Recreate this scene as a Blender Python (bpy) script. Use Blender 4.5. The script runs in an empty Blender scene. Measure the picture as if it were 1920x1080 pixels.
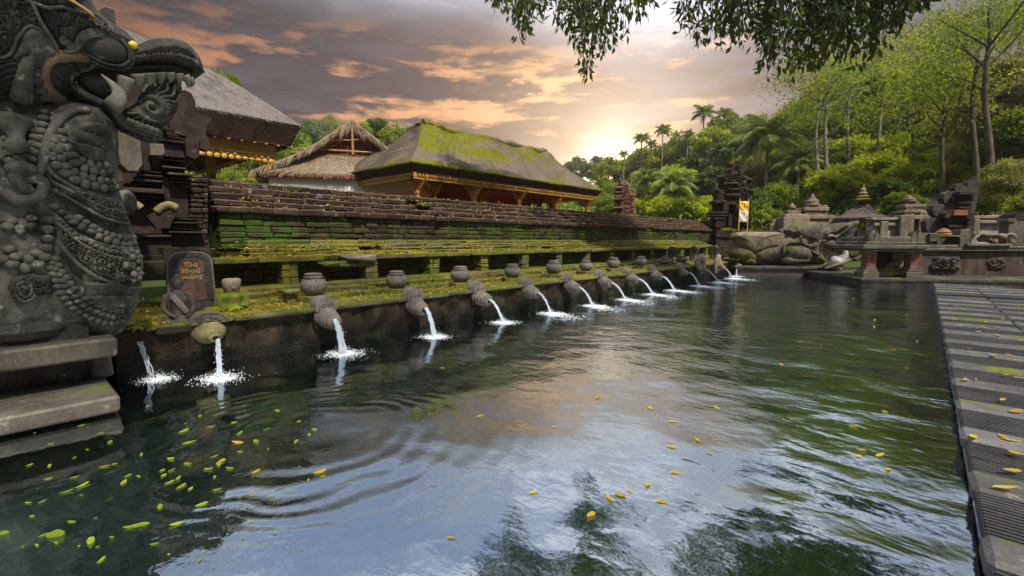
import bpy, math, random
import numpy as np
from mathutils import Vector, Matrix

SC = bpy.context.scene
COL = SC.collection
rad = math.radians
PI = math.pi

# ------------------------------------------------------------------ camera
CAM_H = 1.5
PITCH = math.atan(90/860.)
YAW = math.atan(775*math.cos(PITCH)/860.)
cam_d = bpy.data.cameras.new('camera')
cam = bpy.data.objects.new('camera', cam_d)
COL.objects.link(cam)
cam.location = (0, 0, CAM_H)
cam.rotation_euler = (PI/2-PITCH, 0, YAW)
cam_d.sensor_width = 36.0
cam_d.lens = 36.0*860/1920
cam_d.clip_end = 3000
cam_d.clip_start = 0.05
SC.camera = cam

# ------------------------------------------------------------------ sun, sky, exposure
SUN_EL, SUN_AZ = rad(54), rad(-104)          # azimuth measured from +Y towards -X
sun_d = bpy.data.lights.new('sun', 'SUN')
sun = bpy.data.objects.new('sun', sun_d)
COL.objects.link(sun)
sun_d.energy = 5.0
sun_d.angle = rad(1.5)
sun_d.color = (1.0, 0.9, 0.74)
sdir = Vector((-math.sin(SUN_AZ)*math.cos(SUN_EL), math.cos(SUN_AZ)*math.cos(SUN_EL), math.sin(SUN_EL)))
sun.rotation_euler = sdir.to_track_quat('Z', 'Y').to_euler()
sun.location = (0, 0, 60)
GLOW = Vector((-0.49, 0.852, 0.142)).normalized()     # where the evening sky is brightest

SC.view_settings.view_transform = 'Standard'
SC.view_settings.look = 'None'
SC.view_settings.exposure = 0.45
SC.view_settings.gamma = 1.0

class NT:
    """small node-tree builder"""
    def __init__(s, nt):
        s.nt = nt; s.n = nt.nodes; s.l = nt.links
    def node(s, t, **kw):
        n = s.n.new(t)
        for k, v in kw.items(): setattr(n, k, v)
        return n
    def set(s, sock, v):
        if hasattr(v, 'is_linked') or isinstance(v, bpy.types.NodeSocket): s.l.new(v, sock)
        elif isinstance(v, (tuple, list)) and len(v) == 3 and sock.type == 'RGBA': sock.default_value = (*v, 1)
        else: sock.default_value = v
    def math(s, op, a, b=0.0, c=None, clamp=False):
        n = s.node('ShaderNodeMath', operation=op, use_clamp=clamp)
        s.set(n.inputs[0], a); s.set(n.inputs[1], b)
        if c is not None: s.set(n.inputs[2], c)
        return n.outputs[0]
    def vmath(s, op, a, b=(0, 0, 0), out=0, scale=None):
        n = s.node('ShaderNodeVectorMath', operation=op)
        s.set(n.inputs[0], a); s.set(n.inputs[1], b)
        if scale is not None: s.set(n.inputs['Scale'], scale)
        return n.outputs[out]
    def mix(s, f, a, b, blend='MIX'):
        n = s.node('ShaderNodeMix', data_type='RGBA', blend_type=blend)
        s.set(n.inputs[0], f); s.set(n.inputs[6], a); s.set(n.inputs[7], b)
        return n.outputs[2]
    def step(s, v, lo, hi, a=0.0, b=1.0):
        n = s.node('ShaderNodeMapRange', interpolation_type='SMOOTHSTEP')
        s.set(n.inputs[0], v); s.set(n.inputs[1], lo); s.set(n.inputs[2], hi); s.set(n.inputs[3], a); s.set(n.inputs[4], b)
        return n.outputs[0]
    def noise(s, vec, scale, detail=4, rough=.55, dist=0.0, out=0):
        n = s.node('ShaderNodeTexNoise')
        if vec is not None: s.set(n.inputs['Vector'], vec)
        n.inputs['Scale'].default_value = scale; n.inputs['Detail'].default_value = detail
        n.inputs['Roughness'].default_value = rough; n.inputs['Distortion'].default_value = dist
        return n.outputs[out]
    def voro(s, vec, scale, feature='F1', out=0, rnd=1.0):
        n = s.node('ShaderNodeTexVoronoi', feature=feature)
        if vec is not None: s.set(n.inputs['Vector'], vec)
        n.inputs['Scale'].default_value = scale; n.inputs['Randomness'].default_value = rnd
        return n.outputs[out]
    def sep(s, v):
        n = s.node('ShaderNodeSeparateXYZ'); s.set(n.inputs[0], v); return n.outputs
    def comb(s, x, y, z):
        n = s.node('ShaderNodeCombineXYZ')
        for i, q in enumerate((x, y, z)): s.set(n.inputs[i], q)
        return n.outputs[0]

# world: a physical sky seen through broken evening cloud
W = bpy.data.worlds.new('World'); SC.world = W; W.use_nodes = True
w = NT(W.node_tree); w.n.clear()
sky = w.node('ShaderNodeTexSky', sky_type='NISHITA')
sky.sun_disc = False; sky.sun_elevation = SUN_EL; sky.sun_rotation = -SUN_AZ
tc = w.node('ShaderNodeTexCoord').outputs['Generated']
d = w.vmath('NORMALIZE', tc)
dx, dy, dz = w.sep(d)
zc = w.math('MAXIMUM', dz, 0.0)
den = w.math('ADD', zc, 0.09)
pv = w.comb(w.math('DIVIDE', dx, den), w.math('DIVIDE', dy, den), 0.0)
# long soft banks plus finer streaks, drawn on a flat cloud layer
az_ = w.math('ARCTAN2', dx, dy)
pv = w.comb(w.math('MULTIPLY', az_, 1.5), w.math('MULTIPLY', w.math('POWER', zc, .8), 5.6), w.math('MULTIPLY', dz, .5))
rotn = w.node('ShaderNodeMapping'); w.set(rotn.inputs['Vector'], pv)
rotn.inputs['Rotation'].default_value = (0, 0, rad(-8)); rotn.inputs['Scale'].default_value = (.85, 1.0, 1)
pr = rotn.outputs[0]
nA = w.noise(pr, 1.25, 7, .56, .35)
nB = w.noise(w.vmath('ADD', pr, (7.3, 2.1, 0)), 2.3, 8, .58, .45)
nC = w.noise(w.vmath('ADD', pr, (3.3, 12.1, 0)), 6.5, 6, .6, .3)
g = w.math('MAXIMUM', w.vmath('DOT_PRODUCT', d, tuple(GLOW), out=1), 0.0)
g_wide = w.math('POWER', g, 5.0)
g_mid = w.math('POWER', g, 40.0)
g_tight = w.math('POWER', g, 620.0)
dzz = w.math('ADD', dz, w.math('MULTIPLY', w.step(az_, -.85, -.42), .08))
# clear air behind the cloud
e1 = w.step(dz, 0.0, .30)
clear = w.mix(e1, (.95, .54, .28), (.20, .20, .245))
clear = w.mix(w.step(dzz, .24, .6), clear, (.24, .31, .47))
clear = w.mix(.3, clear, w.vmath('SCALE', sky.outputs[0], scale=0.10))
# cloud undersides: slate, lit orange low down
lit = w.math('MULTIPLY', w.step(w.math('ADD', nB, w.math('MULTIPLY', w.math('SUBTRACT', nC, .5), .75)), .50, .66), .95)
slate = w.mix(w.step(w.math('ADD', nA, w.math('MULTIPLY', w.math('SUBTRACT', nC, .5), .5)), .42, .62), (.120, .106, .125), (.052, .049, .064))
orange = w.mix(g_wide, (.92, .36, .16), (1.25, .66, .30))
low = w.math('MULTIPLY', w.step(dz, .30, .42, 1.0, 0.0), w.step(dz, .02, .10, .5, 1.0))
cloud = w.mix(w.math('MULTIPLY', lit, low), slate, orange)
highc = w.mix(w.step(nB, .42, .68), (.30, .33, .41), (.70, .74, .82))
cloud = w.mix(w.step(dzz, .37, .50), cloud, highc)
cover = w.step(w.math('ADD', nA, w.math('MULTIPLY', nC, .16)), .40, .60)
cover = w.math('MULTIPLY', cover, w.step(dz, .03, .12, .45, 1.0))
skyc = w.mix(cover, clear, cloud)
# away from the glow the low cloud is heavier and darker
far_dark = w.math('ADD', w.step(w.vmath('DOT_PRODUCT', d, tuple(GLOW), out=1), .50, .95, .22, 1.0), w.step(dz, .42, .58, 0.0, .7), clamp=True)
skyc = w.vmath('SCALE', skyc, scale=far_dark)
zen = w.step(dzz, .38, .54, 0.0, 1.0)
skyc = w.vmath('SCALE', skyc, scale=w.math('ADD', 1.0, w.math('MULTIPLY', zen, 1.45)))
gl = w.vmath('ADD', w.vmath('SCALE', (1.0, .72, .42), scale=w.math('MULTIPLY', g_mid, 1.1)),
             w.vmath('SCALE', (1.0, .86, .62), scale=w.math('MULTIPLY', g_tight, 3.0)))
gl = w.vmath('ADD', gl, w.vmath('SCALE', (1.0, .55, .28), scale=w.math('MULTIPLY', g_wide, .12)))
skyc = w.vmath('ADD', skyc, gl)
# light returned from the land below the horizon
skyc = w.mix(w.step(dz, -.06, -.005), (.05, .055, .04), skyc)
bg = w.node('ShaderNodeBackground'); w.set(bg.inputs[0], skyc); bg.inputs[1].default_value = 0.72
w.l.new(bg.outputs[0], w.node('ShaderNodeOutputWorld').inputs[0])

# ------------------------------------------------------------------ measuring helpers
def ray(u, v):
    x = (u-960)/860.; y = -(v-540)/860.
    cp, sp = math.cos(PITCH), math.sin(PITCH)
    fw = cp+y*sp; up = -sp+y*cp
    return np.array((-math.sin(YAW)*fw+math.cos(YAW)*x, math.cos(YAW)*fw+math.sin(YAW)*x, up))
def on_x(u, v, X):       # -> (y, z) on the plane x = X
    r = ray(u, v); t = X/r[0]; return (r[1]*t, CAM_H+r[2]*t)
def on_y(u, v, Y):       # -> (x, z) on the plane y = Y
    r = ray(u, v); t = Y/r[1]; return (r[0]*t, CAM_H+r[2]*t)
def on_z(u, v, Z):
    r = ray(u, v); t = (Z-CAM_H)/r[2]; return (r[0]*t, r[1]*t)
def at_depth(u, v, D):   # D = horizontal distance
    r = ray(u, v); t = D/math.hypot(r[0], r[1]); return (r[0]*t, r[1]*t, CAM_H+r[2]*t)

# ------------------------------------------------------------------ mesh helpers
class MB:
    def __init__(s): s.v = []; s.f = []; s.t = []; s.n = 0
    def add(s, v, f, tint=0.0):
        v = np.asarray(v, float).reshape(-1, 3)
        s.v.append(v)
        o = s.n
        s.f.extend([[i+o for i in q] for q in f])
        if np.ndim(tint) == 0: s.t.extend([float(tint)]*len(f))
        else: s.t.extend(list(tint))
        s.n += len(v)
        return s
    def box(s, x0, y0, z0, x1, y1, z1, j=0.0, tint=0.0, R=None):
        v = np.array([(x0, y0, z0), (x1, y0, z0), (x1, y1, z0), (x0, y1, z0), (x0, y0, z1), (x1, y0, z1), (x1, y1, z1), (x0, y1, z1)], float)
        if j: v += (R or RNG).uniform(-j, j, v.shape)
        return s.add(v, [(0, 3, 2, 1), (4, 5, 6, 7), (0, 1, 5, 4), (1, 2, 6, 5), (2, 3, 7, 6), (3, 0, 4, 7)], tint)
    def stone(s, x0, y0, z0, x1, y1, z1, c=.012, j=.006, tint=0.0, edge=.35):
        """a block with worn, chamfered edges"""
        lo = np.array((x0, y0, z0), float); hi = np.array((x1, y1, z1), float)
        c = min(c, (hi-lo).min()*.35)
        vs = []; idx = {}
        for k in range(8):
            sg = [(k >> a) & 1 for a in range(3)]
            for ax in range(3):
                p = [0, 0, 0]
                for a in range(3):
                    e = hi[a] if sg[a] else lo[a]
                    if a != ax: e += (-c if sg[a] else c)
                    p[a] = e
                idx[(k, ax)] = len(vs); vs.append(p)
        v = np.array(vs)
        if j:
            cj = RNG.uniform(-j, j, (8, 3))
            v += np.repeat(cj, 3, axis=0)
        f = []
        for ax in range(3):
            b, c2 = (ax+1) % 3, (ax+2) % 3
            for sd in (0, 1):
                ring = []
                for (p, q) in ((0, 0), (1, 0), (1, 1), (0, 1)):
                    k = (sd << ax) | (p << b) | (q << c2); ring.append(idx[(k, ax)])
                f.append(ring if sd else ring[::-1])
        for ax in range(3):        # edge strips along axis ax
            b, c2 = (ax+1) % 3, (ax+2) % 3
            for p in (0, 1):
                for q in (0, 1):
                    k0 = (p << b) | (q << c2); k1 = k0 | (1 << ax)
                    r = [idx[(k0, b)], idx[(k1, b)], idx[(k1, c2)], idx[(k0, c2)]]
                    f.append(r if p == q else r[::-1])
        for k in range(8):
            f.append([idx[(k, 0)], idx[(k, 1)], idx[(k, 2)]])
        return s.add(v, f, [tint]*6+[tint+edge]*20)
    def tube(s, pts, rr, n=8, tint=0.0, cap=True, squash=1.0):
        P = np.asarray(pts, float); m = len(P)
        rr = np.broadcast_to(np.asarray(rr, float), (m,))
        T = np.gradient(P, axis=0); T /= (np.linalg.norm(T, axis=1)[:, None]+1e-9)
        up = np.array((0, 0, 1.)) if abs(T[0][2]) < .9 else np.array((1., 0, 0))
        vs = []
        N = np.cross(T[0], up); N /= np.linalg.norm(N)
        for i in range(m):
            N = N-T[i]*N.dot(T[i]); N /= (np.linalg.norm(N)+1e-9)
            B = np.cross(T[i], N)
            for k in range(n):
                a = 2*PI*k/n
                vs.append(P[i]+rr[i]*(math.cos(a)*N+math.sin(a)*squash*B))
        f = []
        for i in range(m-1):
            for k in range(n):
                f.append((i*n+k, i*n+(k+1) % n, (i+1)*n+(k+1) % n, (i+1)*n+k))
        if cap: f.append(tuple(range(n))[::-1]); f.append(tuple((m-1)*n+k for k in range(n)))
        return s.add(vs, f, tint)
    def lathe(s, prof, o=(0, 0, 0), ax=(0, 0, 1), n=24, tint=0.0, wob=0.0, sx=1.0):
        """prof = [(r, h)...] revolved round axis ax at o"""
        A = Vector(ax).normalized(); Q = A.to_track_quat('Z', 'Y').to_matrix()
        vs = []
        for (r, h) in prof:
            for k in range(n):
                a = 2*PI*k/n
                q = 1+(RNG.uniform(-wob, wob) if wob else 0)
                p = Q @ Vector((r*q*math.cos(a)*sx, r*q*math.sin(a), h)); vs.append((p[0]+o[0], p[1]+o[1], p[2]+o[2]))
        m = len(prof); f = []
        for i in range(m-1):
            for k in range(n): f.append((i*n+k, i*n+(k+1) % n, (i+1)*n+(k+1) % n, (i+1)*n+k))
        f.append(tuple(range(n))[::-1]); f.append(tuple((m-1)*n+k for k in range(n)))
        return s.add(vs, f, tint)
    def ball(s, c, r, seg=10, rings=7, rot=None, tint=0.0, wob=0.0):
        r = np.broadcast_to(np.asarray(r, float), (3,))
        vs = [(0, 0, 1)]
        for i in range(1, rings):
            t = PI*i/rings
            for k in range(seg):
                a = 2*PI*k/seg; vs.append((math.sin(t)*math.cos(a), math.sin(t)*math.sin(a), math.cos(t)))
        vs.append((0, 0, -1)); v = np.array(vs)
        if wob: v *= (1+RNG.uniform(-wob, wob, (len(v), 1)))
        v = v*r
        if rot is not None: v = v @ np.array(rot).T
        v = v+np.asarray(c)
        f = [(0, 1+k, 1+(k+1) % seg) for k in range(seg)]
        for i in range(rings-2):
            a = 1+i*seg
            for k in range(seg): f.append((a+k, a+seg+k, a+seg+(k+1) % seg, a+(k+1) % seg))
        e = len(vs)-1; a = e-seg
        f += [(e, a+(k+1) % seg, a+k) for k in range(seg)]
        return s.add(v, f, tint)
    def prism(s, poly, d0, d1, axis='x', tint=0.0):
        """flat outline [(a,b)] extruded from d0 to d1; axis x: (a,b)=(y,z); y: (x,z); z: (x,y)"""
        def P(a, b, c):
            return {'x': (c, a, b), 'y': (a, c, b), 'z': (a, b, c)}[axis]
        n = len(poly)
        v = [P(a, b, d0) for a, b in poly]+[P(a, b, d1) for a, b in poly]
        f = [tuple(range(n))[::-1], tuple(range(n, 2*n))]+[(i, (i+1) % n, n+(i+1) % n, n+i) for i in range(n)]
        return s.add(v, f, tint)
    def build(s, name, mat, parent=None, smooth=False, loc=None):
        me = bpy.data.meshes.new(name)
        v = np.concatenate(s.v) if s.v else np.zeros((0, 3))
        if loc is not None: v = v-np.asarray(loc)
        me.from_pydata(v.tolist(), [], s.f)
        if any(s.t):
            at = me.attributes.new('tint', 'FLOAT', 'FACE'); at.data.foreach_set('value', np.asarray(s.t, np.float32))
        if smooth: me.polygons.foreach_set('use_smooth', [True]*len(me.polygons))
        me.materials.append(mat); me.update()
        o = bpy.data.objects.new(name, me); COL.objects.link(o)
        if loc is not None: o.location = loc
        if parent: o.parent = parent
        return o
RNG = np.random.default_rng(11)
random.seed(4)

def tag(o, label, cat, group=None, kind=None):
    if label: o['label'] = label
    if cat: o['category'] = cat
    if group: o['group'] = group
    if kind: o['kind'] = kind
    return o
def empty(name, loc, label, cat, group=None, rz=0.0):
    o = bpy.data.objects.new(name, None); COL.objects.link(o); o.location = loc; o.rotation_euler = (0, 0, rz)
    o.empty_display_size = .2
    return tag(o, label, cat, group)
def copy_tree(o, parent=None):
    c = o.copy(); COL.objects.link(c)
    if parent: c.parent = parent
    for ch in list(o.children): copy_tree(ch, c)
    return c
def smooth_curve(pts, n=8):
    P = [np.asarray(p, float) for p in pts]; out = []
    for i in range(len(P)-1):
        p0 = P[max(i-1, 0)]; p1 = P[i]; p2 = P[i+1]; p3 = P[min(i+2, len(P)-1)]
        for k in range(n):
            t = k/n
            out.append(.5*((2*p1)+(-p0+p2)*t+(2*p0-5*p1+4*p2-p3)*t*t+(-p0+3*p1-3*p2+p3)*t**3))
    out.append(P[-1]); return np.array(out)

# ------------------------------------------------------------------ materials
def new_mat(name):
    m = bpy.data.materials.new(name); m.use_nodes = True
    t = NT(m.node_tree); t.n.clear()
    out = t.node('ShaderNodeOutputMaterial'); p = t.node('ShaderNodeBsdfPrincipled')
    t.l.new(p.outputs[0], out.inputs[0])
    return m, t, p, out
MOSS = (.10, .125, .014)
def stone_mat(name, c1, c2, scale=2.5, moss=0.0, moss_up=.5, moss_col=MOSS, lichen=0.0, rough=.85, bump=.02, fine=28, damp=None, streak=0.0, spec=.16, crack=0.0, lichen_col=(.42, .41, .36)):
    m, t, p, out = new_mat(name)
    geo = t.node('ShaderNodeNewGeometry'); pos = geo.outputs['Position']; nz = t.sep(geo.outputs['Normal'])[2]
    n1 = t.noise(pos, scale, 6, .6, .3); n2 = t.noise(pos, fine, 5, .65); n3 = t.noise(t.vmath('ADD', pos, (31, 7, 3)), scale*.35, 4, .5)
    c = t.mix(t.step(n1, .3, .7), c1, c2)
    c = t.mix(t.math('MULTIPLY', t.step(n2, .35, .75), .45), c, tuple(q*.45 for q in c1))
    att = t.node('ShaderNodeAttribute', attribute_name='tint').outputs['Fac']
    c = t.vmath('SCALE', c, scale=t.math('ADD', 1.0, att))
    if streak:
        st = t.vmath('MULTIPLY', pos, (5, 5, .5)); ns = t.noise(st, 1.6, 5, .6)
        c = t.mix(t.math('MULTIPLY', t.step(ns, .45, .7), streak), c, tuple(q*.3 for q in c1))
    if lichen:
        nl = t.noise(t.vmath('ADD', pos, (3, 19, 5)), 9, 6, .7)
        c = t.mix(t.math('MULTIPLY', t.step(nl, .58, .68), lichen), c, lichen_col)
    if moss:
        mm = t.math('ADD', t.math('MULTIPLY', t.noise(t.vmath('ADD', pos, (5, 1, 9)), 1.3, 6, .62), 1.0), t.math('MULTIPLY', nz, moss_up*.35))
        mm = t.math('ADD', mm, t.math('MULTIPLY', n2, .12))
        mk = t.step(mm, .78-moss*.42, .92-moss*.42)
        mc = t.mix(t.noise(pos, 14, 4, .6), tuple(q*.45 for q in moss_col), tuple(q*1.55 for q in moss_col))
        mc = t.mix(t.step(t.noise(pos, .7, 3), .45, .6), mc, t.mix(.6, mc, (.035, .075, .012)))
        c = t.mix(mk, c, mc)
    rg = rough
    if damp is not None:       # stone wetted near the waterline
        z = t.sep(pos)[2]
        wet = t.step(t.math('ADD', z, t.math('MULTIPLY', n1, .18)), damp, damp+.16, 1.0, 0.0)
        c = t.mix(t.math('MULTIPLY', wet, .75), c, (.006, .007, .006))
        rg = t.mix(wet, (rough,)*3, (.3,)*3)
    t.set(p.inputs['Base Color'], c); t.set(p.inputs['Roughness'], rg); p.inputs['Specular IOR Level'].default_value = spec
    h = t.math('ADD', t.math('MULTIPLY', n1, .6), t.math('MULTIPLY', n2, .35))
    if crack:
        cr = t.voro(t.vmath('ADD', pos, t.vmath('SCALE', t.noise(pos, 4, 3, out=1), scale=.25)), crack, 'DISTANCE_TO_EDGE')
        h = t.math('ADD', h, t.math('MULTIPLY', t.step(cr, 0, .08), .9))
    b = t.node('ShaderNodeBump'); b.inputs['Strength'].default_value = .9; b.inputs['Distance'].default_value = bump
    t.set(b.inputs['Height'], h); t.l.new(b.outputs[0], p.inputs['Normal'])
    return m
def plain_mat(name, c, rough=.6, var=.25, scale=12, metal=0.0, bump=.004, spec=.5):
    m, t, p, out = new_mat(name)
    pos = t.node('ShaderNodeNewGeometry').outputs['Position']
    n = t.noise(pos, scale, 5, .6)
    att = t.node('ShaderNodeAttribute', attribute_name='tint').outputs['Fac']
    cc = t.mix(n, tuple(q*(1-var) for q in c), tuple(min(1, q*(1+var)) for q in c))
    cc = t.vmath('SCALE', cc, scale=t.math('ADD', 1.0, att))
    t.set(p.inputs['Base Color'], cc); p.inputs['Roughness'].default_value = rough; p.inputs['Metallic'].default_value = metal
    p.inputs['Specular IOR Level'].default_value = spec
    b = t.node('ShaderNodeBump'); b.inputs['Strength'].default_value = .7; b.inputs['Distance'].default_value = bump
    t.set(b.inputs['Height'], n); t.l.new(b.outputs[0], p.inputs['Normal'])
    return m
def leaf_mat(name, c1, c2, trans=.45, rndv=.35, warm=(.16, .15, .02), warm_amt=.35):
    m, t, p, out = new_mat(name)
    oi = t.node('ShaderNodeObjectInfo').outputs['Random']
    att = t.node('ShaderNodeAttribute', attribute_name='tint').outputs['Fac']
    pos = t.node('ShaderNodeNewGeometry').outputs['Position']
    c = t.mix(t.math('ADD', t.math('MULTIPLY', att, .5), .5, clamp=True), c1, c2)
    c = t.mix(t.math('MULTIPLY', t.step(t.noise(pos, .55, 3, .6), .45, .62), warm_amt), c, warm)
    c = t.vmath('SCALE', c, scale=t.math('ADD', 1-rndv*.5, t.math('MULTIPLY', oi, rndv)))
    t.set(p.inputs['Base Color'], c); p.inputs['Roughness'].default_value = .5; p.inputs['Specular IOR Level'].default_value = .3
    tr = t.node('ShaderNodeBsdfTranslucent'); t.set(tr.inputs[0], t.vmath('MULTIPLY', c, (1.5, 1.55, .7)))
    mx = t.node('ShaderNodeMixShader'); mx.inputs[0].default_value = trans
    t.l.new(p.outputs[0], mx.inputs[1]); t.l.new(tr.outputs[0], mx.inputs[2]); t.l.new(mx.outputs[0], out.inputs[0])
    return m
M = {}
M['brick'] = stone_mat('mossy_brick', (.022, .017, .011), (.046, .034, .022), 3, moss=.60, moss_up=.25, moss_col=(.038, .062, .008), lichen=.15, bump=.014)
M['cap'] = stone_mat('roof_brick', (.022, .014, .011), (.046, .030, .023), 3, moss=.24, moss_up=.2, lichen=.35, bump=.012)
M['shelf'] = stone_mat('mossy_shelf', (.06, .05, .035), (.13, .11, .08), 3, moss=.70, moss_up=.75, moss_col=(.125, .12, .018), lichen=.2, bump=.012)
M['basin'] = stone_mat('wet_stone', (.009, .007, .005), (.048, .034, .022), 3.2, moss=.50, moss_up=.3, moss_col=(.035, .042, .008), bump=.08, damp=.20, streak=.5, lichen=.25, lichen_col=(.12, .085, .06))
M['naga'] = stone_mat('grey_carved_stone', (.034, .034, .032), (.135, .13, .112), 4.5, moss=.16, moss_up=.2, moss_col=(.09, .085, .03), lichen=.45, bump=.022, streak=.6, rough=.75, fine=34)
M['naga_dark'] = stone_mat('dark_carved_stone', (.017, .017, .018), (.065, .061, .055), 2.5, lichen=.3, bump=.02, streak=.4, rough=.7, fine=34)
M['andesite'] = stone_mat('dark_andesite', (.028, .025, .024), (.075, .066, .06), 4, moss=.12, lichen=.2, bump=.01, rough=.7)
M['pot'] = stone_mat('pot_stone', (.10, .088, .085), (.17, .15, .14), 8, moss=.06, lichen=.15, bump=.004, fine=60)
M['slab'] = stone_mat('weathered_slab', (.060, .054, .044), (.135, .12, .098), 2, moss=.04, lichen=.3, bump=.008, rough=.7, streak=.25)
M['gatebrown'] = stone_mat('brown_gate_stone', (.020, .014, .012), (.048, .034, .028), 3, moss=.08, lichen=.12, bump=.01, streak=.3)
M['tan'] = stone_mat('tan_stone', (.15, .12, .09), (.26, .215, .165), 3, moss=.10, moss_up=.3, lichen=.35, bump=.012, streak=.5)
M['red'] = stone_mat('red_brick_pier', (.11, .042, .028), (.18, .075, .05), 6, moss=.05, bump=.006, streak=.3)
M['pale'] = stone_mat('pale_plaster', (.24, .235, .225), (.42, .41, .40), 2.5, moss=.05, bump=.006, streak=.55, lichen=.2)
# ------------------------------------------------------------------ ground, hills, pool
def smooth01(t): t = min(1, max(0, t)); return t*t*(3-2*t)
def terrain(x, y):
    z = .5
    if -6.9 < x < 8 and -8 < y < 27.0: return -1.3
    r = smooth01((y-31)/70.)
    z += r*(9+11*smooth01((x+55)/70.)+6*smooth01((x-5)/40.))
    z += smooth01((-x-26)/45.)*smooth01((y+10)/30.)*9*(1-.6*r)
    z += smooth01((x-12)/30.)*9*smooth01((y-8)/25.)
    z += (.5*math.sin(x*.21+1)*math.cos(y*.17)) * smooth01((y-33)/20.)
    return z
xs = sorted(set([-400, -300, -200, -150, -120]+list(range(-100, -8, 4))+[-6.9, -6.88]+[8, 8.02]+list(range(12, 80, 4))+[100, 150, 250, 400]))
ys = sorted(set([-400, -250, -100, -50, -20, -8.02, -8, 0, 8, 14, 20, 27.0, 27.02, 30]+list(range(33, 130, 4))+[150, 200, 300, 400]))
mb = MB()
vs = [(x, y, terrain(x+(.01 if x in (-6.9,) else 0), y)) for y in ys for x in xs]
nx = len(xs)
mb.add(vs, [(j*nx+i, j*nx+i+1, (j+1)*nx+i+1, (j+1)*nx+i) for j in range(len(ys)-1) for i in range(nx-1)])
M['soil'] = stone_mat('forest_soil', (.03, .028, .015), (.06, .06, .025), .6, moss=.7, moss_up=.6, moss_col=(.04, .06, .012), bump=.05)
tag(mb.build('ground', M['soil']), None, None, kind='structure')

# pool floor: dark gravel with yellow-green patches
m, t, p, out = new_mat('pool_gravel')
pos = t.node('ShaderNodeNewGeometry').outputs['Position']
v1 = t.voro(pos, 26, 'F1', 1); v2 = t.noise(pos, 1.1, 5, .6); v3 = t.noise(pos, 12, 5, .7)
c = t.mix(t.step(v3, .3, .7), (.008, .022, .022), (.055, .105, .095))
c = t.mix(t.math('MULTIPLY', t.sep(v1)[0], .35), c, (.15, .18, .15))
c = t.mix(t.step(v2, .42, .62), t.vmath('SCALE', c, scale=.45), c)
yg_mask = t.step(t.math('ADD', t.noise(t.vmath('ADD', pos, (2.2, 4.0, 0)), .55, 5, .65), t.math('MULTIPLY', v3, .12)), .66, .74)
c = t.mix(t.math('MULTIPLY', yg_mask, .8), c, (.13, .20, .02))
t.set(p.inputs['Base Color'], c); p.inputs['Roughness'].default_value = .9
b = t.node('ShaderNodeBump'); b.inputs['Distance'].default_value = .03
t.set(b.inputs['Height'], t.voro(pos, 26, 'F1', 0)); t.l.new(b.outputs[0], p.inputs['Normal'])
mb = MB(); mb.add([(-6.6, -7, -.62), (7.5, -7, -.75), (7.5, 28.5, -.75), (-6.6, 28.5, -.62)], [(0, 1, 2, 3)])
tag(mb.build('pool_floor', m), None, None, kind='structure')

# water
m, t, p, out = new_mat('pool_water')
t.n.remove(p)
pos = t.node('ShaderNodeNewGeometry').outputs['Position']
wx, wy, wz = t.sep(pos)
s1 = t.noise(pos, .75, 2, .45, .3)
s2 = t.noise(t.vmath('MULTIPLY', pos, (1.0, 1.5, 1)), 2.3, 3, .5, .4)
s3 = t.noise(t.vmath('MULTIPLY', pos, (1, 1.3, 1)), 8, 3, .55, .3)
s4 = t.noise(pos, 26, 3, .6)
def rings(cx, cy, freq, r0, r1, sc=1.0):
    q = t.vmath('SUBTRACT', pos, (cx, cy, 0))
    q = t.vmath('ADD', q, t.vmath('SCALE', t.noise(pos, .8, 2, .5, out=1), scale=.8))
    r = t.vmath('LENGTH', q, out=1)
    wv = t.math('SINE', t.math('MULTIPLY', r, freq))
    return t.math('MULTIPLY', wv, t.math('MULTIPLY', t.step(r, r0, r0+.5), t.step(r, r1-1.0, r1, sc, 0.0)))
rg = t.math('ADD', rings(-3.0, 2.0, 38, .3, 1.9, .9), rings(-5.5, 4.5, 20, .2, 3.6, .22))
rg = t.math('ADD', rg, rings(-5.5, 9.0, 15, .2, 4.5, .3))
rg = t.math('ADD', rg, rings(-.2, 4.2, 17, .3, 2.6, .6))
amp = t.step(wy, 2.0, 8, .22, 1.0)
rt = t.step(t.math('SUBTRACT', wx, t.math('MULTIPLY', wy, -.05)), -1.3, .0, 0.0, 1.0)
h = t.math('MULTIPLY', s1, t.math('ADD', .050, t.math('MULTIPLY', rt, .05)))
h = t.math('ADD', h, t.math('MULTIPLY', s2, t.math('ADD', t.math('MULTIPLY', amp, .012), t.math('MULTIPLY', rt, .008))))
h = t.math('ADD', h, t.math('MULTIPLY', t.math('MULTIPLY', s3, amp), .0066))
h = t.math('ADD', h, t.math('MULTIPLY', t.math('MULTIPLY', s4, amp), .0013))
h = t.math('ADD', h, t.math('MULTIPLY', rg, .00095))
b = t.node('ShaderNodeBump'); b.inputs['Strength'].default_value = 1.0; b.inputs['Distance'].default_value = 1.0
t.set(b.inputs['Height'], h)
fr = t.node('ShaderNodeFresnel'); fr.inputs[0].default_value = 1.6; t.l.new(b.outputs[0], fr.inputs['Normal'])
fac = t.math('ADD', .32, t.math('MULTIPLY', fr.outputs[0], .9), clamp=True)
gl = t.node('ShaderNodeBsdfGlossy'); gl.inputs['Roughness'].default_value = .012; t.set(gl.inputs[0], (.80, .89, .97)); t.l.new(b.outputs[0], gl.inputs['Normal'])
tr = t.node('ShaderNodeBsdfRefraction'); tr.inputs['IOR'].default_value = 1.12; tr.inputs['Roughness'].default_value = 0.0
t.set(tr.inputs[0], (.62, .82, .80)); t.l.new(b.outputs[0], tr.inputs['Normal'])
tp = t.node('ShaderNodeBsdfTransparent'); t.set(tp.inputs[0], (.62, .82, .80))
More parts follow.
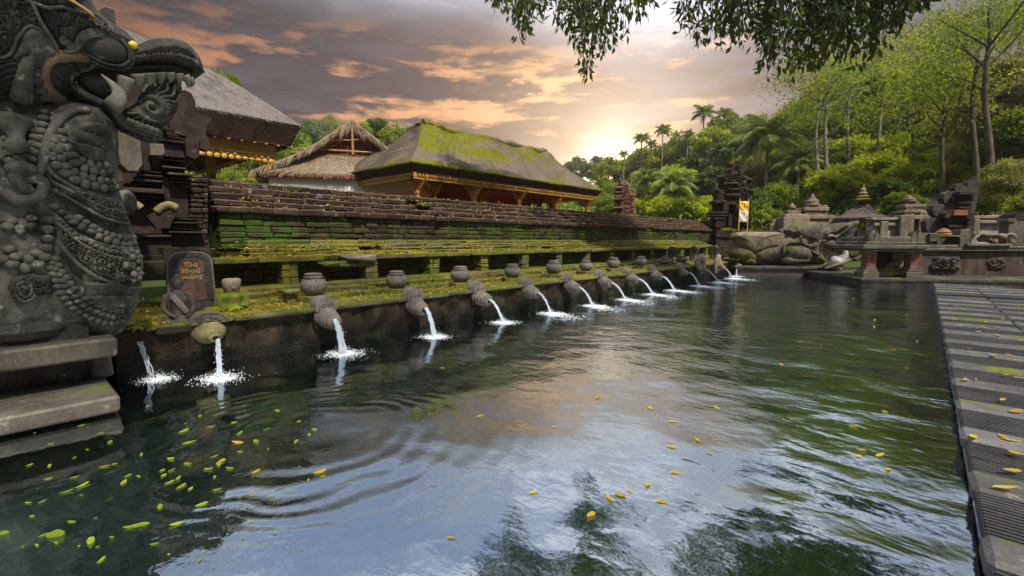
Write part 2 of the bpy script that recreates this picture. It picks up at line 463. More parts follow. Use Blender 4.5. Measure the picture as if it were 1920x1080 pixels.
mxx = t.node('ShaderNodeMixShader'); mxx.inputs[0].default_value = .65
t.l.new(tr.outputs[0], mxx.inputs[1]); t.l.new(tp.outputs[0], mxx.inputs[2])
mx = t.node('ShaderNodeMixShader'); t.set(mx.inputs[0], fac)
t.l.new(mxx.outputs[0], mx.inputs[1]); t.l.new(gl.outputs[0], mx.inputs[2]); t.l.new(mx.outputs[0], out.inputs[0])
M['water'] = m
mb = MB(); mb.add([(-6.6, -7, 0), (7.5, -7, 0), (7.5, 28.5, 0), (-6.6, 28.5, 0)], [(0, 1, 2, 3)])
tag(mb.build('pool_water', M['water']), None, None, kind='structure')

# ------------------------------------------------------------------ long masonry runs (face +x)
def course(mb, xf, dep, y0, y1, z0, z1, w0=.3, w1=.55, j=.006, c=.012, gap=.006, xj=.015, tint=.25, drop=0.0, edge=.35):
    y = y0
    while y < y1-.05:
        wd = RNG.uniform(w0, w1)
        if y1-(y+wd) < w0*.6: wd = y1-y
        dx = RNG.uniform(-xj, xj); dzz = RNG.uniform(-.004, .004)
        if not (drop and RNG.random() < drop):
            mb.stone(xf-dep+dx, y+gap, z0+gap*.5+dzz, xf+dx, y+wd-gap, z1-gap*.5+dzz, c, j, RNG.uniform(-tint, tint), edge)
        y += wd
# --- tall mossy brick wall behind the spouts
root = empty('brick_wall', (-9.3, 15, .5), 'long tall moss-covered brick wall with a sloping stepped coping behind the row of spouts', 'wall')
def kid(mb, name, mat, parent, smooth=False):
    """build in world space, then hang under a parent that may sit anywhere"""
    o = mb.build(name, mat, None, smooth)
    bpy.context.view_layer.update()
    o.parent = parent; o.matrix_parent_inverse = parent.matrix_world.inverted()
    return o
Y0, Y1 = 2.55, 28.6
mb = MB(); mb.box(-9.75, Y0+.02, .5, -9.06, Y1, 1.98)
z = 1.34
while z < 1.9:
    hgt = RNG.uniform(.095, .115); course(mb, -9.0, .2, Y0, Y1, z, min(z+hgt, 1.96), .26, .52, j=.009, c=.018, xj=.022, tint=.35); z += hgt
kid(mb, 'wall_face', M['brick'], root)
mb = MB()
hs = [1.965, 2.085, 2.205, 2.325, 2.45, 2.57]
mb.box(-9.95, Y0+.02, 1.96, -9.6, Y1, 2.55); mb.box(-9.7, Y0+.02, 1.96, -9.2, Y1, 2.06)
for k in range(5):
    course(mb, -8.90-.15*k, .36, Y0-.05, Y1, hs[k], hs[k+1], .36, .62, j=.011, c=.022, xj=.022, tint=.35, drop=.012, edge=1.5)
kid(mb, 'coping', M['cap'], root)
# --- stepped foot of the wall and the niche wall with its pilasters
root2 = empty('niche_wall', (-8.3, 15, .5), 'low mossy wall of square niches between pilasters under a leaf-strewn shelf', 'wall')
mb = MB()
for k in range(4):
    course(mb, -8.28-.17*k, .4, 2.75+.05*k, 24.5, 1.23+.062*k, 1.29+.07*k, .4, .8, j=.010, c=.016, xj=.03, tint=.3, drop=.02)
mb.box(-9.2, 2.7, .5, -8.5, 24.5, 1.22)
kid(mb, 'stepped_foot', M['shelf'], root2)
mb = MB()
z = .58
while z < 1.12:
    course(mb, -8.26, .2, 2.2, 24.4, z, z+.105, .3, .5, j=.006, c=.014, xj=.012, tint=.35); z += .107
kid(mb, 'niche_back', M['brick'], root2)
PIL = [3.28+1.545*k for k in range(14)]
for i, y in enumerate(PIL):
    mb = MB(); z = .60
    while z < 1.12:
        hh = RNG.uniform(.1, .15); hh = min(hh, 1.135-z)
        if RNG.random() < .5: mb.stone(-8.3, y-.13, z, -7.98, y+.13, z+hh-.006, .014, .010, RNG.uniform(-.3, .3))
        else:
            q = RNG.uniform(-.05, .05); mb.stone(-8.3, y-.13, z, -7.98, y+q-.004, z+hh-.006, .014, .010, RNG.uniform(-.3, .3)); mb.stone(-8.3, y+q+.004, z, -7.98, y+.13, z+hh-.006, .014, .010, RNG.uniform(-.3, .3))
        z += hh
    kid(mb, 'pilaster', M['shelf'], root2)
mb = MB()
course(mb, -7.93, .45, 2.15, 3.85, 1.13, 1.22, .5, .8, j=.008, xj=.02, tint=.2)
course(mb, -7.93, .45, 4.75, 24.5, 1.13, 1.22, .5, .9, j=.010, xj=.02, tint=.2)
course(mb, -7.96, .40, 3.85, 4.75, 1.00, 1.11, .3, .4, j=.02, xj=.03, c=.03)      # the sagging bay
kid(mb, 'shelf', M['shelf'], root2)
s = MB(); s.stone(-8.33, 4.28, 1.10, -7.86, 4.86, 1.21, .03, .03, .5); tag(s.build('loose_slab', M['slab']), 'broken pale slab lying askew on the sagging niche shelf', 'stone slab')

# --- basin wall with kerb and platform
root3 = empty('basin_wall', (-6.5, 12, 0), 'dark wet stone wall along the pool edge carrying the water spouts', 'wall')
mb = MB(); mb.box(-8.7, .75, -.9, -6.46, 24.2, .50)
z = -.10
ny = 340; nzv = 14                      # rough rock-like face
yy = np.linspace(.75, 21.6, ny); zz = np.linspace(-.9, .505, nzv)
def vnoise(P, seed=0):
    P = np.asarray(P, float); i = np.floor(P).astype(int); f = P-i; f = f*f*(3-2*f); r = 0
    for dx_ in (0, 1):
        for dy_ in (0, 1):
            for dz_ in (0, 1):
                a = (i[..., 0]+dx_)*374761393+(i[..., 1]+dy_)*668265263+(i[..., 2]+dz_)*2147483647+seed*974711
                a = (a ^ (a >> 13))*1274126177; a = (a ^ (a >> 16)) & 0xffff
                wgt = (f[..., 0] if dx_ else 1-f[..., 0])*(f[..., 1] if dy_ else 1-f[..., 1])*(f[..., 2] if dz_ else 1-f[..., 2])
                r = r+wgt*(a/65535.)
    return r
YY, ZZ = np.meshgrid(yy, zz)
P3 = np.stack([YY*4.2, ZZ*5.5, YY*0], -1)
disp = (vnoise(P3)-.5)*.14+(vnoise(P3*2.7, 3)-.5)*.07+(vnoise(P3*6, 5)-.5)*.03
disp *= np.clip((.505-ZZ)*12, 0, 1)
V = np.stack([-6.34+disp-.02*(1-ZZ), YY, ZZ], -1).reshape(-1, 3)
mb.add(V, [(j*ny+i, j*ny+i+1, (j+1)*ny+i+1, (j+1)*ny+i) for j in range(nzv-1) for i in range(ny-1)])
kid(mb, 'wall_face', M['basin'], root3, smooth=True)
mb = MB()
course(mb, -6.27, .36, 1.0, 21.6, .50, .562, .7, 1.5, j=.006, c=.012, xj=.018, tint=.2)
kid(mb, 'kerb', M['shelf'], root3)
mb = MB()
mb.box(-8.7, .9, .5, -6.6, 24.2, .548)
course(mb, -6.64, .32, 2.2, 24.0, .50, .575, .5, 1.1, j=.012, xj=.02, tint=.3)
course(mb, -7.12, .30, 1.8, 24.0, .52, .63, .7, 1.5, j=.012, xj=.03, tint=.3, drop=.05)
course(mb, -7.42, .30, 1.8, 24.0, .54, .70, .6, 1.4, j=.014, xj=.03, tint=.3, drop=.05)
course(mb, -7.72, .60, 1.8, 24.0, .56, .745, .6, 1.4, j=.012, xj=.02, tint=.3)
kid(mb, 'paved_ledge', M['shelf'], root3)

# ------------------------------------------------------------------ spouts
def half_round(r, th, up, n=14):
    return [(r, 0)]+[(r*math.cos(a), up+r*math.sin(a)) for a in np.linspace(0, PI, n)]+[(-r, 0)]
def spout_nozzle(mb, L=.36, r0=.155, r1=.085, rings_=5, big=False):
    prof = [(r0*.8, -.1)]
    for k in range(rings_):
        f = k/rings_; r = r0+(r1-r0)*f**1.3+.012; x = L*f
        prof += [(r*.78, x), (r*.99, x+.14*L/rings_), (r*1.04, x+.5*L/rings_), (r*.97, x+.8*L/rings_), (r*.80, x+.94*L/rings_)]
    prof += [(r1, L), (r1*.95, L+.015), (r1*.55, L+.015), (r1*.5, L-.06)]
    ax = (math.cos(rad(14)), 0, -math.sin(rad(14)))
    mb.lathe(prof, (0, 0, 0), ax, 26, wob=.012)
def make_spout():
    r = empty('water_spout', (-6.3, 0, .43), 'x', 'water spout')
    a = MB(); spout_nozzle(a, .33, .14, .078); a.build('nozzle', M['pot'], r, True)
    b = MB(); b.box(-.12, -.15, -.17, .028, .15, .085, j=.006); b.build('block', M['basin'], r)
    c = MB(); c.prism(half_round(.15, .1, .055), -.10, .085, 'x'); c.v[-1] += (0, 0, .07)
    q = half_round(.105, .1, .055); c.prism(q, .085, .102, 'x'); c.v[-1] += (0, 0, .085)
    for s_ in (-1, 1):
        sp = [(.108, s_*(.05+.042*(1-k/14)*math.cos(k*.75)), .145+.036*(1-k/14)*math.sin(k*.75)) for k in range(12)]
        c.tube(sp, .008, 5)
    c.build('crest', M['pot'], r)
    return r
SP = [3.02, 4.55, 6.02, 7.48, 9.0, 10.52, 12.02, 13.6]
LB = ['ringed stone spout second from the left below the first pot', 'ringed stone spout third from the left', 'ringed stone spout fourth from the left',
      'ringed stone spout fifth from the left', 'ringed stone spout sixth from the left, midway along the pool', 'ringed stone spout seventh from the left',
      'ringed stone spout eighth from the left', 'ringed stone spout ninth from the left']
s0 = make_spout(); G_SP = 'stone water spouts along the pool wall'
for i, y in enumerate(SP):
    o = s0 if i == 0 else copy_tree(s0)
    o.location = (-6.3, y, .44); o.rotation_euler = (0, 0, rad([0, -3, 2, 0, 3, -2, 0, 2][i]))
    o['label'] = LB[i]; o['group'] = G_SP
# the first, broad flat spout with concentric rings
r = empty('water_spout', (-6.3, 1.60, .40), 'broad spout of yellowish concentric rings, leftmost of the row, with a scroll-carved crest', 'water spout', G_SP)
a = MB(); prof = [(.22, -.08), (.225, .0), (.215, .03), (.195, .035), (.198, .06), (.18, .085), (.158, .085), (.16, .115), (.14, .135), (.12, .135), (.12, .16), (.10, .18), (.08, .18), (.075, .25), (.05, .27), (.03, .2)]
a.lathe(prof, (0, 0, 0), (math.cos(rad(12)), 0, -math.sin(rad(12))), 36, wob=.01, sx=.78)
M['yell'] = stone_mat('yellow_lichen_stone', (.12, .11, .05), (.27, .24, .12), 5, moss=.25, lichen=.3, bump=.006)
o = a.build('nozzle', M['yell'], r, True); o.scale = (1, 1.05, .62)
b = MB(); b.box(-.12, -.2, -.2, .02, .2, .10, j=.01); b.build('block', M['basin'], r)
c = MB(); pl = [(-.19, 0)]+[(.19*math.cos(a_), .03+.11*math.sin(a_)) for a_ in np.linspace(PI, 0, 16)]+[(.19, 0)]
c.prism([(a_, b_+.115) for a_, b_ in pl], -.12, .06, 'x')
for cy_ in (-.10, 0, .10):
    for sg in ((1, -1)[cy_ > 0],):
        sp = [(.068, cy_+sg*.042*(1-k/20)*math.cos(k*.7), .175+.038*(1-k/20)*math.sin(k*.7)) for k in range(18)]
        c.tube(sp, .0085, 5)
c.tube([(.062, .178*math.cos(q), .145+.098*math.sin(q)) for q in np.linspace(0, PI, 18)], .011, 6)
c.build('crest', M['slab'], r)
# far spouts: a round-nosed one, two coiled beasts and the corner one
def knob_spout(y, label):
    r = empty('water_spout', (-6.3, y, .40), label, 'water spout', G_SP)
    a = MB(); a.lathe([(.1, -.1), (.13, 0), (.15, .07), (.13, .14), (.09, .19), (.085, .25), (.05, .3), (.03, .27)], (0, 0, 0), (1, 0, -.15), 18, wob=.03); a.build('nozzle', M['tan'], r, True)
    c = MB(); c.prism([(u_, v_+.14) for u_, v_ in half_round(.15, .1, .03)], -.1, .06, 'x'); c.build('crest', M['tan'], r)
    return r
knob_spout(15.8, 'round-nosed spout, tenth from the left, just before the coiled beasts')
def beast_spout(y, label, sg):
    r = empty('beast_spout', (-6.25, y, .45), label, 'water spout', G_SP)
    a = MB()
    coil = [(.10+.04*math.sin(q*2), sg*.26*math.cos(q)*(1-.08*q), .10+.33*math.sin(q)*(1-.08*q)) for q in np.linspace(-1.2, 4.6, 26)]
    a.tube(coil, [.06+.05*math.sin(PI*k/25) for k in range(26)], 9)
    for k in range(2, 24, 2): a.ball(np.array(coil[k])+(.05, 0, 0), (.05, .05, .05), 8, 5)
    a.build('coiled_body', M['tan'], r, True)
    b = MB(); b.ball((.16, 0, .02), (.17, .12, .13), 12, 8, wob=.06); b.ball((.28, 0, -.06), (.12, .08, .06), 10, 6); b.ball((.27, 0, .0), (.10, .09, .05), 10, 6)
    for q in (-1, 1): b.ball((.24, q*.07, .07), .035, 8, 5); b.tube([(.12, q*.08, .1), (.05, q*.15, .2), (.06, q*.11, .27)], [.04, .03, .01], 6)
    b.build('head', M['tan'], r, True)
    return r
beast_spout(17.3, 'first of two coiled serpent spouts, between the round spout and the hooded posts', 1)
beast_spout(19.3, 'second coiled serpent spout, nearest the elephant statue', -1)
r = empty('corner_spout', (-6.1, 21.3, 0), 'square stone corner spout block beside the elephant statue', 'water spout', G_SP)
a = MB(); a.stone(-.35, -.25, -.6, .18, .3, .62, .03, .015); a.stone(-.4, -.3, .60, .24, .36, .70, .03, .01); a.build('pier', M['basin'], r)
a = MB(); a.lathe([(.07, -.1), (.08, .05), (.06, .16), (.035, .15)], (.15, -.1, .42), (1, -.2, -.1), 12); a.build('nozzle', M['tan'], r, True)

# ------------------------------------------------------------------ pots on plinths
def make_pot():
    r = empty('stone_pot', (0, 0, 0), 'x', 'stone pot')
    a = MB(); a.lathe([(.11, .0), (.145, .02), (.185, .07), (.20, .115), (.192, .155), (.165, .185), (.135, .198), (.13, .206), (.148, .214), (.15, .228), (.12, .236), (.118, .244), (.132, .25), (.13, .262), (.09, .27), (.0, .272)], (0, 0, .075), n=28, wob=.008)
    a.build('bowl', M['pot'], r, True)
    c = MB()
    for k in range(16):
        q = 2*PI*k/16; pts = [((.176-.012*math.sin(s))*math.cos(q+.1*math.sin(2*s)), (.176-.012*math.sin(s))*math.sin(q+.1*math.sin(2*s)), .245+.022*math.cos(s)) for s in np.linspace(0, PI, 6)]
        c.tube(pts, .008, 4)
    c.build('carved_band', M['pot'], r)
    b = MB(); b.stone(-.20, -.20, -.03, .20, .20, .07, .01, .006); b.build('plinth', M['shelf'], r)
    return r
PT = [3.18, 4.67, 6.17, 7.75, 9.31, 10.79, 12.3, 14.1, 16.0]
PL = ['squat lidded stone pot nearest the camera, right of the mossy figure', 'squat stone pot above and left of the third spout', 'squat stone pot, third from the left on the ledge',
      'squat stone pot, fourth from the left on the ledge', 'squat stone pot, fifth and middle one of the row', 'squat stone pot, sixth from the left on the ledge',
      'squat stone pot, seventh from the left on the ledge', 'squat stone pot, eighth from the left, slightly darker', 'broad flat stone pot just left of the first hooded post']
p0 = make_pot(); G_P = 'stone pots along the ledge'
for i, y in enumerate(PT):
    o = p0 if i == 0 else copy_tree(p0)
    o.location = (-6.93, y, .57); o.rotation_euler = (0, 0, RNG.uniform(0, 1.5)); sc = RNG.uniform(.94, 1.05); o.scale = (sc, sc, sc*RNG.uniform(1.15, 1.3))
    if i == 8: o.scale = (1.25, 1.25, .9)
    o['label'] = PL[i]; o['group'] = G_P
for i, (y, lb) in enumerate(((17.5, 'squat stone pot at the foot of the first hooded post'), (19.6, 'squat stone pot at the foot of the second hooded post'), (21.9, 'squat stone pot at the foot of the last hooded post'))):
    o = copy_tree(p0); o.location = (-6.93, y, .57); o.scale = (1.1, 1.1, 1.0); o['label'] = lb; o['group'] = G_P
# hooded posts
for i, (y, lb) in enumerate(((17.0, 'first hooded stone post, leftmost of the three with a curled top'), (19.2, 'middle hooded stone post with a curled top'), (21.6, 'last hooded stone post with a curled top, nearest the elephant statue'))):
    r = empty('hooded_post', (-7.1, y, .55), lb, 'stone post', 'curl-topped posts at the end of the ledge')
    a = MB(); n = 16
    out_ = [(-.13, 0), (-.13, .55)]+[(-.13+.16*(1-math.cos(q)), .55+.16*math.sin(q)) for q in np.linspace(0, PI*.95, 10)]+[(.13, .40), (.10, .36), (.07, .45), (.05, .5), (-.02, .5), (-.02, 0)]
    a.prism(out_, -.13, .13, 'y'); a.build('shaft', M['andesite'], r)
    b = MB()
    for k in range(9): b.ball((-.135, 0, .06+k*.055), .022, 6, 4)
    for k in range(9):
        for q in (-1, 1): b.ball((.0, q*.11, .06+k*.05), .02, 6, 4)
    b.build('bead_trim', M['tan'], r)

# ------------------------------------------------------------------ jets and splashes
m, t, p, out = new_mat('falling_water')
p.inputs['Base Color'].default_value = (.80, .87, .95, 1); p.inputs['Roughness'].default_value = .12
p.inputs['Transmission Weight'].default_value = .55; p.inputs['IOR'].default_value = 1.2
trn = t.node('ShaderNodeBsdfTranslucent'); t.set(trn.inputs[0], (.85, .92, 1.0))
mx = t.node('ShaderNodeMixShader'); mx.inputs[0].default_value = .38
t.l.new(p.outputs[0], mx.inputs[1]); t.l.new(trn.outputs[0], mx.inputs[2]); t.l.new(mx.outputs[0], out.inputs[0])
M['jet'] = m
def splash(mb, c, R, n, sy=1.0, big=.012):
    for k in range(n):
        r_ = R*abs(RNG.normal(0, .42)); a = RNG.uniform(0, 2*PI)
        x = c[0]+r_*math.cos(a)*1.15; y = c[1]+r_*math.sin(a)*sy
        s_ = RNG.uniform(.35, 1.0)*big*(1.6-min(1, r_/R))
        if RNG.random() < .55: mb.ball((x, y, .003), (s_*RNG.uniform(1, 3.2), s_*RNG.uniform(.8, 1.8), .0035), 6, 4)
        else: mb.ball((x, y, max(0, RNG.normal(.02, .035)*(1.2-min(1, r_/R)))), s_*.42, 5, 4)
def jet(y0, z0, land, label, rr=.028, x0=-5.98, foam=1.0):
    r = empty('water_jet', (land[0], land[1], 0), label, 'water jet', 'jets of water falling into the pool')
    A = np.array((x0, y0, z0)); B = np.array((land[0], land[1], -.02)); 
    mb = MB()
    for s_ in range(5):
        off = RNG.uniform(-1, 1, 2)*rr*.55; pts = []; rs = []; ph = RNG.uniform(0, 6)
        for k in range(22):
            q = k/21; sp = 1+q*1.2
            pts.append((A[0]+(B[0]-A[0])*q, A[1]+(B[1]-A[1])*q+off[0]*sp+.004*math.sin(ph+k*1.3), A[2]+(B[2]-A[2])*q**1.9+off[1]*sp*.4))
            rs.append(rr*RNG.uniform(.30, .60)*(1.05-.35*q))
        mb.tube(pts, rs, 6)
    for k in range(40):
        q = RNG.uniform(.3, 1); mb.ball(A+(B-A)*(q, q, q**1.9)+RNG.normal(0, rr*(.5+q*.6), 3), RNG.uniform(.003, .008), 5, 4)
    kid(mb, 'stream', M['jet'], r, True)
    mb = MB(); splash(mb, land, .30*foam, int(1500*foam), 1.0, .0052)
    kid(mb, 'splash', M['foam'], r, True)
    return r
M['foam'] = plain_mat('white_foam', (.80, .86, .92), .3, .1, 40)
JL = [(1.60, .36, (-5.62, 1.50)), (3.02, .40, (-5.62, 2.95)), (4.55, .40, (-5.58, 4.43)), (6.02, .40, (-5.62, 6.05)), (7.48, .40, (-5.6, 7.45)), (9.0, .40, (-5.55, 8.98)),
      (10.52, .40, (-5.5, 10.45)), (12.02, .40, (-5.5, 12.0)), (13.6, .38, (-5.45, 13.35)), (15.8, .38, (-5.4, 15.2)), (17.3, .40, (-5.35, 17.0)), (19.3, .40, (-5.5, 19.1)), (21.2, .44, (-5.75, 20.4))]
ORD = ['narrow jet falling from the ringed leftmost spout', 'widest white jet, pouring from the second spout', 'jet pouring from the third ringed spout', 'jet pouring from the fourth ringed spout', 'jet pouring from the fifth ringed spout',
       'jet pouring from the sixth ringed spout', 'jet pouring from the seventh ringed spout', 'jet pouring from the eighth ringed spout', 'jet pouring from the ninth ringed spout', 'jet from the round-nosed spout',
       'jet from the first coiled serpent spout', 'jet from the second coiled serpent spout', 'short jet from the corner spout by the elephant']
for (y0, z0, land), lb in zip(JL, ORD):
    jet(y0, z0, land, lb, rr=.045 if 'widest' in lb else (.026 if y0 < 2 else .030), x0=-5.97, foam=1.15 if 'widest' in lb else 1.0)
# the runnel left of the first spout: a thin trickle down the wall
r = empty('water_jet', (-6.15, 1.06, 0), 'thin broken trickle running down the wall beside the naga statue', 'water jet', 'jets of water falling into the pool')
mb = MB()
for s_ in range(3):
    mb.tube([(-6.30+.10*q, .93+.02*s_+.07*q+RNG.uniform(-.006, .006), .40-.41*q) for q in np.linspace(0, 1, 16)], [RNG.uniform(.004, .010) for k in range(16)], 5)
kid(mb, 'stream', M['jet'], r, True)
mb = MB(); splash(mb, (-6.08, 1.05), .26, 1000, 1.0, .0046); kid(mb, 'splash', M['foam'], r, True)
# foam trails drifting out from the far jets
for i, (y0, z0, land) in enumerate(JL[4:12]):
    mb = MB()
    for k in range(200):
        q = RNG.uniform(0, 1)**1.3; x = land[0]+.1+q*RNG.uniform(.5, .9); y = land[1]+RNG.normal(0, .10+.12*q)-.25*q
        s_ = RNG.uniform(.004, .013)*(1.3-q); mb.ball((x, y, .003), (s_*2.6, s_*1.3, .003), 6, 4)
    o = mb.build('foam_trail', M['foam'], None, True, loc=(land[0]+.5, land[1], 0))
    tag(o, ORD[4+i].replace('jet pouring from', 'streak of white foam drifting from').replace('jet from', 'streak of white foam drifting from').replace('short ', ''), 'foam', 'foam trails on the water')

# ------------------------------------------------------------------ stone walkway of ribbed slabs on the right
M['walk'] = stone_mat('walkway_stone', (.07, .069, .075), (.125, .122, .13), 3, lichen=.15, bump=.004, rough=.6, fine=50, moss=.02)
M['walkdark'] = stone_mat('ribbed_stone', (.03, .03, .032), (.058, .057, .06), 3, bump=.004, rough=.7, fine=50)
M['walk'] = stone_mat('walkway_stone', (.06, .059, .063), (.13, .127, .13), 1.3, lichen=.3, bump=.008, rough=.6, fine=50, moss=.10, streak=.3)
wk = empty('stone_walkway', (1.2, 10, 0), 'dark grey walkway of alternating smooth and ribbed stone bands along the right of the pool', 'walkway')
P_ = .82; mbs, mbr, mbe = MB(), MB(), MB()
mbe.box(.33, -1.0, -.9, 2.05, 19.7, .10)
k = 0; y = -.62
while y < 19.6:
    w1_ = min(.27, 19.7-y); xe = 2.1 if y < 18.2 else 2.1-(y-18.2)*.35
    for x0, x1 in ((.29, 1.16), (1.17, xe)):
        mbs = MB(); mbs.stone(x0+RNG.uniform(-.012, .012)*(x0 < 1), y+RNG.uniform(-.008, .008), .06, x1, y+w1_, .158+RNG.uniform(-.006, .006), .024, .006, RNG.uniform(-.2, .2)); kid(mbs, 'smooth_band', M['walk'], wk)
        mbr.box(x0+.012, y+w1_, .06, x1, min(y+P_, 19.7), .128)
    yy_ = y+w1_+.012
    while yy_ < min(y+P_-.02, 19.66):
        if yy_ < 11: mbr.box(.31, yy_, .12, 1.157, yy_+.019, .143, j=.001, tint=.25); mbr.box(1.173, yy_, .12, xe, yy_+.019, .143, j=.001, tint=.25)
        else: mbr.box(.31, yy_, .12, xe, yy_+.019, .143, tint=.25)
        yy_ += .036
    y += P_
kid(mbe, 'core', M['walkdark'], wk); kid(mbr, 'ribbed_band', M['walkdark'], wk)

mb = MB(); n = 140; mb.tube([(.318+.004*math.sin(k*1.7), .8+k*.135, .006) for k in range(n)], [RNG.uniform(.004, .009) for k in range(n)], 5); mb.box(.31, .6, -.02, .334, 19.7, .022)  # pale strip standing in for the water's highlight along the walkway edge
M['highlight'] = plain_mat('pale_highlight', (.34, .40, .46), .25, .4, 30); kid(mb, 'waterline_highlight', M['highlight'], wk)
# ------------------------------------------------------------------ carved forms: inflated outlines with relief
def seg_dist(A, B, poly):
    """distance from points to closed polygon and the nearest boundary points"""
    P = np.stack([A, B], -1)[:, None, :]; S = np.asarray(poly, float); E = np.roll(S, -1, 0)
    D = E-S; L2 = (D**2).sum(1)+1e-12
    t = np.clip(((P-S)*D).sum(-1)/L2, 0, 1); Q = S+t[..., None]*D
    d2 = ((P-Q)**2).sum(-1); k = d2.argmin(1); r = np.arange(len(k))
    return np.sqrt(d2[r, k]), Q[r, k]
def inside(A, B, poly):
    S = np.asarray(poly, float); E = np.roll(S, -1, 0); c = np.zeros(len(A), bool)
    for (x1, y1), (x2, y2) in zip(S, E):
        if y1 == y2: continue
        m_ = ((y1 > B) != (y2 > B)) & (A < (x2-x1)*(B-y1)/(y2-y1)+x1); c ^= m_
    return c
def hash2(i, j, s):
    a = (i.astype(np.int64)*73856093) ^ (j.astype(np.int64)*19349663) ^ (s*83492791)
    a = (a ^ (a >> 13))*1274126177 & 0x7fffffff
    return ((a ^ (a >> 15)) & 0xffff)/65535.
def scrolls(cell, amp, seed=1, pitch=.30):
    def f(a, b):
        ci = np.floor(a/cell); cj = np.floor(b/cell); best = np.full(a.shape, 9e9); sec = best.copy(); th = np.zeros(a.shape); hd = th.copy()
        for di in (-1, 0, 1):
            for dj in (-1, 0, 1):
                i = ci+di; j = cj+dj
                x = (i+.2+.6*hash2(i, j, seed))*cell; y = (j+.2+.6*hash2(i, j, seed+7))*cell
                dd = np.hypot(a-x, b-y); up = dd < best
                sec = np.where(up, best, np.minimum(sec, dd)); best = np.where(up, dd, best)
                th = np.where(up, np.arctan2(b-y, a-x), th); hd = np.where(up, np.where(hash2(i, j, seed+3) > .5, 1., -1.), hd)
        h = .5+.5*np.cos(2*PI*best/(cell*pitch)-hd*th)
        edge = np.clip((sec-best)/(cell*.16), 0, 1)
        boss = np.exp(-(best/(cell*.1))**2)*.8
        return amp*((h*edge)+boss-.3)
    return f
def waves(ka, kb, amp, wig=.03, ky=14):
    return lambda a, b: amp*np.cos((b+wig*np.sin(a*ky))*kb+a*ka)
def plates(pitch, amp, slope=.25):
    return lambda a, b: amp*(((b-slope*a)/pitch) % 1.0-.5)
def rough(amp, fr=9):
    return lambda a, b: amp*(vnoise(np.stack([a*fr, b*fr, a*0+2.5], -1))+.5*vnoise(np.stack([a*fr*2.6, b*fr*2.6, a*0+7.5], -1))-.75)
class Pillow:
    def __init__(s, poly, T, R, step, relief=None, base=None, lift=0.0, power=.5, c0=0.0):
        s.poly = np.asarray(poly, float); s.T = T; s.R = R; s.step = step; s.relief = relief; s.base = base; s.lift = lift; s.power = power; s.c0 = c0
    def eval(s, a, b, rel=False):
        a = np.atleast_1d(np.asarray(a, float)); b = np.atleast_1d(np.asarray(b, float))
        d, _ = seg_dist(a, b, s.poly); ins = inside(a, b, s.poly)
        q = np.clip(d/s.R, 0, 1); t = s.T*np.sqrt(np.clip(1-(1-q)**2, 0, 1)); t = np.where(ins, t, 0)
        if s.base is not None: t = t+s.base.eval(a, b)+s.lift*(q > 0)
        if rel and s.relief is not None: t = t+s.relief(a, b)*np.clip(d/(s.step*2.5), 0, 1)*ins
        return t
    def mesh(s, mb, to3d, two=True, tint=0.0):
        lo = s.poly.min(0)-s.step; hi = s.poly.max(0)+s.step
        A = np.arange(lo[0], hi[0]+s.step, s.step); B = np.arange(lo[1], hi[1]+s.step, s.step); na, nb = len(A), len(B)
        AA, BB = [q.ravel() for q in np.meshgrid(A, B)]
        ins = inside(AA, BB, s.poly); I = ins.reshape(nb, na)
        cells = I[:-1, :-1] | I[1:, :-1] | I[:-1, 1:] | I[1:, 1:]
        d, Q = seg_dist(AA, BB, s.poly)
        a = np.where(ins, AA, Q[:, 0]); b = np.where(ins, BB, Q[:, 1])
        q = np.clip(np.where(ins, d, 0)/s.R, 0, 1); t = s.T*np.sqrt(np.clip(1-(1-q)**2, 0, 1))
        if s.base is not None: t = t+s.base.eval(a, b)+s.lift*ins
        if s.relief is not None: t = t+s.relief(a, b)*np.clip(d/(s.step*2.5), 0, 1)*ins
        jj, ii = np.nonzero(cells); k = jj*na+ii
        F = np.stack([k, k+1, k+na+1, k+na], 1)
        used = np.unique(F); mp = -np.ones(len(a), int); mp[used] = np.arange(len(used)); F = mp[F]; n = len(used)
        V = [to3d(a[i], b[i], s.c0+t[i]) for i in used]
        mb.add(V, F.tolist(), tint)
        if two: mb.add([to3d(a[i], b[i], s.c0-t[i]) for i in used], F[:, ::-1].tolist(), tint)
        return s

# ------------------------------------------------------------------ the naga (serpent) statue on the left
NX = -6.05
n3 = lambda a, b, c: (NX+c, a, b)
def NP(pts, X=NX): return [on_x(u, v, X) for u, v in pts]
nroot = empty('naga_statue', (NX, .2, .6), 'huge dark grey carved stone serpent statue with open jaws and strings of stone beads', 'statue')
body = Pillow(NP([(130, 190), (185, 200), (218, 240), (222, 272), (221, 300), (221, 350), (233, 389), (246, 423), (258, 457), (268, 491), (266, 533), (256, 570), (243, 598), (228, 622), (187, 640), (-60, 665), (-150, 600), (-170, 400), (-150, 215), (-60, 195), (40, 185)]),
              .42, .60, .014, lambda a, b: scrolls(.10, .005, 41, .34)(a, b)+rough(.03, 5)(a, b))
body.mesh(mb := MB(), n3); kid(mb, 'neck', M['naga'], nroot, True)
def surf(u, v, base=body, add=0.0):
    X = NX+.35
    for _ in range(4):
        y, z = on_x(u, v, X); X = NX+float(base.eval([y], [z])[0])+add
    return np.array((X, y, z))
def SPp(pts, base=body, add=0.0): return [tuple(surf(u, v, base, add)[1:]) for u, v in pts]
def patch(name, pts, relief, T=.04, R=.05, step=.011, mat='naga', base=body, lift=.01, parent=None, tint=0.0):
    pl = Pillow(SPp(pts, base, lift+T*.5), T, R, step, relief, base, lift)
    mb = MB(); pl.mesh(mb, n3, tint=tint); kid(mb, name, M[mat], parent or nroot, True); return pl
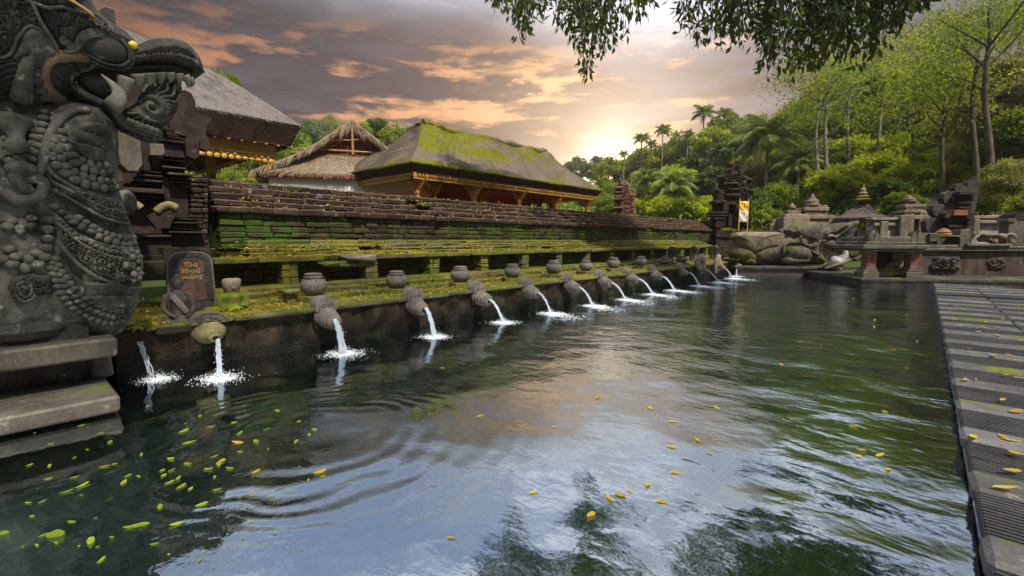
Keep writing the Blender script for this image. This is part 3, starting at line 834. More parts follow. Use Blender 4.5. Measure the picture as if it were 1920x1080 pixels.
def rim(mb, pts, r, base=body, add=.03, n=6, seg=5):
    c = smooth_curve(pts, seg); mb.tube([surf(u, v, base, add) for u, v in c], r, n)
def px_spiral(cx, cy, r0, turns=1.8, n=26, hand=1, ph=0.0):
    return [(cx+r0*(1-k/(n+2))*math.cos(ph+hand*turns*2*PI*k/n), cy+r0*(1-k/(n+2))*math.sin(ph+hand*turns*2*PI*k/n)) for k in range(n)]

# skull, crown
skull_pts = [(-160, -150), (40, -170), (130, -90), (165, -20), (173, 10), (185, 30), (205, 46), (228, 60), (250, 80), (262, 90), (258, 108), (215, 122), (150, 140), (135, 165), (120, 190), (70, 215), (-100, 225), (-170, 100)]
skull = Pillow(NP(skull_pts), .47, .50, .018, rough(.02, 8)); skull.mesh(mb := MB(), n3); kid(mb, 'skull', M['naga_dark'], nroot, True)
patch('crown', [(-120, -140), (30, -150), (120, -80), (160, -10), (150, 5), (125, 18), (95, 14), (62, 4), (78, 40), (98, 72), (80, 58), (50, 48), (32, 70), (18, 100), (0, 108), (-120, 100)], scrolls(.105, .045, 3), .05, .08, .0105, 'naga_dark', skull)
patch('brow_ornament', [(66, 6), (95, 18), (130, 20), (176, 26), (200, 46), (216, 60), (200, 56), (170, 50), (148, 56), (138, 80), (120, 92), (105, 78), (88, 50)], scrolls(.075, .04, 9), .03, .05, .0105, 'naga_dark', skull)
mb = MB()
rim(mb, [(52, 0), (62, 10), (75, 38), (95, 70), (108, 92)], .016, skull, .06); rim(mb, [(62, 4), (88, 14), (120, 14), (150, 24), (182, 30), (200, 46)], .014, skull, .06)
rim(mb, [(0, 108), (20, 100), (34, 70), (50, 50), (70, 52), (90, 72), (98, 92)], .014, skull, .04)
for k in range(4): rim(mb, [(124-k*2, 92+k*2), (138+k*2, 88+k*2), (146+k*4, 70+k*2.5), (160+k*3, 58+k*4), (188, 55+k*4.5), (212-k*2, 66+k*4), (226-k*3, 92+k*.5)], .014-.001*k, skull, .035+.012*k)
kid(mb, 'brow_ridges', M['naga'], nroot, True)
mb = MB()
for (cx_, cy_, r_, hd) in ((200, 52, 13, 1), (216, 70, 9, -1), (186, 40, 9, 1), (128, 60, 9, -1), (120, 74, 8, 1), (132, 84, 7, 1)):
    mb.tube([surf(u, v, skull, .05) for u, v in px_spiral(cx_, cy_, r_, 1.9, 26, hd)], .014, 6)
kid(mb, 'nose_scrolls', M['naga'], nroot, True)
e0 = surf(192, 87, skull); 
mb = MB(); mb.ball(e0, (.12, .185, .135), 22, 14, rot=Matrix.Rotation(rad(-24), 3, 'X')); kid(mb, 'eye', M['naga_dark'], nroot, True)
mb = MB()
for k, (ra, rb) in enumerate(((.20, .15), (.225, .172))):
    pts = []
    for q in np.linspace(0, 2*PI, 40):
        y_ = ra*math.cos(q); z_ = rb*math.sin(q); c_, s_ = math.cos(rad(-24)), math.sin(rad(-24))
        pts.append((e0[0]+.035-.03*k, e0[1]+y_*c_-z_*s_, e0[2]+y_*s_+z_*c_))
    mb.tube(pts, .015, 6)
kid(mb, 'eyelid', M['naga_dark'], nroot, True)
# ear
patch('ear', [(20, 112), (32, 82), (44, 58), (58, 50), (76, 56), (92, 76), (98, 96), (90, 106), (62, 100), (40, 110)], rough(.03, 10), .035, .06, .012, 'naga', skull, .015)
# hair and cheek
patch('hair', [(-60, 112), (20, 108), (50, 104), (68, 118), (70, 150), (84, 188), (112, 205), (84, 214), (40, 205), (-60, 205)], waves(8, 150, .016, .035, 22), .03, .05, .0095, 'naga_dark', skull)
mb = MB(); rim(mb, [(168, 106), (140, 104), (112, 105), (92, 110), (81, 124), (79, 142), (85, 162), (98, 178), (118, 194), (140, 204), (165, 204)], .052, skull, .02, 8)
M['rust'] = stone_mat('rusty_stone', (.12, .075, .04), (.21, .15, .09), 4, lichen=.3, bump=.01, streak=.3)
kid(mb, 'cheek_ridge', M['rust'], nroot, True)
patch('cheek', [(90, 122), (110, 114), (165, 112), (176, 121), (160, 131), (137, 138), (133, 150), (140, 166), (160, 184), (150, 196), (124, 190), (100, 172), (88, 150)], waves(60, 90, .018, .03, 30), .03, .05, .009, 'naga_dark', skull)
mb = MB()
for (u, v) in ((72, 102), (87, 97), (66, 114), (63, 130), (66, 147), (74, 163), (87, 180), (108, 192), (130, 199), (54, 200)):
    c_ = surf(u, v, skull, .03); mb.ball(c_, (.035, .062, .055), 12, 8)
    mb.tube([surf(a_, b_, skull, .075) for a_, b_ in px_spiral(u, v, 7.5, 1.8, 20, 1)], .010, 5)
kid(mb, 'curls', M['naga'], nroot, True)
# upper jaw
uj = Pillow(NP([(165, 104), (200, 96), (235, 92), (257, 86), (272, 78), (295, 73), (318, 74), (340, 80), (357, 92), (370, 110), (378, 128), (378, 140), (364, 150), (352, 147), (345, 136), (320, 126), (290, 124), (255, 128), (220, 134), (180, 140), (150, 146), (140, 130)]), .37, .34, .014,
            lambda a, b: -.03*np.exp(-(((a*4.4+.8*b) % 1.0-.5)/.05)**2)+rough(.012, 14)(a, b))
uj.mesh(mb := MB(), n3); kid(mb, 'upper_jaw', M['naga_dark'], nroot, True)
mb = MB(); lip = [(380, 134), (372, 122), (352, 116), (325, 110), (300, 108), (280, 111), (255, 114), (235, 116), (212, 120), (190, 117), (176, 121), (166, 131), (150, 137), (137, 139), (132, 150), (138, 164), (152, 178), (172, 188), (192, 196), (206, 212), (222, 232), (246, 248), (270, 258), (296, 262)]
ljp = [(134, 148), (142, 158), (165, 176), (190, 188), (210, 200), (228, 216), (246, 228), (268, 238), (288, 244), (302, 248), (304, 256), (298, 266), (286, 269), (262, 262), (242, 252), (222, 238), (205, 222), (190, 206), (165, 198), (145, 188), (125, 170)]
lj = Pillow(NP(ljp), .30, .20, .014, rough(.02, 12))
class MaxBase:
    def __init__(s, *b): s.b = b
    def eval(s, a, b): return np.max([q.eval(a, b) for q in s.b], 0)
hb = MaxBase(skull, uj, lj)
mb.tube([surf(u, v, hb, .012) for u, v in smooth_curve(lip, 4)], .020, 7)
kid(mb, 'lip_rim', M['naga'], nroot, True)
mb = MB()
for u, v in smooth_curve([(366, 118), (345, 108), (320, 103), (295, 102), (270, 106), (250, 107), (225, 110), (205, 112)], 3)[::1]: mb.ball(surf(u, v, hb, .005), (.028, .03, .028), 7, 5)
for u, v in smooth_curve([(150, 186), (170, 198), (188, 208), (202, 224), (222, 242), (245, 255), (265, 262), (284, 268)], 3): mb.ball(surf(u, v-3, hb, .005), (.03, .03, .028), 7, 5)
kid(mb, 'lip_beads', M['naga_dark'], nroot, True)
lj.mesh(mb := MB(), n3); kid(mb, 'lower_jaw', M['naga'], nroot, True)
# palate (inside of the mouth)
pal = Pillow(NP([(140, 140), (180, 128), (250, 122), (320, 122), (352, 134), (354, 146), (320, 140), (285, 138), (250, 146), (235, 168), (232, 190), (205, 190), (175, 184), (150, 168)]), .24, .2, .02, rough(.03, 8))
pal.mesh(mb := MB(), n3); kid(mb, 'palate', M['naga_dark'], nroot, True)
# tongue: a flaming fan round a spiral
cyx, czx = on_x(280, 204, NX+.1)
def flame(a, b):
    dy_, dz_ = a-cyx, b-czx; r_ = np.hypot(dy_, dz_); th = np.arctan2(dz_, dy_)
    w_ = .05*np.cos(24*(th+.10*np.sin(r_*34)))*np.clip((r_-.13)*9, 0, 1)
    c_ = .035*np.cos(2*PI*r_/.085-th)*np.clip(1.2-r_/.14, 0, 1)
    return w_+c_-.03*np.clip(r_*2, 0, 1)
tg = Pillow(NP([(258, 190), (266, 166), (276, 148), (300, 140), (325, 142), (342, 150), (342, 168), (340, 186), (334, 206), (322, 226), (306, 240), (290, 246), (262, 240), (235, 222), (215, 200), (222, 190), (240, 202)], NX+.1), .16, .12, .010, flame)
tg.c0 = .06; tg.mesh(mb := MB(), n3); kid(mb, 'tongue', M['naga'], nroot, True)
M['tooth'] = stone_mat('worn_pale_stone', (.11, .105, .09), (.22, .21, .18), 5, lichen=.3, bump=.01)
def tooth(name, p0, p1, r, dx=.26, bend=0.0):
    a = on_x(*p0, NX+dx); b = on_x(*p1, NX+dx); mb = MB(); pts = []; rs = []
    for q in np.linspace(0, 1, 10):
        pts.append((NX+dx-.02*q, a[0]+(b[0]-a[0])*q+bend*math.sin(PI*q), a[1]+(b[1]-a[1])*q)); rs.append(r*(1-q**1.5)+.004)
    mb.tube(pts, rs, 10); kid(mb, name, M['tooth'], nroot, True)
for (u, v, l_, r_) in ((257, 139, 22, .058), (279, 137, 22, .055), (299, 136, 20, .05), (317, 136, 19, .045), (334, 138, 18, .042)): tooth('tooth', (u, v), (u+1, v+l_), r_, .27, .012)
tooth('fang', (346, 142), (352, 164), .045, .22, .02); tooth('fang', (356, 146), (358, 163), .03, .2, .02)
tooth('molar', (236, 146), (230, 190), .072, .25)
tooth('tusk', (208, 202), (190, 138), .075, .31, .09)
mb = MB()
for k in range(7):
    p_ = on_x(240+k*9, 226+k*3.2, NX+.24); mb.ball((NX+.24, p_[0], p_[1]), (.03, .028, .03), 8, 6)
kid(mb, 'lower_teeth', M['naga'], nroot, True)
mb = MB(); mb.ball(surf(247, 84, hb), (.04, .05, .04), 10, 7); mb.ball(surf(252, 82, hb), (.03, .03, .02), 8, 5)
M['yellow'] = plain_mat('yellow_petals', (.62, .50, .03), .5, .2, 40); tag(mb.build('flower', M['yellow'], None, True), 'yellow flower left on the bridge of the serpent\'s nose', 'flower')
mb = MB()
for k in range(7): mb.tube([surf(118+k*3, -6+k, skull, .12), surf(150+k*2.5, 10+k*2, skull, .12), surf(172+k, 24+k*1.5, skull, .12)], .008, 5)
M['straw'] = plain_mat('woven_straw', (.42, .25, .06), .7, .3, 30); tag(mb.build('straw_offering', M['straw'], None, True), 'bundle of golden straw strips laid on the serpent\'s crown', 'offering')
# back block behind the crown
mb = MB(); mb.prism([on_x(*q, NX-.5) for q in ((180, 70), (182, 24), (196, 18), (212, 24), (217, 60), (225, 90), (190, 110))], NX-.75, NX-.42, 'x'); kid(mb, 'back_fin', M['naga_dark'], nroot)
# earring
mb = MB()
mb.tube([surf(u, v, skull, .10) for u, v in ((56, 110), (50, 125), (46, 150), (40, 186))], [.03, .045, .055, .075], 12)
mb.ball(surf(24, 212, skull, .06), (.13, .155, .135), 16, 10); mb.ball(surf(44, 216, skull, .04), (.10, .13, .12), 14, 9)
mb.tube([surf(u, v, body, .08) for u, v in ((24, 228), (24, 234), (30, 252), (32, 262), (28, 268), (36, 276), (42, 285))], [.13, .10, .055, .05, .07, .075, .03], 12)
mb.ball(surf(40, 318, body, .05), (.09, .10, .07), 12, 8); mb.ball(surf(33, 332, body, .05), (.07, .06, .09), 10, 8)
kid(mb, 'earring', M['naga'], nroot, True)
# hood edge
mb = MB()
rim(mb, [(165, 206), (140, 208), (122, 216), (106, 232), (92, 255), (84, 285), (80, 310), (70, 330)], .034, body, .03, 7); rim(mb, [(84, 290), (88, 310), (100, 328), (125, 345), (150, 358)], .02, body, .03)
kid(mb, 'hood_edge', M['naga'], nroot, True)
# belly plates
patch('belly_plates', [(130, 262), (134, 244), (150, 228), (180, 228), (206, 240), (212, 250), (200, 268), (196, 290), (196, 304), (170, 300), (145, 285)], plates(.105, .075, -.12), .07, .05, .011)
patch('belly_plates', [(152, 506), (175, 515), (215, 528), (250, 542), (255, 560), (246, 578), (215, 586), (185, 574), (162, 556), (154, 530)], plates(.13, .075, -.1), .07, .05, .011)
# carved bands
b1 = [(88, 325), (104, 340), (130, 350), (165, 360), (200, 368), (224, 372), (234, 392), (245, 420), (225, 418), (200, 410), (165, 392), (130, 372), (100, 355)]
p1 = patch('chest_band', b1, scrolls(.072, .050, 21), .085, .06, .0095)
b2 = [(98, 398), (125, 425), (160, 446), (200, 458), (240, 464), (258, 462), (266, 490), (267, 520), (262, 538), (240, 538), (205, 528), (170, 512), (140, 488), (108, 452)]
p2 = patch('chest_band', b2, scrolls(.092, .062, 33), .10, .06, .0095)
mb = MB()
rim(mb, [(98, 340), (120, 352), (165, 375), (200, 390), (240, 400)], .012, p1, .01); rim(mb, [(88, 326), (130, 350), (165, 360), (224, 372)], .015, p1, .0); rim(mb, [(100, 355), (130, 372), (165, 392), (200, 410), (243, 420)], .016, body, .08)
rim(mb, [(100, 400), (140, 437), (200, 461), (256, 466)], .016, p2, 0); rim(mb, [(104, 415), (150, 455), (200, 478), (262, 490)], .014, p2, .012); rim(mb, [(108, 452), (140, 488), (170, 512), (205, 528), (240, 538), (262, 538)], .02, body, .09)
for c_ in smooth_curve([(110, 412), (150, 446), (200, 468), (240, 476)], 5): mb.ball(surf(*c_, p2, .012), (.02, .026, .02), 7, 5)
kid(mb, 'band_edges', M['naga'], nroot, True)
mb = MB()
for (u, v, R_) in ((248, 482, .085), (250, 514, .085), (222, 520, .06), (235, 498, .05)):
    c_ = surf(u, v, p2, .02); mb.ball(c_, (.04, .035, .035), 10, 7)
    for k in range(8):
        q = 2*PI*k/8; mb.ball(c_+np.array((-.01, R_*.7*math.cos(q), R_*.7*math.sin(q))), (.022, R_*.32, R_*.32), 8, 5)
kid(mb, 'rosettes', M['naga'], nroot, True)
mb = MB(); pp = px_spiral(46, 545, 22, 2.4, 40); mb.tube([surf(u, v, body, .05) for u, v in pp], .014, 6)
kid(mb, 'side_spiral', M['naga'], nroot, True)
patch('side_ornament', [(20, 520), (55, 512), (98, 518), (100, 552), (70, 556), (50, 570), (22, 560), (14, 540)], scrolls(.08, .04, 14), .04, .05, .0105, 'naga_dark')
# shoulder scroll
mb = MB()
rim(mb, [(-60, 330), (-20, 352), (8, 362), (30, 374), (52, 376), (70, 368), (82, 354), (80, 342), (66, 335), (50, 337), (44, 346), (52, 354), (62, 352)], .045, body, .06, 8)
kid(mb, 'shoulder_scroll', M['naga'], nroot, True)
patch('shoulder_plate', [(-80, 300), (-20, 300), (0, 308), (20, 326), (44, 336), (46, 350), (70, 362), (50, 374), (20, 368), (-10, 358), (-80, 338)], rough(.03, 9), .03, .06, .014, 'naga', body, .02)
# beads: every string is a part
strings = [
 (.046, [(117, 241), (114, 251), (116, 259), (120, 267), (127, 281), (143, 296), (155, 302), (173, 308), (187, 310), (203, 309)]),
 (.046, [(108, 251), (109, 265), (112, 271), (117, 279), (122, 285), (134, 300), (145, 308), (158, 316), (173, 320), (188, 322), (200, 322), (208, 318)]),
 (.046, [(102, 257), (102, 265), (106, 277), (107, 284), (114, 298), (118, 305), (124, 313), (132, 320), (145, 326), (160, 332), (177, 336), (192, 340), (205, 340), (215, 338)]),
 (.050, [(98, 267), (97, 275), (96, 288), (98, 296), (103, 304), (108, 312), (114, 319), (122, 325), (132, 332), (147, 341), (163, 346), (180, 350), (197, 353), (210, 352), (219, 349)]),
 (.042, [(83, 206), (82, 220), (80, 235), (77, 251), (72, 267), (68, 281), (66, 290), (61, 298), (51, 304), (38, 304), (26, 304), (17, 300), (7, 294), (-10, 288)]),
 (.038, [(65, 239), (64, 249), (60, 265), (57, 281), (51, 290), (43, 295), (32, 295), (21, 291), (17, 283), (15, 275), (14, 261), (13, 241)]),
 (.044, [(130, 410), (144, 422), (164, 431), (176, 440), (193, 447), (209, 453), (226, 458), (241, 459), (254, 455)]),
 (.040, [(140, 404), (154, 412), (169, 422), (195, 437), (209, 442), (224, 445), (235, 446), (252, 446)]),
 (.036, [(98, 380), (108, 392), (122, 402), (136, 414)]),
 (.038, [(104, 479), (108, 494), (116, 506), (123, 516), (130, 528), (140, 542), (152, 552), (161, 559), (173, 566), (183, 572), (196, 577), (209, 581), (221, 583), (231, 582), (241, 578), (250, 570)]),
 (.036, [(99, 487), (104, 504), (113, 518), (120, 535), (130, 547), (140, 556), (154, 571), (166, 579), (181, 585), (193, 590), (205, 593), (214, 593), (224, 593), (234, 589), (243, 583)]),
 (.036, [(96, 496), (99, 511), (104, 525), (107, 537), (113, 547), (123, 561), (132, 573), (144, 583), (156, 590), (169, 597), (183, 602), (196, 605), (208, 606), (219, 603), (229, 600), (240, 592)]),
 (.050, [(92, 404), (91, 422), (90, 434), (89, 446), (89, 458), (85, 472), (82, 485), (70, 496), (55, 501), (41, 502), (25, 497), (12, 489), (-10, 480)]),
 (.046, [(72, 467), (67, 479), (54, 487), (42, 485), (31, 481), (19, 470), (12, 458)]),
 (.046, [(67, 417), (59, 424), (46, 429), (31, 430), (19, 428), (8, 419), (0, 417), (-20, 410)]),
 (.042, [(70, 406), (58, 410), (48, 417), (34, 418), (24, 416), (17, 407)])]
for r_, pts in strings:
    r_ *= .86
    c_ = np.array([surf(u, v, body, r_*.55) for u, v in smooth_curve(pts, 7)])
    L_ = np.concatenate([[0], np.cumsum(np.linalg.norm(np.diff(c_, axis=0), axis=1))]); n_ = max(3, int(L_[-1]/(r_*1.72)))
    mb = MB()
    for k in range(n_):
        q = L_[-1]*(k+.5)/n_; P_c = np.array([np.interp(q, L_, c_[:, i]) for i in range(3)]); P_d = np.array([np.interp(min(q+.01, L_[-1]), L_, c_[:, i]) for i in range(3)])-P_c
        ang = math.atan2(P_d[2], P_d[1]+1e-9); s_ = RNG.uniform(.92, 1.06)
        mb.ball(P_c, (r_*.95*s_, r_*.90*s_, r_*1.12*s_) if abs(P_d[1]) > abs(P_d[2])*1.6 else (r_*.95*s_, r_*1.16*s_, r_*.86*s_), 10, 7, rot=(Matrix.Rotation(ang, 3, 'X') if abs(P_d[1]) > abs(P_d[2])*1.6 else None), tint=RNG.uniform(-.18, .2))
    kid(mb, 'bead_string', M['naga'], nroot, True)
# the stacked slabs below it
sr = empty('stone_plinth', (-6.2, -.2, 0), 'two stacked weathered stone slabs under the serpent statue, stepping out over the water', 'plinth')
mb = MB(); mb.stone(-7.4, -3.2, .43, -5.5, .665, .60, .02, .004); kid(mb, 'upper_slab', M['slab'], sr)
mb = MB(); mb.stone(-7.4, -3.2, .03, -5.08, .60, .165, .02, .004); kid(mb, 'lower_slab', M['slab'], sr)
mb = MB(); mb.box(-7.3, -3.1, -.9, -5.75, .62, .035); mb.box(-7.3, -3.1, .155, -5.95, .645, .44); mb.stone(-6.3, .50, .16, -5.86, .662, .435, .02, .01); kid(mb, 'core', M['andesite'], sr)
mb = MB(); mb.box(-6.9, -2.8, .59, -5.7, .5, .80, j=.03); mb.ball((-6.15, .10, .72), (.55, .46, .18), 16, 8); kid(mb, 'foot_block', M['naga_dark'], nroot)
# ------------------------------------------------------------------ carved gateway pier behind the serpent
gr = empty('carved_gate', (-8.8, 1.8, .5), 'dark brown carved stone gate pier with stepped cornices and scalloped wings, behind the serpent statue', 'gate')
def pbox(mb, u0, v0, u1, v1, X, dep=.3, c=.012, tint=0.0):
    y0, z1 = on_x(u0, v0, X); y1, z0 = on_x(u1, v1, X)
    mb.stone(X-dep, min(y0, y1), min(z0, z1), X, max(y0, y1), max(z0, z1), c, .005, tint)
def pprism(mb, pts, X, dep=.12): mb.prism([on_x(u, v, X) for u, v in pts][::-1], X-dep, X, 'x')
mb = MB(); pprism(mb, [(90, 120), (300, 150), (318, 238), (345, 265), (347, 330), (386, 334), (392, 505), (60, 505)], -9.05, .8); kid(mb, 'core', M['gatebrown'], gr)
mb = MB()
pprism(mb, [(318, 238), (320, 190), (330, 176), (345, 168), (358, 174), (366, 188), (367, 206), (378, 214), (392, 219), (396, 226), (386, 236), (385, 250), (391, 262), (396, 274), (388, 282), (376, 278), (374, 262), (350, 256), (330, 250)], -8.72, .2)
kid(mb, 'scalloped_wing', M['gatebrown'], gr)
mb = MB(); pprism(mb, [(348, 258), (360, 254), (373, 257), (374, 292), (366, 298), (350, 292)], -8.5, .22); kid(mb, 'hanging_plate', M['gatebrown'], gr)
mb = MB()
for k in range(6): pbox(mb, 309+k*1.5, 239+k*4.2, 322+k*5, 244+k*4.2, -8.66+.015*k, .3, tint=RNG.uniform(-.2, .2))
for (a, b, c, d_, X) in ((305, 263, 347, 267, -8.52), (306, 268, 346, 297, -8.6), (304, 298, 348, 303, -8.5), (307, 304, 345, 309, -8.55), (304, 310, 349, 318, -8.48), (266, 262, 284, 320, -8.62), (281, 291, 308, 320, -8.66),
                        (266, 320, 302, 325, -8.5), (260, 326, 306, 334, -8.44), (254, 335, 306, 343, -8.38), (262, 344, 300, 349, -8.5), (231, 350, 309, 364, -8.32), (240, 365, 303, 371, -8.4), (250, 372, 296, 377, -8.46),
                        (316, 322, 361, 331, -8.44), (321, 332, 360, 338, -8.48), (328, 339, 360, 345, -8.52), (338, 346, 360, 352, -8.56), (304, 330, 356, 410, -8.68), (232, 377, 304, 440, -8.66)):
    pbox(mb, a, b, c, d_, X, .45, tint=RNG.uniform(-.2, .25))
kid(mb, 'cornices', M['gatebrown'], gr)
mb = MB()
v = 333
while v < 492:
    h_ = RNG.uniform(8, 12); u = 357+RNG.uniform(-2, 2)
    while u < 386: w_ = RNG.uniform(14, 26); pbox(mb, u, v, min(u+w_, 391), v+h_-.8, -8.62+RNG.uniform(-.03, .05), .4, .015, RNG.uniform(-.3, .3)); u += w_+.7
    v += h_
kid(mb, 'brick_return', M['cap'], gr)
mb = MB()
for (a, b, c, d_, X) in ((322, 409, 380, 414, -8.3), (318, 415, 382, 421, -8.26), (322, 422, 376, 432, -8.32), (316, 433, 384, 438, -8.2), (250, 440, 322, 446, -8.2), (252, 447, 324, 478, -8.28), (322, 440, 386, 484, -8.35), (246, 479, 390, 490, -8.12), (306, 464, 338, 500, -8.0), (374, 466, 400, 500, -8.0), (240, 491, 400, 520, -7.9)):
    pbox(mb, a, b, c, d_, X, .8, tint=RNG.uniform(-.2, .2))
M['mossdark'] = stone_mat('dark_mossy_stone', (.018, .017, .012), (.034, .030, .022), 3, moss=.15, moss_col=(.016, .02, .006), bump=.012)
kid(mb, 'base', M['mossdark'], gr)
mb = MB()
y0, z0 = on_x(226, 238, -8.25)
pprism(mb, [(222, 236), (246, 236), (262, 246), (267, 308), (258, 320), (240, 320), (226, 306), (222, 280)], -8.22, .35); kid(mb, 'hanging_slab', M['slab'], gr)
mb = MB(); pprism(mb, [(281, 268), (306, 270), (309, 286), (303, 291), (282, 290)], -8.4, .2); kid(mb, 'grey_block', M['slab'], gr)
mb = MB(); c_ = on_x(236, 379, -8.1); mb.ball((-8.1, c_[0], c_[1]), (.12, .12, .17), 14, 10); kid(mb, 'knob', M['naga'], gr, True)
for pts, ed in (([(276, 406), (292, 398), (305, 387), (318, 385), (331, 391), (331, 398), (324, 412), (318, 428), (294, 428)], [(292, 397), (305, 387), (318, 384), (332, 390)]),
                ([(247, 384), (258, 386), (264, 392), (258, 402), (248, 420), (246, 428), (238, 420), (242, 400)], [(246, 382), (256, 384), (264, 390)])):
    mb = MB(); pprism(mb, pts, -8.2, .15); w_ = mb.build('wing', M['gatebrown']); bpy.context.view_layer.update(); w_.parent = gr; w_.matrix_parent_inverse = Matrix.Translation(-gr.location)
    mb = MB(); mb.tube([(-8.19, *on_x(u, v, -8.2)) for u, v in smooth_curve(ed, 4)], .028, 6, squash=2.0); kid(mb, 'moss_edge', M['yell'], gr, True)

# ------------------------------------------------------------------ inscribed stele
st = empty('inscribed_stele', (-7.0, 1.65, .55), 'round-topped dark stone tablet with carved border and three lines of gold lettering', 'stone tablet')
sx = lambda x, y: (x/10.8+310, y/10.8+470)
o_ = [(60, 1180), (60, 700), (50, 500), (45, 300), (50, 220), (90, 140), (180, 75), (320, 40), (500, 35), (700, 40), (820, 75), (900, 140), (940, 230), (960, 420), (990, 700), (1030, 1180)]
SX = -6.95
mb = MB(); mb.prism([on_x(*sx(*q), SX) for q in o_], SX-.12, SX, 'x'); kid(mb, 'tablet', M['andesite'], st)
mb = MB(); mb.tube([(SX-.004, *on_x(*sx(*q), SX)) for q in smooth_curve(o_, 3)], .011, 6)
for q in smooth_curve([(300, 960), (290, 600), (265, 300), (300, 215), (420, 175), (600, 175), (720, 215), (760, 320), (800, 600), (830, 960)], 7): mb.ball((SX+.004, *on_x(*sx(*q), SX)), .0085, 6, 4)
kid(mb, 'border_rim', M['pot'], st, True)
brd = [(70, 1000), (75, 500), (75, 260), (120, 160), (220, 95), (340, 65), (500, 60), (690, 65), (800, 95), (880, 160), (915, 260), (940, 500), (1000, 1000), (850, 1000), (800, 500), (770, 270), (720, 190), (600, 155), (420, 155), (290, 190), (245, 270), (255, 500), (270, 1000)]
pl = Pillow([on_x(*sx(*q), SX) for q in brd], .006, .02, .005, scrolls(.045, .014, 5)); mb = MB(); pl.mesh(mb, lambda a, b, c: (SX+.004+c, a, b), two=False); kid(mb, 'carved_border', M['andesite'], st, True)
M['plaque'] = stone_mat('red_brown_panel', (.06, .035, .032), (.11, .07, .062), 8, bump=.003, rough=.5)
mb = MB(); mb.prism([on_x(*sx(*q), SX) for q in [(310, 1000), (300, 600), (285, 300), (315, 225), (420, 195), (600, 195), (710, 225), (745, 320), (780, 600), (800, 1000)]], SX-.01, SX+.006, 'x'); kid(mb, 'panel', M['plaque'], st)
M['gold'] = plain_mat('gold_paint', (.34, .20, .05), .5, .3, 60, metal=.1)
glyphs = [
 [(372, 262), (395, 240), (430, 232), (470, 236), (505, 255), (520, 290), (495, 318), (440, 324), (400, 305), (398, 275), (425, 262), (455, 275), (450, 295)], [(478, 240), (490, 275), (515, 322)], [(532, 290), (552, 300), (560, 312), (572, 285), (585, 268), (615, 265), (635, 285), (628, 305), (595, 308), (590, 320), (640, 318)],
 [(305, 400), (325, 395), (335, 420), (322, 445), (345, 450), (365, 440), (365, 405), (345, 400)], [(330, 385), (360, 375), (385, 385)], [(385, 445), (395, 405), (425, 392), (440, 420), (432, 448), (400, 448)], [(400, 388), (430, 378), (450, 390)], [(450, 412), (470, 405), (480, 445), (495, 410), (515, 408), (520, 446)],
 [(532, 410), (540, 445), (565, 448), (570, 410), (590, 412), (588, 446)], [(605, 445), (600, 410), (625, 400), (640, 425), (632, 448)], [(628, 392), (650, 370), (690, 368), (712, 395)], [(655, 400), (650, 445), (685, 445), (685, 400), (700, 470)],
 [(320, 540), (345, 532), (355, 562), (335, 572), (370, 574), (378, 540)], [(390, 572), (388, 535), (410, 530), (425, 570), (440, 532), (455, 535), (455, 572)], [(470, 540), (478, 572), (505, 570), (505, 530), (525, 525), (530, 568)], [(500, 515), (520, 495), (548, 492), (565, 510)],
 [(545, 535), (545, 570), (572, 570), (578, 530), (595, 535), (598, 565)], [(612, 560), (608, 525), (630, 515), (650, 530), (640, 550), (655, 562)], [(668, 530), (680, 520), (700, 545), (690, 562), (715, 560), (722, 500)], [(705, 500), (730, 490), (745, 520), (765, 515)], [(700, 575), (720, 560), (735, 580)]]
mb = MB()
for g_ in glyphs: mb.tube([(SX+.009, *on_x(*sx(x, y), SX)) for x, y in smooth_curve(g_, 3)], .0050, 5)
kid(mb, 'gold_lettering', M['gold'], st, True)

# ------------------------------------------------------------------ small seated figure in front of it
def remesh(o, vox=.01, sm=6):
    r_ = o.modifiers.new('Remesh', 'REMESH'); r_.mode = 'VOXEL'; r_.voxel_size = vox; r_.use_smooth_shade = True
    s_ = o.modifiers.new('Smooth', 'SMOOTH'); s_.iterations = sm; s_.factor = .5
    return o
def lmb(mb, pts, rs, n=12): mb.tube(pts, rs, n)
bz = .50; by = 1.36; bx = -6.48
sf = empty('seated_figure', (bx, by, bz), 'small dark stone meditating figure seated with crossed legs beside the tablet', 'statue')
S = .98
def Q(x, y, z): return (bx+x*S, by+y*S, bz+z*S)
mb = MB()
lmb(mb, [Q(-.02, 0, .08), Q(0, 0, .20), Q(.01, 0, .30), Q(0, 0, .385), Q(0, 0, .42), Q(0, 0, .46)], [.098*S, .078*S, .095*S, .088*S, .042*S, .034*S], 16)      # torso, neck
for s_ in (-1, 1):
    lmb(mb, [Q(0, s_*.08, .375), Q(-.005, s_*.122, .345), Q(.0, s_*.142, .27), Q(.02, s_*.150, .215), Q(.07, s_*.115, .155), Q(.11, s_*.06, .115)], [.036*S, .040*S, .033*S, .029*S, .025*S, .020*S])      # arms
    lmb(mb, [Q(-.01, s_*.05, .06), Q(.06, s_*.14, .055), Q(.09, s_*.20, .045)], [.065*S, .062*S, .045*S])
    lmb(mb, [Q(.09, s_*.20, .045), Q(.15, s_*.10, .042), Q(.15, s_*-.03, .05+.02*(s_ > 0))], [.045*S, .038*S, .027*S])
    mb.ball(Q(.155, s_*-.06, .062+.02*(s_ > 0)), (.022*S, .045*S, .017*S), 10, 6)
    mb.ball(Q(-.005, s_*.058, .497), (.014*S, .011*S, .032*S), 8, 6)      # long ears
mb.ball(Q(.012, 0, .505), (.058*S, .052*S, .068*S), 18, 12)      # head
mb.ball(Q(.066, 0, .498), (.014*S, .009*S, .018*S), 8, 6); mb.ball(Q(.058, 0, .474), (.01*S, .018*S, .006*S), 8, 5); mb.ball(Q(.045, 0, .455), (.02*S, .018*S, .012*S), 8, 5)
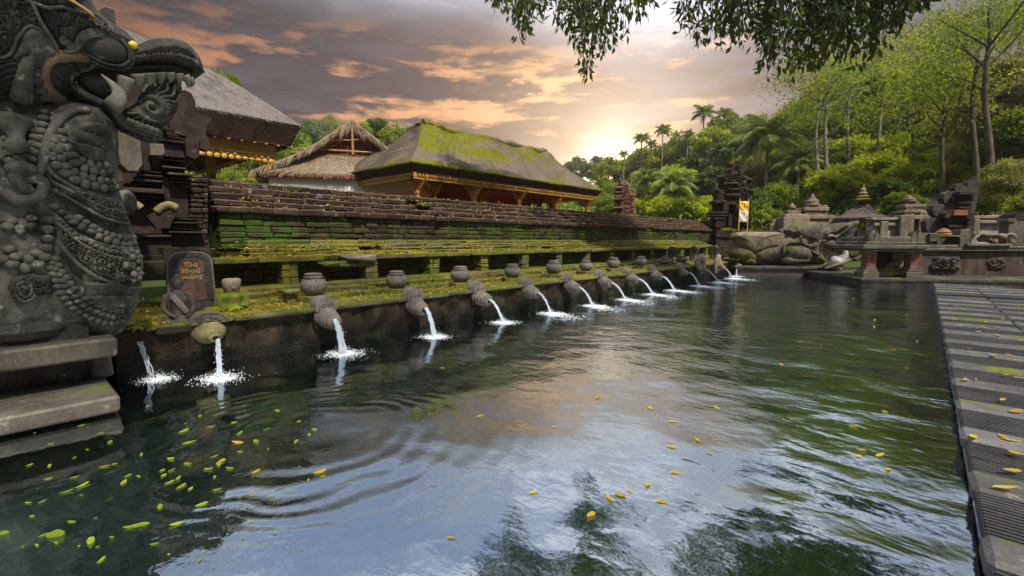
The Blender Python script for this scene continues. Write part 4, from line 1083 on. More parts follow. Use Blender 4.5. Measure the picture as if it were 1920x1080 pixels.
for s_ in (-1, 1): mb.ball(Q(.058, s_*.022, .515), (.008*S, .013*S, .005*S), 8, 5)
for k in range(4):
    for s_ in (-1, 1): lmb(mb, [Q(.11, s_*.05, .11), Q(.13, s_*(.03-.012*k), .100+.008*k), Q(.135, -s_*(.012+.008*k), .100+.008*k)], [.008*S, .0075*S, .006*S], 6)
remesh(kid(mb, 'body', M['andesite'], sf, True), .0065, 3)
mb = MB(); mb.ball(Q(0, 0, .527), (.060*S, .056*S, .052*S), 18, 10); mb.ball(Q(-.005, 0, .585), (.028*S, .027*S, .030*S), 12, 8)
for k in range(60):
    a = RNG.uniform(0, 2*PI); e = RNG.uniform(.1, 1.4); mb.ball(Q(.060*math.cos(e)*math.cos(a)*1.0-.004, .057*math.cos(e)*math.sin(a), .527+.052*math.sin(e)), .009*S, 6, 4)
kid(mb, 'curled_hair', M['andesite'], sf, True)
mb = MB(); pts = [Q(.085, -.075, .37), Q(.095, -.03, .30), Q(.098, .02, .22), Q(.09, .06, .15)]; mb.tube(smooth_curve(pts, 4), [.012*S]*13, 8, squash=3.0)
mb.tube([Q(-.04, -.08, .38), Q(.04, -.085, .385), Q(.085, -.075, .37)], .012*S, 8, squash=2.5); kid(mb, 'sash', M['pot'], sf, True)
mb = MB(); mb.stone(bx-.2, by-.26, bz-.06, bx+.22, by+.28, bz+.03, .02, .01); mb.ball((bx+.12, by+.30, bz+.05), (.10, .09, .06), 10, 7, wob=.08); kid(mb, 'seat_rock', M['mossdark'], sf)

# worn guardian with flat-topped head and mossy shoulders
mf = empty('worn_figure', (-7.0, 2.08, .58), 'small worn guardian figure with a blocky flat-topped head and bright mossy shoulders', 'statue')
def Q2(x, y, z): return (-7.0+x, 2.08+y, .56+z)
mb = MB()
lmb(mb, [Q2(0, 0, 0), Q2(0, 0, .10), Q2(.01, 0, .18), Q2(0, 0, .24)], [.11, .105, .11, .07], 16)
for s_ in (-1, 1): lmb(mb, [Q2(0, s_*.09, .19), Q2(.0, s_*.155, .15), Q2(.03, s_*.16, .06), Q2(.07, s_*.12, .02)], [.06, .062, .05, .04])
lmb(mb, [Q2(.05, -.10, .02), Q2(.1, -.05, .02), Q2(.11, .05, .02)], [.05, .05, .04])
M['mossbright'] = stone_mat('bright_mossy_stone', (.09, .075, .05), (.16, .14, .10), 4, moss=.78, moss_up=.7, moss_col=(.14, .16, .015), bump=.006)
remesh(kid(mb, 'body', M['mossbright'], mf, True), .012, 3)
mb = MB(); mb.lathe([(.07, .20), (.085, .24), (.10, .27), (.11, .31), (.118, .36), (.112, .40), (.09, .42), (.0, .425)], Q2(0, 0, 0), n=10, wob=.05); mb.ball(Q2(.10, 0, .30), (.02, .03, .025), 8, 5); kid(mb, 'head', M['tan'], mf, True)
s_ = MB(); s_.stone(-7.32, 2.78, .70, -7.0, 3.02, .755, .015, .008); s_.stone(-7.24, 2.84, .56, -7.08, 2.96, .70, .01, .004); tag(s_.build('offering_stand', M['yell']), 'little flat-topped stone stand between the mossy figure and the first pilaster', 'stand')

# ------------------------------------------------------------------ thatched roofs
def thatch_mat(name, c1, c2, moss=0.0, msel=None, dark=1.0):
    m, t, p, out = new_mat(name)
    pos = t.node('ShaderNodeNewGeometry').outputs['Position']; z = t.sep(pos)[2]
    nz = t.noise(t.vmath('MULTIPLY', pos, (9, 9, 2.2)), 2.2, 6, .65); n2 = t.noise(pos, .9, 6, .6); n3_ = t.noise(pos, 30, 3, .7)
    c = t.mix(nz, c1, c2); c = t.mix(t.math('MULTIPLY', t.step(n3_, .55, .75), .5), c, tuple(q*1.9 for q in c2)); c = t.mix(t.math('MULTIPLY', t.step(n2, .5, .75), .5), c, tuple(q*.5 for q in c1))
    att = t.node('ShaderNodeAttribute', attribute_name='tint').outputs['Fac']; c = t.vmath('SCALE', c, scale=t.math('ADD', 1.0, att))
    if moss:
        mn = t.math('ADD', t.noise(t.vmath('MULTIPLY', pos, (1, .55, 1)), 1.1, 6, .68), t.math('ADD', t.math('MULTIPLY', n3_, .16), t.math('MULTIPLY', t.math('SUBTRACT', t.noise(t.vmath('MULTIPLY', pos, (3, 1.5, 1)), 2.6, 5, .7), .5), .42)))
        if msel: mn = t.math('ADD', mn, msel(t, pos))
        mk = t.step(mn, .80-moss*.3, .86-moss*.3)
        mc = t.mix(n3_, (.07, .085, .01), (.24, .235, .018)); c = t.mix(mk, c, mc)
    t.set(p.inputs['Base Color'], c); p.inputs['Roughness'].default_value = .95; p.inputs['Specular IOR Level'].default_value = .15
    b = t.node('ShaderNodeBump'); b.inputs['Distance'].default_value = .07
    t.set(b.inputs['Height'], t.math('ADD', nz, t.math('MULTIPLY', n3_, .5))); t.l.new(b.outputs[0], p.inputs['Normal'])
    return m
def roof_face(mb, e0, e1, r0, r1, ns, nt, sag=.12, lump=.06, prof=None):
    """quad e0-e1 (eave) to r0-r1 (ridge)"""
    e0, e1, r0, r1 = [np.asarray(q, float) for q in (e0, e1, r0, r1)]; nrm = np.cross(e1-e0, r0-e0); nrm /= np.linalg.norm(nrm)
    if nrm[2] < 0: nrm = -nrm
    V = []
    for j in range(nt+1):
        t_ = j/nt
        for i in range(ns+1):
            s_ = i/ns; p_ = (e0*(1-s_)+e1*s_)*(1-t_)+(r0*(1-s_)+r1*s_)*t_
            p_ = p_-np.array((0, 0, 1))*sag*math.sin(PI*t_)*(1-.0*s_)
            if 0 < i < ns and 0 < j < nt: p_ = p_+nrm*(float(vnoise(np.array([[p_[0]*1.3, p_[1]*1.3, p_[2]*1.3]]))[0])-.5)*lump*2
            V.append(p_)
    mb.add(V, [(j*(ns+1)+i, j*(ns+1)+i+1, (j+1)*(ns+1)+i+1, (j+1)*(ns+1)+i) for j in range(nt) for i in range(ns)])
    return np.array(V).reshape(nt+1, ns+1, 3)
def blades(mb, V, n, L=.28, wd=.02, lift=.03, fringe=0, tints=(-.35, .5), fl=.30):
    """loose straw lying down the slope, plus a ragged fringe along the eave"""
    nt, ns = V.shape[0]-1, V.shape[1]-1
    vs, fs, ts = [], [], []
    def put(p, dn, side, up, L, wd):
        k = len(vs); a = RNG.uniform(-.25, .25); dn = dn+side*a
        vs.extend([p-side*wd/2+up*.005, p+side*wd/2+up*.005, p+dn*L+up*RNG.uniform(0, lift)]); fs.append((k, k+1, k+2)); ts.append(RNG.uniform(*tints))
    for _ in range(n):
        s_ = RNG.uniform(0, ns*.999); t_ = RNG.uniform(0.1, nt*.999); i, j = int(s_), int(t_); f, g_ = s_-i, t_-j
        p_ = (V[j, i]*(1-f)+V[j, i+1]*f)*(1-g_)+(V[j+1, i]*(1-f)+V[j+1, i+1]*f)*g_
        dn = V[j, i]-V[j+1, i]; dn /= np.linalg.norm(dn)+1e-9; sd = V[j, i+1]-V[j, i]; sd /= np.linalg.norm(sd)+1e-9; up = np.cross(sd, -dn); up = up if up[2] > 0 else -up
        put(p_, dn, sd, up, L*RNG.uniform(.5, 1.2), wd*RNG.uniform(.6, 1.4))
    for _ in range(fringe):
        s_ = RNG.uniform(0, ns*.999); i = int(s_); f = s_-i; p_ = V[0, i]*(1-f)+V[0, i+1]*f
        dn = V[0, i]-V[1, i]; dn /= np.linalg.norm(dn); sd = V[0, i+1]-V[0, i]; sd /= np.linalg.norm(sd)
        put(p_-dn*.05, dn+np.array((0, 0, -RNG.uniform(.1, .9))), sd, np.array((0, 0, 1.)), fl*RNG.uniform(.4, 1.1), wd*1.2)
    mb.add(vs, fs, ts)
def hip_roof(root, x0, x1, y0, y1, ze, xa, ya, yb, zr, th, mat, under, name='thatch_roof', nbl=2500, sag=.14, lump=.07, fringe=500):
    C = [(x0, y0, ze), (x1, y0, ze), (x1, y1, ze), (x0, y1, ze)]; R = [(xa, ya, zr), (xa, yb, zr)]
    mb = MB(); bl = MB()
    for (e0, e1, r0, r1, ns) in ((C[1], C[2], R[0], R[1], 40), (C[0], C[1], R[0], R[0], 22), (C[2], C[3], R[1], R[1], 22), (C[3], C[0], R[1], R[0], 40)):
        V = roof_face(mb, e0, e1, r0, r1, ns, 16, sag, lump); blades(bl, V, nbl, fringe=fringe, fl=.10)
    mb.add(np.concatenate(bl.v), bl.f, bl.t)
    mb.tube(smooth_curve([R[0], ((xa, (ya*2+yb)/3, zr-.10)), (xa, (ya+yb*2)/3, zr-.03), R[1]], 8)+RNG.normal(0, .035, (25, 3)), RNG.uniform(.09, .19, 25), 8)
    o = kid(mb, name, mat, root, False)
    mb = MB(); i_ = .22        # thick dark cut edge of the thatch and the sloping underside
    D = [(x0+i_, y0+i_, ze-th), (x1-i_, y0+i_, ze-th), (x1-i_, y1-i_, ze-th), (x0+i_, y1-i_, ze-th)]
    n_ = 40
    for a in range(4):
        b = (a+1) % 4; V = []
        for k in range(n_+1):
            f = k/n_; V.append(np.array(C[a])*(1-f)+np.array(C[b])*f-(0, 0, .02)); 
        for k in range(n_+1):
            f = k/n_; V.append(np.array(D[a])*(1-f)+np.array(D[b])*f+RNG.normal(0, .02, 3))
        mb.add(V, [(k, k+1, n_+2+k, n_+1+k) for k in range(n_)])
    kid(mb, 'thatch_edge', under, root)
    mb = MB(); R2 = [(xa, ya, zr-th*1.2), (xa, yb, zr-th*1.2)]
    mb.add([*D, *R2], [(1, 2, 5, 4), (0, 1, 4), (2, 3, 5), (3, 0, 4, 5)])
    return C, D, R2, mb
M['wood'] = plain_mat('orange_wood', (.34, .16, .07), .6, .35, 8)
M['wooddark'] = plain_mat('rafter_wood', (.14, .06, .03), .7, .35, 8)
M['goldcarve'] = plain_mat('gilded_carving', (.46, .25, .05), .55, .5, 22, metal=.2, bump=.02)
M['redtrim'] = plain_mat('red_paint', (.42, .05, .02), .6, .3, 10)
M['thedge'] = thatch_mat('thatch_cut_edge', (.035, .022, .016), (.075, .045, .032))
def rafters(root, D, R2, z_off=-.04, n=26, r=.035, mat='wood', rows=6):
    mb = MB(); A = [np.array(q, float) for q in D]; R_ = [np.array(q, float) for q in R2]
    for (e0, e1, r0, r1, m_) in ((A[1], A[2], R_[0], R_[1], n), (A[0], A[1], R_[0], R_[0], int(n*.6)), (A[2], A[3], R_[1], R_[1], int(n*.6)), (A[3], A[0], R_[1], R_[0], n)):
        for k in range(m_+1):
            f = k/m_; a = e0*(1-f)+e1*f; b = r0*(1-f)+r1*f; mb.tube([a+(0, 0, z_off), b+(0, 0, z_off)], r, 4)
        for k in range(1, rows):
            f = k/rows; mb.tube([e0*(1-f)+r0*f+(0, 0, z_off*2.4), e1*(1-f)+r1*f+(0, 0, z_off*2.4)], r*.9, 4)
    kid(mb, 'rafters', M[mat], root)
def posts(root, pts, z0, z1, w_, mat, cap=True):
    for (x, y) in pts:
        mb = MB(); mb.box(x-w_, y-w_, z0, x+w_, y+w_, z1); 
        for q in (z1-.5, z1-.06): mb.box(x-w_*1.35, y-w_*1.35, q, x+w_*1.35, y+w_*1.35, q+.05)
        if cap:
            for dx, dy in ((0, 1), (0, -1), (1, 0), (-1, 0)):
                for k in range(5): mb.tube([(x+dx*w_, y+dy*w_, z1-.55+.1*k), (x+dx*(w_+.10+.09*k), y+dy*(w_+.10+.09*k), z1-.38+.09*k), (x+dx*(w_+.06+.11*k), y+dy*(w_+.06+.11*k), z1-.22+.055*k)], .025, 4)
        kid(mb, 'post', M[mat], root)
# --- the large mossy-roofed hall
pv = empty('thatched_hall', (-15.5, 15, .5), 'long open hall with a grey hipped thatch roof overgrown with yellow-green moss', 'pavilion')
M['thatch_moss'] = thatch_mat('mossy_thatch', (.11, .088, .068), (.22, .178, .14), .50, lambda t, pos: t.math('ADD', t.step(t.sep(pos)[2], 4.15, 3.8, 0.0, .20), t.math('SUBTRACT', t.math('MULTIPLY', t.step(t.sep(t.node('ShaderNodeNewGeometry').outputs['True Normal'])[0], .1, .3), 1.0), 1.0)) if False else t.math('ADD', t.step(t.sep(pos)[2], 4.38, 4.02, 0.0, .17), t.math('MULTIPLY', t.math('MULTIPLY', t.step(t.sep(t.node('ShaderNodeNewGeometry').outputs['True Normal'])[0], .15, .35, -.4, 1.0), t.step(t.sep(pos)[2], 4.4, 5.4, 0.0, .20)), t.step(t.sep(pos)[1], 12.0, 18.5, 1.0, .35))))
C_, D_, R_, um = hip_roof(pv, -18.6, -12.75, 9.25, 21.3, 4.08, -15.5, 11.9, 20.0, 6.22, .28, M['thatch_moss'], M['thedge'], nbl=5500, fringe=1500, lump=.16)
M['inside'] = plain_mat('thatch_underside', (.46, .25, .12), .8, .3, 6)
kid(um, 'roof_lining', M['inside'], pv); rafters(pv, D_, R_, n=46, r=.03, rows=9)
mb = MB()
for (a, b, c, d_) in ((-18.3, 9.5, -12.95, 9.62), (-13.12, 9.5, -13.0, 21.1), (-18.3, 20.98, -13.0, 21.1)):
    mb.box(a, b, 3.64, c, d_, 3.79); mb.box(a, b, 3.57, c, d_, 3.62)
for k in range(76): mb.ball((-12.97, 9.6+k*.152, 3.71), (.03, .055, .05), 6, 4)
for k in range(34): mb.ball((-18.2+k*.156, 9.47, 3.71), (.055, .03, .05), 6, 4)
kid(mb, 'carved_fascia', M['goldcarve'], pv)
posts(pv, [(-13.3, y) for y in (9.9, 12.6, 15.3, 18.0, 20.7)]+[(-17.9, y) for y in (9.9, 12.6, 15.3, 18.0, 20.7)]+[(-14.6, y) for y in (11.6, 14.2, 17.0, 19.4)], .5, 3.62, .07, 'goldcarve')
mb = MB(); mb.box(-18.2, 9.8, 2.52, -17.95, 20.8, 2.8); mb.box(-18.3, 9.7, .5, -18.2, 20.9, 3.9); mb.box(-18.2, 9.8, .5, -13.1, 20.9, 1.0); 
for k in range(90): mb.box(-17.95, 9.9+k*.12, 2.42, -17.90, 9.97+k*.12, 2.6)
kid(mb, 'red_valance', M['redtrim'], pv)
mb = MB()
for k in range(26): a = RNG.uniform(16.2, 18.6); mb.tube([(-14.2, a, 1.6), (-14.0+RNG.uniform(-.3, .3), a+RNG.uniform(-.5, .5), 3.4)], .03, 5)
tag(mb.build('bamboo_poles', M['wooddark'], None, loc=(-14.1, 17.4, 1.6)), 'bundle of long bamboo poles leaning inside the mossy-roofed hall', 'bamboo poles')
# --- the near pavilion with the gilded eave, upper left
pn = empty('gilded_pavilion', (-15.6, 1, .5), 'pavilion with plain grey thatch and gilded carved eave, rising behind the gate pier', 'pavilion')
M['thatch_grey'] = thatch_mat('grey_thatch', (.13, .115, .11), (.25, .225, .215))
C_, D_, R_, um = hip_roof(pn, -19.6, -12.15, -4.5, 5.45, 4.42, -15.7, -2, 2.4, 6.95, .52, M['thatch_grey'], M['thedge'], nbl=4500, fringe=500, sag=-.18)
M['lining_dark'] = plain_mat('dark_red_lining', (.085, .03, .02), .8, .3, 6); kid(um, 'roof_lining', M['lining_dark'], pn); rafters(pn, D_, R_, n=34, r=.03, mat='wood', rows=5)
mb = MB()
mb.box(-12.72, -4, 3.52, -12.62, 4.95, 3.90); mb.box(-12.74, -4, 3.78, -12.58, 4.95, 3.82); mb.box(-12.74, -4, 3.62, -12.58, 4.95, 3.65)
for k in range(120): y = -3.9+k*.074; mb.box(-12.60, y, 3.70, -12.57, y+.045, 3.77)
for k in range(58):
    y = -3.9+k*.152; mb.ball((-12.6, y, 3.86), (.03, .06, .03), 6, 4); mb.ball((-12.6, y, 3.58), (.03, .04, .03), 6, 4); mb.ball((-12.6, y+.07, 3.50), (.03, .075, .07*(.45+.55*abs(math.sin(k*.35)))), 6, 4)
mb.tube([(-12.66, 4.8, 3.9), (-12.66, 4.8, 3.3)], .05, 6)
kid(mb, 'gilded_frieze', M['goldcarve'], pn)
mb = MB(); mb.box(-12.66, -4, 3.903, -12.50, 5.0, 3.95); kid(mb, 'red_strip', M['redtrim'], pn)
posts(pn, [(-13.6, 3.75), (-13.6, .5), (-18.6, 4.2)], .5, 4.3, .085, 'goldcarve')
mb = MB(); mb.tube([(-13.5, 3.75, 3.1), (-18.6, 3.75, 3.1)], .06, 6); mb.tube([(-12.7, 4.7, 3.8), (-15.7, 2.4, 6.1)], .07, 6); mb.tube([(-19, 4.8, 3.82), (-12.7, 4.8, 3.82)], .06, 6); kid(mb, 'beam', M['redtrim'], pn)
# --- the bamboo gable-roofed pavilion between them
gx, gy, _ = at_depth(660, 238, 20.0); vx, vy = gx/20., gy/20.; ga = math.atan2(-vx, vy)
gp = empty('gabled_pavilion', (gx, gy, 0), 'straw-thatched pavilion with an open bamboo gable and white wall, between the other two roofs', 'pavilion', rz=ga)
bpy.context.view_layer.update()
def lk(mb, name, mat, parent, smooth=False): return mb.build(name, mat, parent, smooth)
prof = [(0, 6.28), (.62, 5.78), (1.2, 5.28), (1.9, 4.78), (2.7, 4.33), (3.45, 3.95)]
M['straw_roof'] = thatch_mat('straw_thatch', (.19, .145, .095), (.37, .30, .215))
mb = MB()
for s_ in (-1, 1):
    V = []
    for j, (a, z) in enumerate(reversed(prof)):
        for i in range(17): V.append((s_*a, i*.5-1.3*a/3.45+RNG.normal(0, .01), z+RNG.normal(0, .015)))
    V = np.array(V).reshape(6, 17, 3); mb.add(V.reshape(-1, 3), [(j*17+i, j*17+i+1, (j+1)*17+i+1, (j+1)*17+i) for j in range(5) for i in range(16)])
    V2 = V-(0, 0, .16); mb.add(V2.reshape(-1, 3), [(j*17+i, (j+1)*17+i, (j+1)*17+i+1, j*17+i+1) for j in range(5) for i in range(16)])
    blades(mb, V, 1800, .35, .03, .04, 300, (-.4, .35))
    bl = MB()          # shaggy gable edge
    for k in range(420):
        q = RNG.uniform(0, 5); i = int(min(q, 4.99)); f = q-i; a = prof[i][0]*(1-f)+prof[i+1][0]*f; z = prof[i][1]*(1-f)+prof[i+1][1]*f
        L = RNG.uniform(.12, .42)*(1.5 if a < .4 else 1); y_ = -1.3*a/3.45-.02; bl.add([(s_*a-.02, y_, z), (s_*a+.02, y_, z), (s_*(a+.1), y_-RNG.uniform(0, .12), z-L)], [(0, 1, 2)], RNG.uniform(-.4, .3))
    mb.add(np.concatenate(bl.v), bl.f, bl.t)
lk(mb, 'main_roof', M['straw_roof'], gp)
mb = MB(); V = roof_face(mb, (-3.1, -1.15, 3.98), (3.1, -1.15, 3.98), (-1.75, .10, 4.90), (1.75, .10, 4.90), 26, 8, .05, .05); blades(mb, V, 2600, .35, .028, .04, 700, (-.4, .35), .25); lk(mb, 'skirt_roof', M['straw_roof'], gp)
mb = MB(); mb.add([(-2.3, .5, 4.9), (2.3, .5, 4.9), (0, .5, 6.15)], [(0, 1, 2)]); mb.box(-2.3, .0, 4.86, 2.3, .5, 4.9); lk(mb, 'gable_back', M['wooddark'], gp)
mb = MB()
for s_ in (-1, 1):
    for k in range(3): mb.tube([(0, .05+.1*k, 6.12-.16*k), (s_*(1.4), .05+.1*k, 5.04-.12*k), (s_*2.4, .05+.1*k, 4.5-.1*k)], .032, 6)
    for k in range(9): mb.tube([(s_*(.2+k*.25), .42, 5.95-k*.17), (s_*(.2+k*.25), .42, 4.9)], .02, 5)
mb.tube([(0, 0, 4.92), (0, 0, 6.1)], .05, 8); mb.tube([(-1.9, 0, 5.05), (1.9, 0, 5.05)], .035, 6); mb.tube([(.15, .02, 5.9), (1.3, .02, 5.05)], .03, 6); mb.tube([(-1.0, .02, 5.4), (1.0, .02, 5.6)], .025, 6)
for k in range(10): q = 2.15*(1-k*.105); mb.tube([(-q, .4, 4.98+k*.11), (q, .4, 4.98+k*.11)], .014, 4)
lk(mb, 'bamboo_frame', M['wood'], gp)
mb = MB(); mb.box(-2.95, -.95, .5, 2.95, 6, 3.80); M['white'] = plain_mat('white_wall', (.62, .61, .60), .8, .08, 4); lk(mb, 'white_wall', M['white'], gp)
mb = MB()
for k in range(120): x = -3.05+k*.051; mb.ball((x, -1.10, 3.86+RNG.uniform(-.01, .01)), (.05, .06, .045), 6, 4, tint=RNG.uniform(-.3, .6))
mb.box(-3.05, -1.06, 3.81, 3.05, -.9, 3.90); lk(mb, 'red_fringe', M['redtrim'], gp)

# wall carried on behind the serpent statue, away from the pool
rw = empty('brick_wall', (-9.3, -6, .5), 'weathered brick wall behind the serpent statue, left of the carved gate pier', 'wall')
mb = MB(); mb.box(-9.8, -14, .3, -9.1, 1.0, 2.6); z = .5
while z < 2.5: course(mb, -9.0, .15, -14, 1.0, z, z+.13, .35, .6, j=.009, c=.018, xj=.02, tint=.3); z += .13
kid(mb, 'wall_face', M['cap'], rw)
mb = MB(); course(mb, -8.85, 1.05, -14, 1.0, 2.6, 2.74, .5, .8, j=.01, c=.02, xj=.02, tint=.3); kid(mb, 'coping', M['cap'], rw)
pvd = MB(); pvd.box(-9.0, -14, .3, -6.35, .78, .56); tag(pvd.build('terrace_paving', M['mossdark']), None, None, kind='structure')
# ------------------------------------------------------------------ far end of the pool
FA = rad(33)
def frame_px(u, v, O, a=FA, dep=0.0):
    """pixel -> (along, up) on the upright plane through O turned by a, dep metres behind it"""
    n = (-math.sin(a), math.cos(a)); r = ray(u, v); t = (n[0]*O[0]+n[1]*O[1]+dep)/(n[0]*r[0]+n[1]*r[1])
    return ((r[0]*t-O[0])*math.cos(a)+(r[1]*t-O[1])*math.sin(a), CAM_H+r[2]*t)
E0 = (-5.78, 20.75)
el = empty('elephant_statue', (*E0, 0), 'large mossy stone elephant lying by the pool corner with raised trunk and open mouth', 'statue', 'stone elephants', rz=FA)
def ep(pts, dep=.95): return [frame_px(x/4.8+1240, y/4.8+340, E0, FA, dep) for x, y in pts]
DP = .95
to_e = lambda a, b, c: (a, DP-c, b)
M['eleph'] = stone_mat('mossy_elephant_stone', (.065, .056, .038), (.135, .115, .08), 1.6, moss=.62, moss_up=-.3, moss_col=(.085, .085, .012), lichen=.3, bump=.07, streak=.5)
M['eleph2'] = stone_mat('elephant_stone', (.060, .052, .042), (.13, .115, .092), 2.2, moss=.10, lichen=.3, bump=.06, streak=.5)
def groove(path, w_, dpt):
    pts = np.array(ep(path)); 
    def f(a, b):
        d = np.full(a.shape, 9.)
        for p0, p1 in zip(pts[:-1], pts[1:]):
            e = p1-p0; t = np.clip(((a-p0[0])*e[0]+(b-p0[1])*e[1])/(e@e), 0, 1); d = np.minimum(d, np.hypot(a-p0[0]-t*e[0], b-p0[1]-t*e[1]))
        return -dpt*np.exp(-(d/w_)**2)
    return f
g1 = groove([(640, 590), (700, 590), (800, 640), (900, 600), (1000, 580), (1080, 500)], .05, .10); g2 = groove([(790, 640), (820, 690), (900, 730), (1040, 720)], .05, .10)
rr_ = lambda a, b: rough(.09, 3)(a, b)+rough(.04, 9)(a, b)
eb = Pillow(ep([(596, 655), (615, 615), (650, 580), (652, 530), (632, 500), (660, 462), (760, 447), (900, 452), (1090, 452), (1230, 440), (1400, 440), (1500, 520), (1440, 590), (1425, 640), (1462, 700), (1445, 748), (1040, 748), (850, 768), (720, 757), (640, 710)]), .72, .7, .045, lambda a, b: g1(a, b)+g2(a, b)+rr_(a, b))
eb.mesh(mb := MB(), to_e); lk(mb, 'body', M['eleph'], el, True)
def epatch(name, pts, T, R, relief=None, lift=0.02, mat='eleph2', step=.035, base=eb, dep=.5):
    pl = Pillow(ep(pts, dep), T, R, step, relief, base, lift); mb = MB(); pl.mesh(mb, to_e, two=False); lk(mb, name, M[mat], el, True); return pl
epatch('saddle_cloth', [(650, 470), (760, 452), (900, 455), (1085, 458), (1075, 478), (980, 492), (880, 516), (860, 500), (760, 500), (720, 490), (650, 520)], .05, .1, rough(.03, 8), mat='tan')
epatch('foreleg', [(1100, 620), (1140, 585), (1220, 575), (1290, 600), (1325, 660), (1325, 715), (1290, 748), (1200, 756), (1130, 735), (1080, 700)], .42, .38, rough(.03, 4), .02)
epatch('foot', [(1050, 740), (1055, 700), (1090, 672), (1160, 680), (1290, 690), (1310, 720), (1250, 745), (1120, 762)], .50, .25, None, .1)
epatch('hind_foot', [(740, 745), (750, 715), (790, 690), (825, 705), (850, 740), (800, 762)], .30, .2, None, .02, 'eleph')
hd = Pillow(ep([(1110, 440), (1180, 400), (1240, 384), (1330, 388), (1400, 380), (1470, 398), (1540, 382), (1640, 368), (1700, 372), (1690, 400), (1620, 450), (1570, 490), (1500, 520), (1440, 560), (1400, 590), (1330, 600), (1260, 570), (1210, 530), (1150, 500)], .6), .52, .42, .035, scrolls(.30, .035, 6, .35))
hd.c0 = .20; hd.mesh(mb := MB(), to_e); lk(mb, 'head', M['eleph2'], el, True)
ear = Pillow(ep([(1104, 440), (1130, 425), (1180, 420), (1240, 385), (1285, 395), (1300, 420), (1262, 440), (1250, 480), (1215, 525), (1160, 520), (1120, 490)], .2), .06, .1, .03, lambda a, b: .03*np.cos(a*22+b*9), hd, .22)
ear.mesh(mb := MB(), to_e, two=False); lk(mb, 'ear', M['eleph2'], el, True)
def et(mb, pts, rs, dep=.75, n=10): mb.tube([(a, dep-.0, b) for a, b in smooth_curve(ep(pts, dep), 4)], np.interp(np.linspace(0, 1, (len(pts)-1)*4+1), np.linspace(0, 1, len(rs)), rs), n)
mb = MB(); et(mb, [(1420, 470), (1500, 465), (1570, 455), (1640, 425), (1700, 395), (1772, 366)], [.42, .34, .26, .20, .15, .07], .75)
lk(mb, 'trunk', M['eleph2'], el, True)
mb = MB(); et(mb, [(1420, 540), (1500, 560), (1560, 590), (1610, 605)], [.26, .24, .18, .06], .75); lk(mb, 'lower_jaw', M['eleph2'], el, True)
mb = MB(); et(mb, [(1545, 490), (1570, 540), (1600, 570), (1622, 560)], [.16, .14, .12, .08], .75); et(mb, [(1640, 540), (1690, 500), (1715, 450), (1722, 410)], [.30, .27, .20, .08], 1.15); lk(mb, 'tongue', M['naga_dark'], el, True)
mb = MB(); et(mb, [(1500, 500), (1530, 488), (1570, 500), (1600, 480)], [.06, .06, .05, .02], .15); lk(mb, 'tusk', M['tan'], el, True)
mb = MB()
for k, (a, b) in enumerate(smooth_curve(ep([(1250, 500), (1262, 545), (1300, 572), (1350, 582), (1400, 570), (1420, 545)], .15), 3)): mb.ball((a, .12, b), .065, 8, 6)
lk(mb, 'bead_collar', M['eleph2'], el, True)
mb = MB()
a_, b_ = ep([(1372, 505)], .2)[0]; mb.ball((a_, .22, b_), (.16, .10, .11), 12, 8); lk(mb, 'eye', M['naga_dark'], el, True)
mb = MB()
for q0 in ([(1090, 640), (1095, 580), (1150, 552), (1230, 560), (1310, 620), (1340, 680)], [(1280, 570), (1330, 620), (1420, 668)]):
    c_ = smooth_curve(ep(q0, .3), 4); mb.tube([(a, DP-float(eb.eval([a], [b])[0])-.05, b) for a, b in c_], .06, 6)
lk(mb, 'harness', M['eleph2'], el, True)
sl = empty('stone_plinth', (*E0, 0), 'dark polished stone slab carrying the reclining elephant at the water edge', 'plinth', rz=FA)
s1_ = frame_px(1581, 500, E0)[0]
mb = MB(); mb.stone(-.15, -.06, .30, s1_+.12, 1.9, .42, .02, .004); lk(mb, 'top_slab', M['andesite'], sl); mb = MB(); mb.box(-.05, .04, -.9, s1_, 1.8, .31); lk(mb, 'plinth_block', M['andesite'], sl)
e2 = copy_tree(el); e2.location = (-2.9, 26.4, -.1); e2.scale = (.8, .8, .8); e2['label'] = 'second, smaller stone elephant half hidden behind the first, nearer the thatched shrine'
bpy.context.view_layer.update()

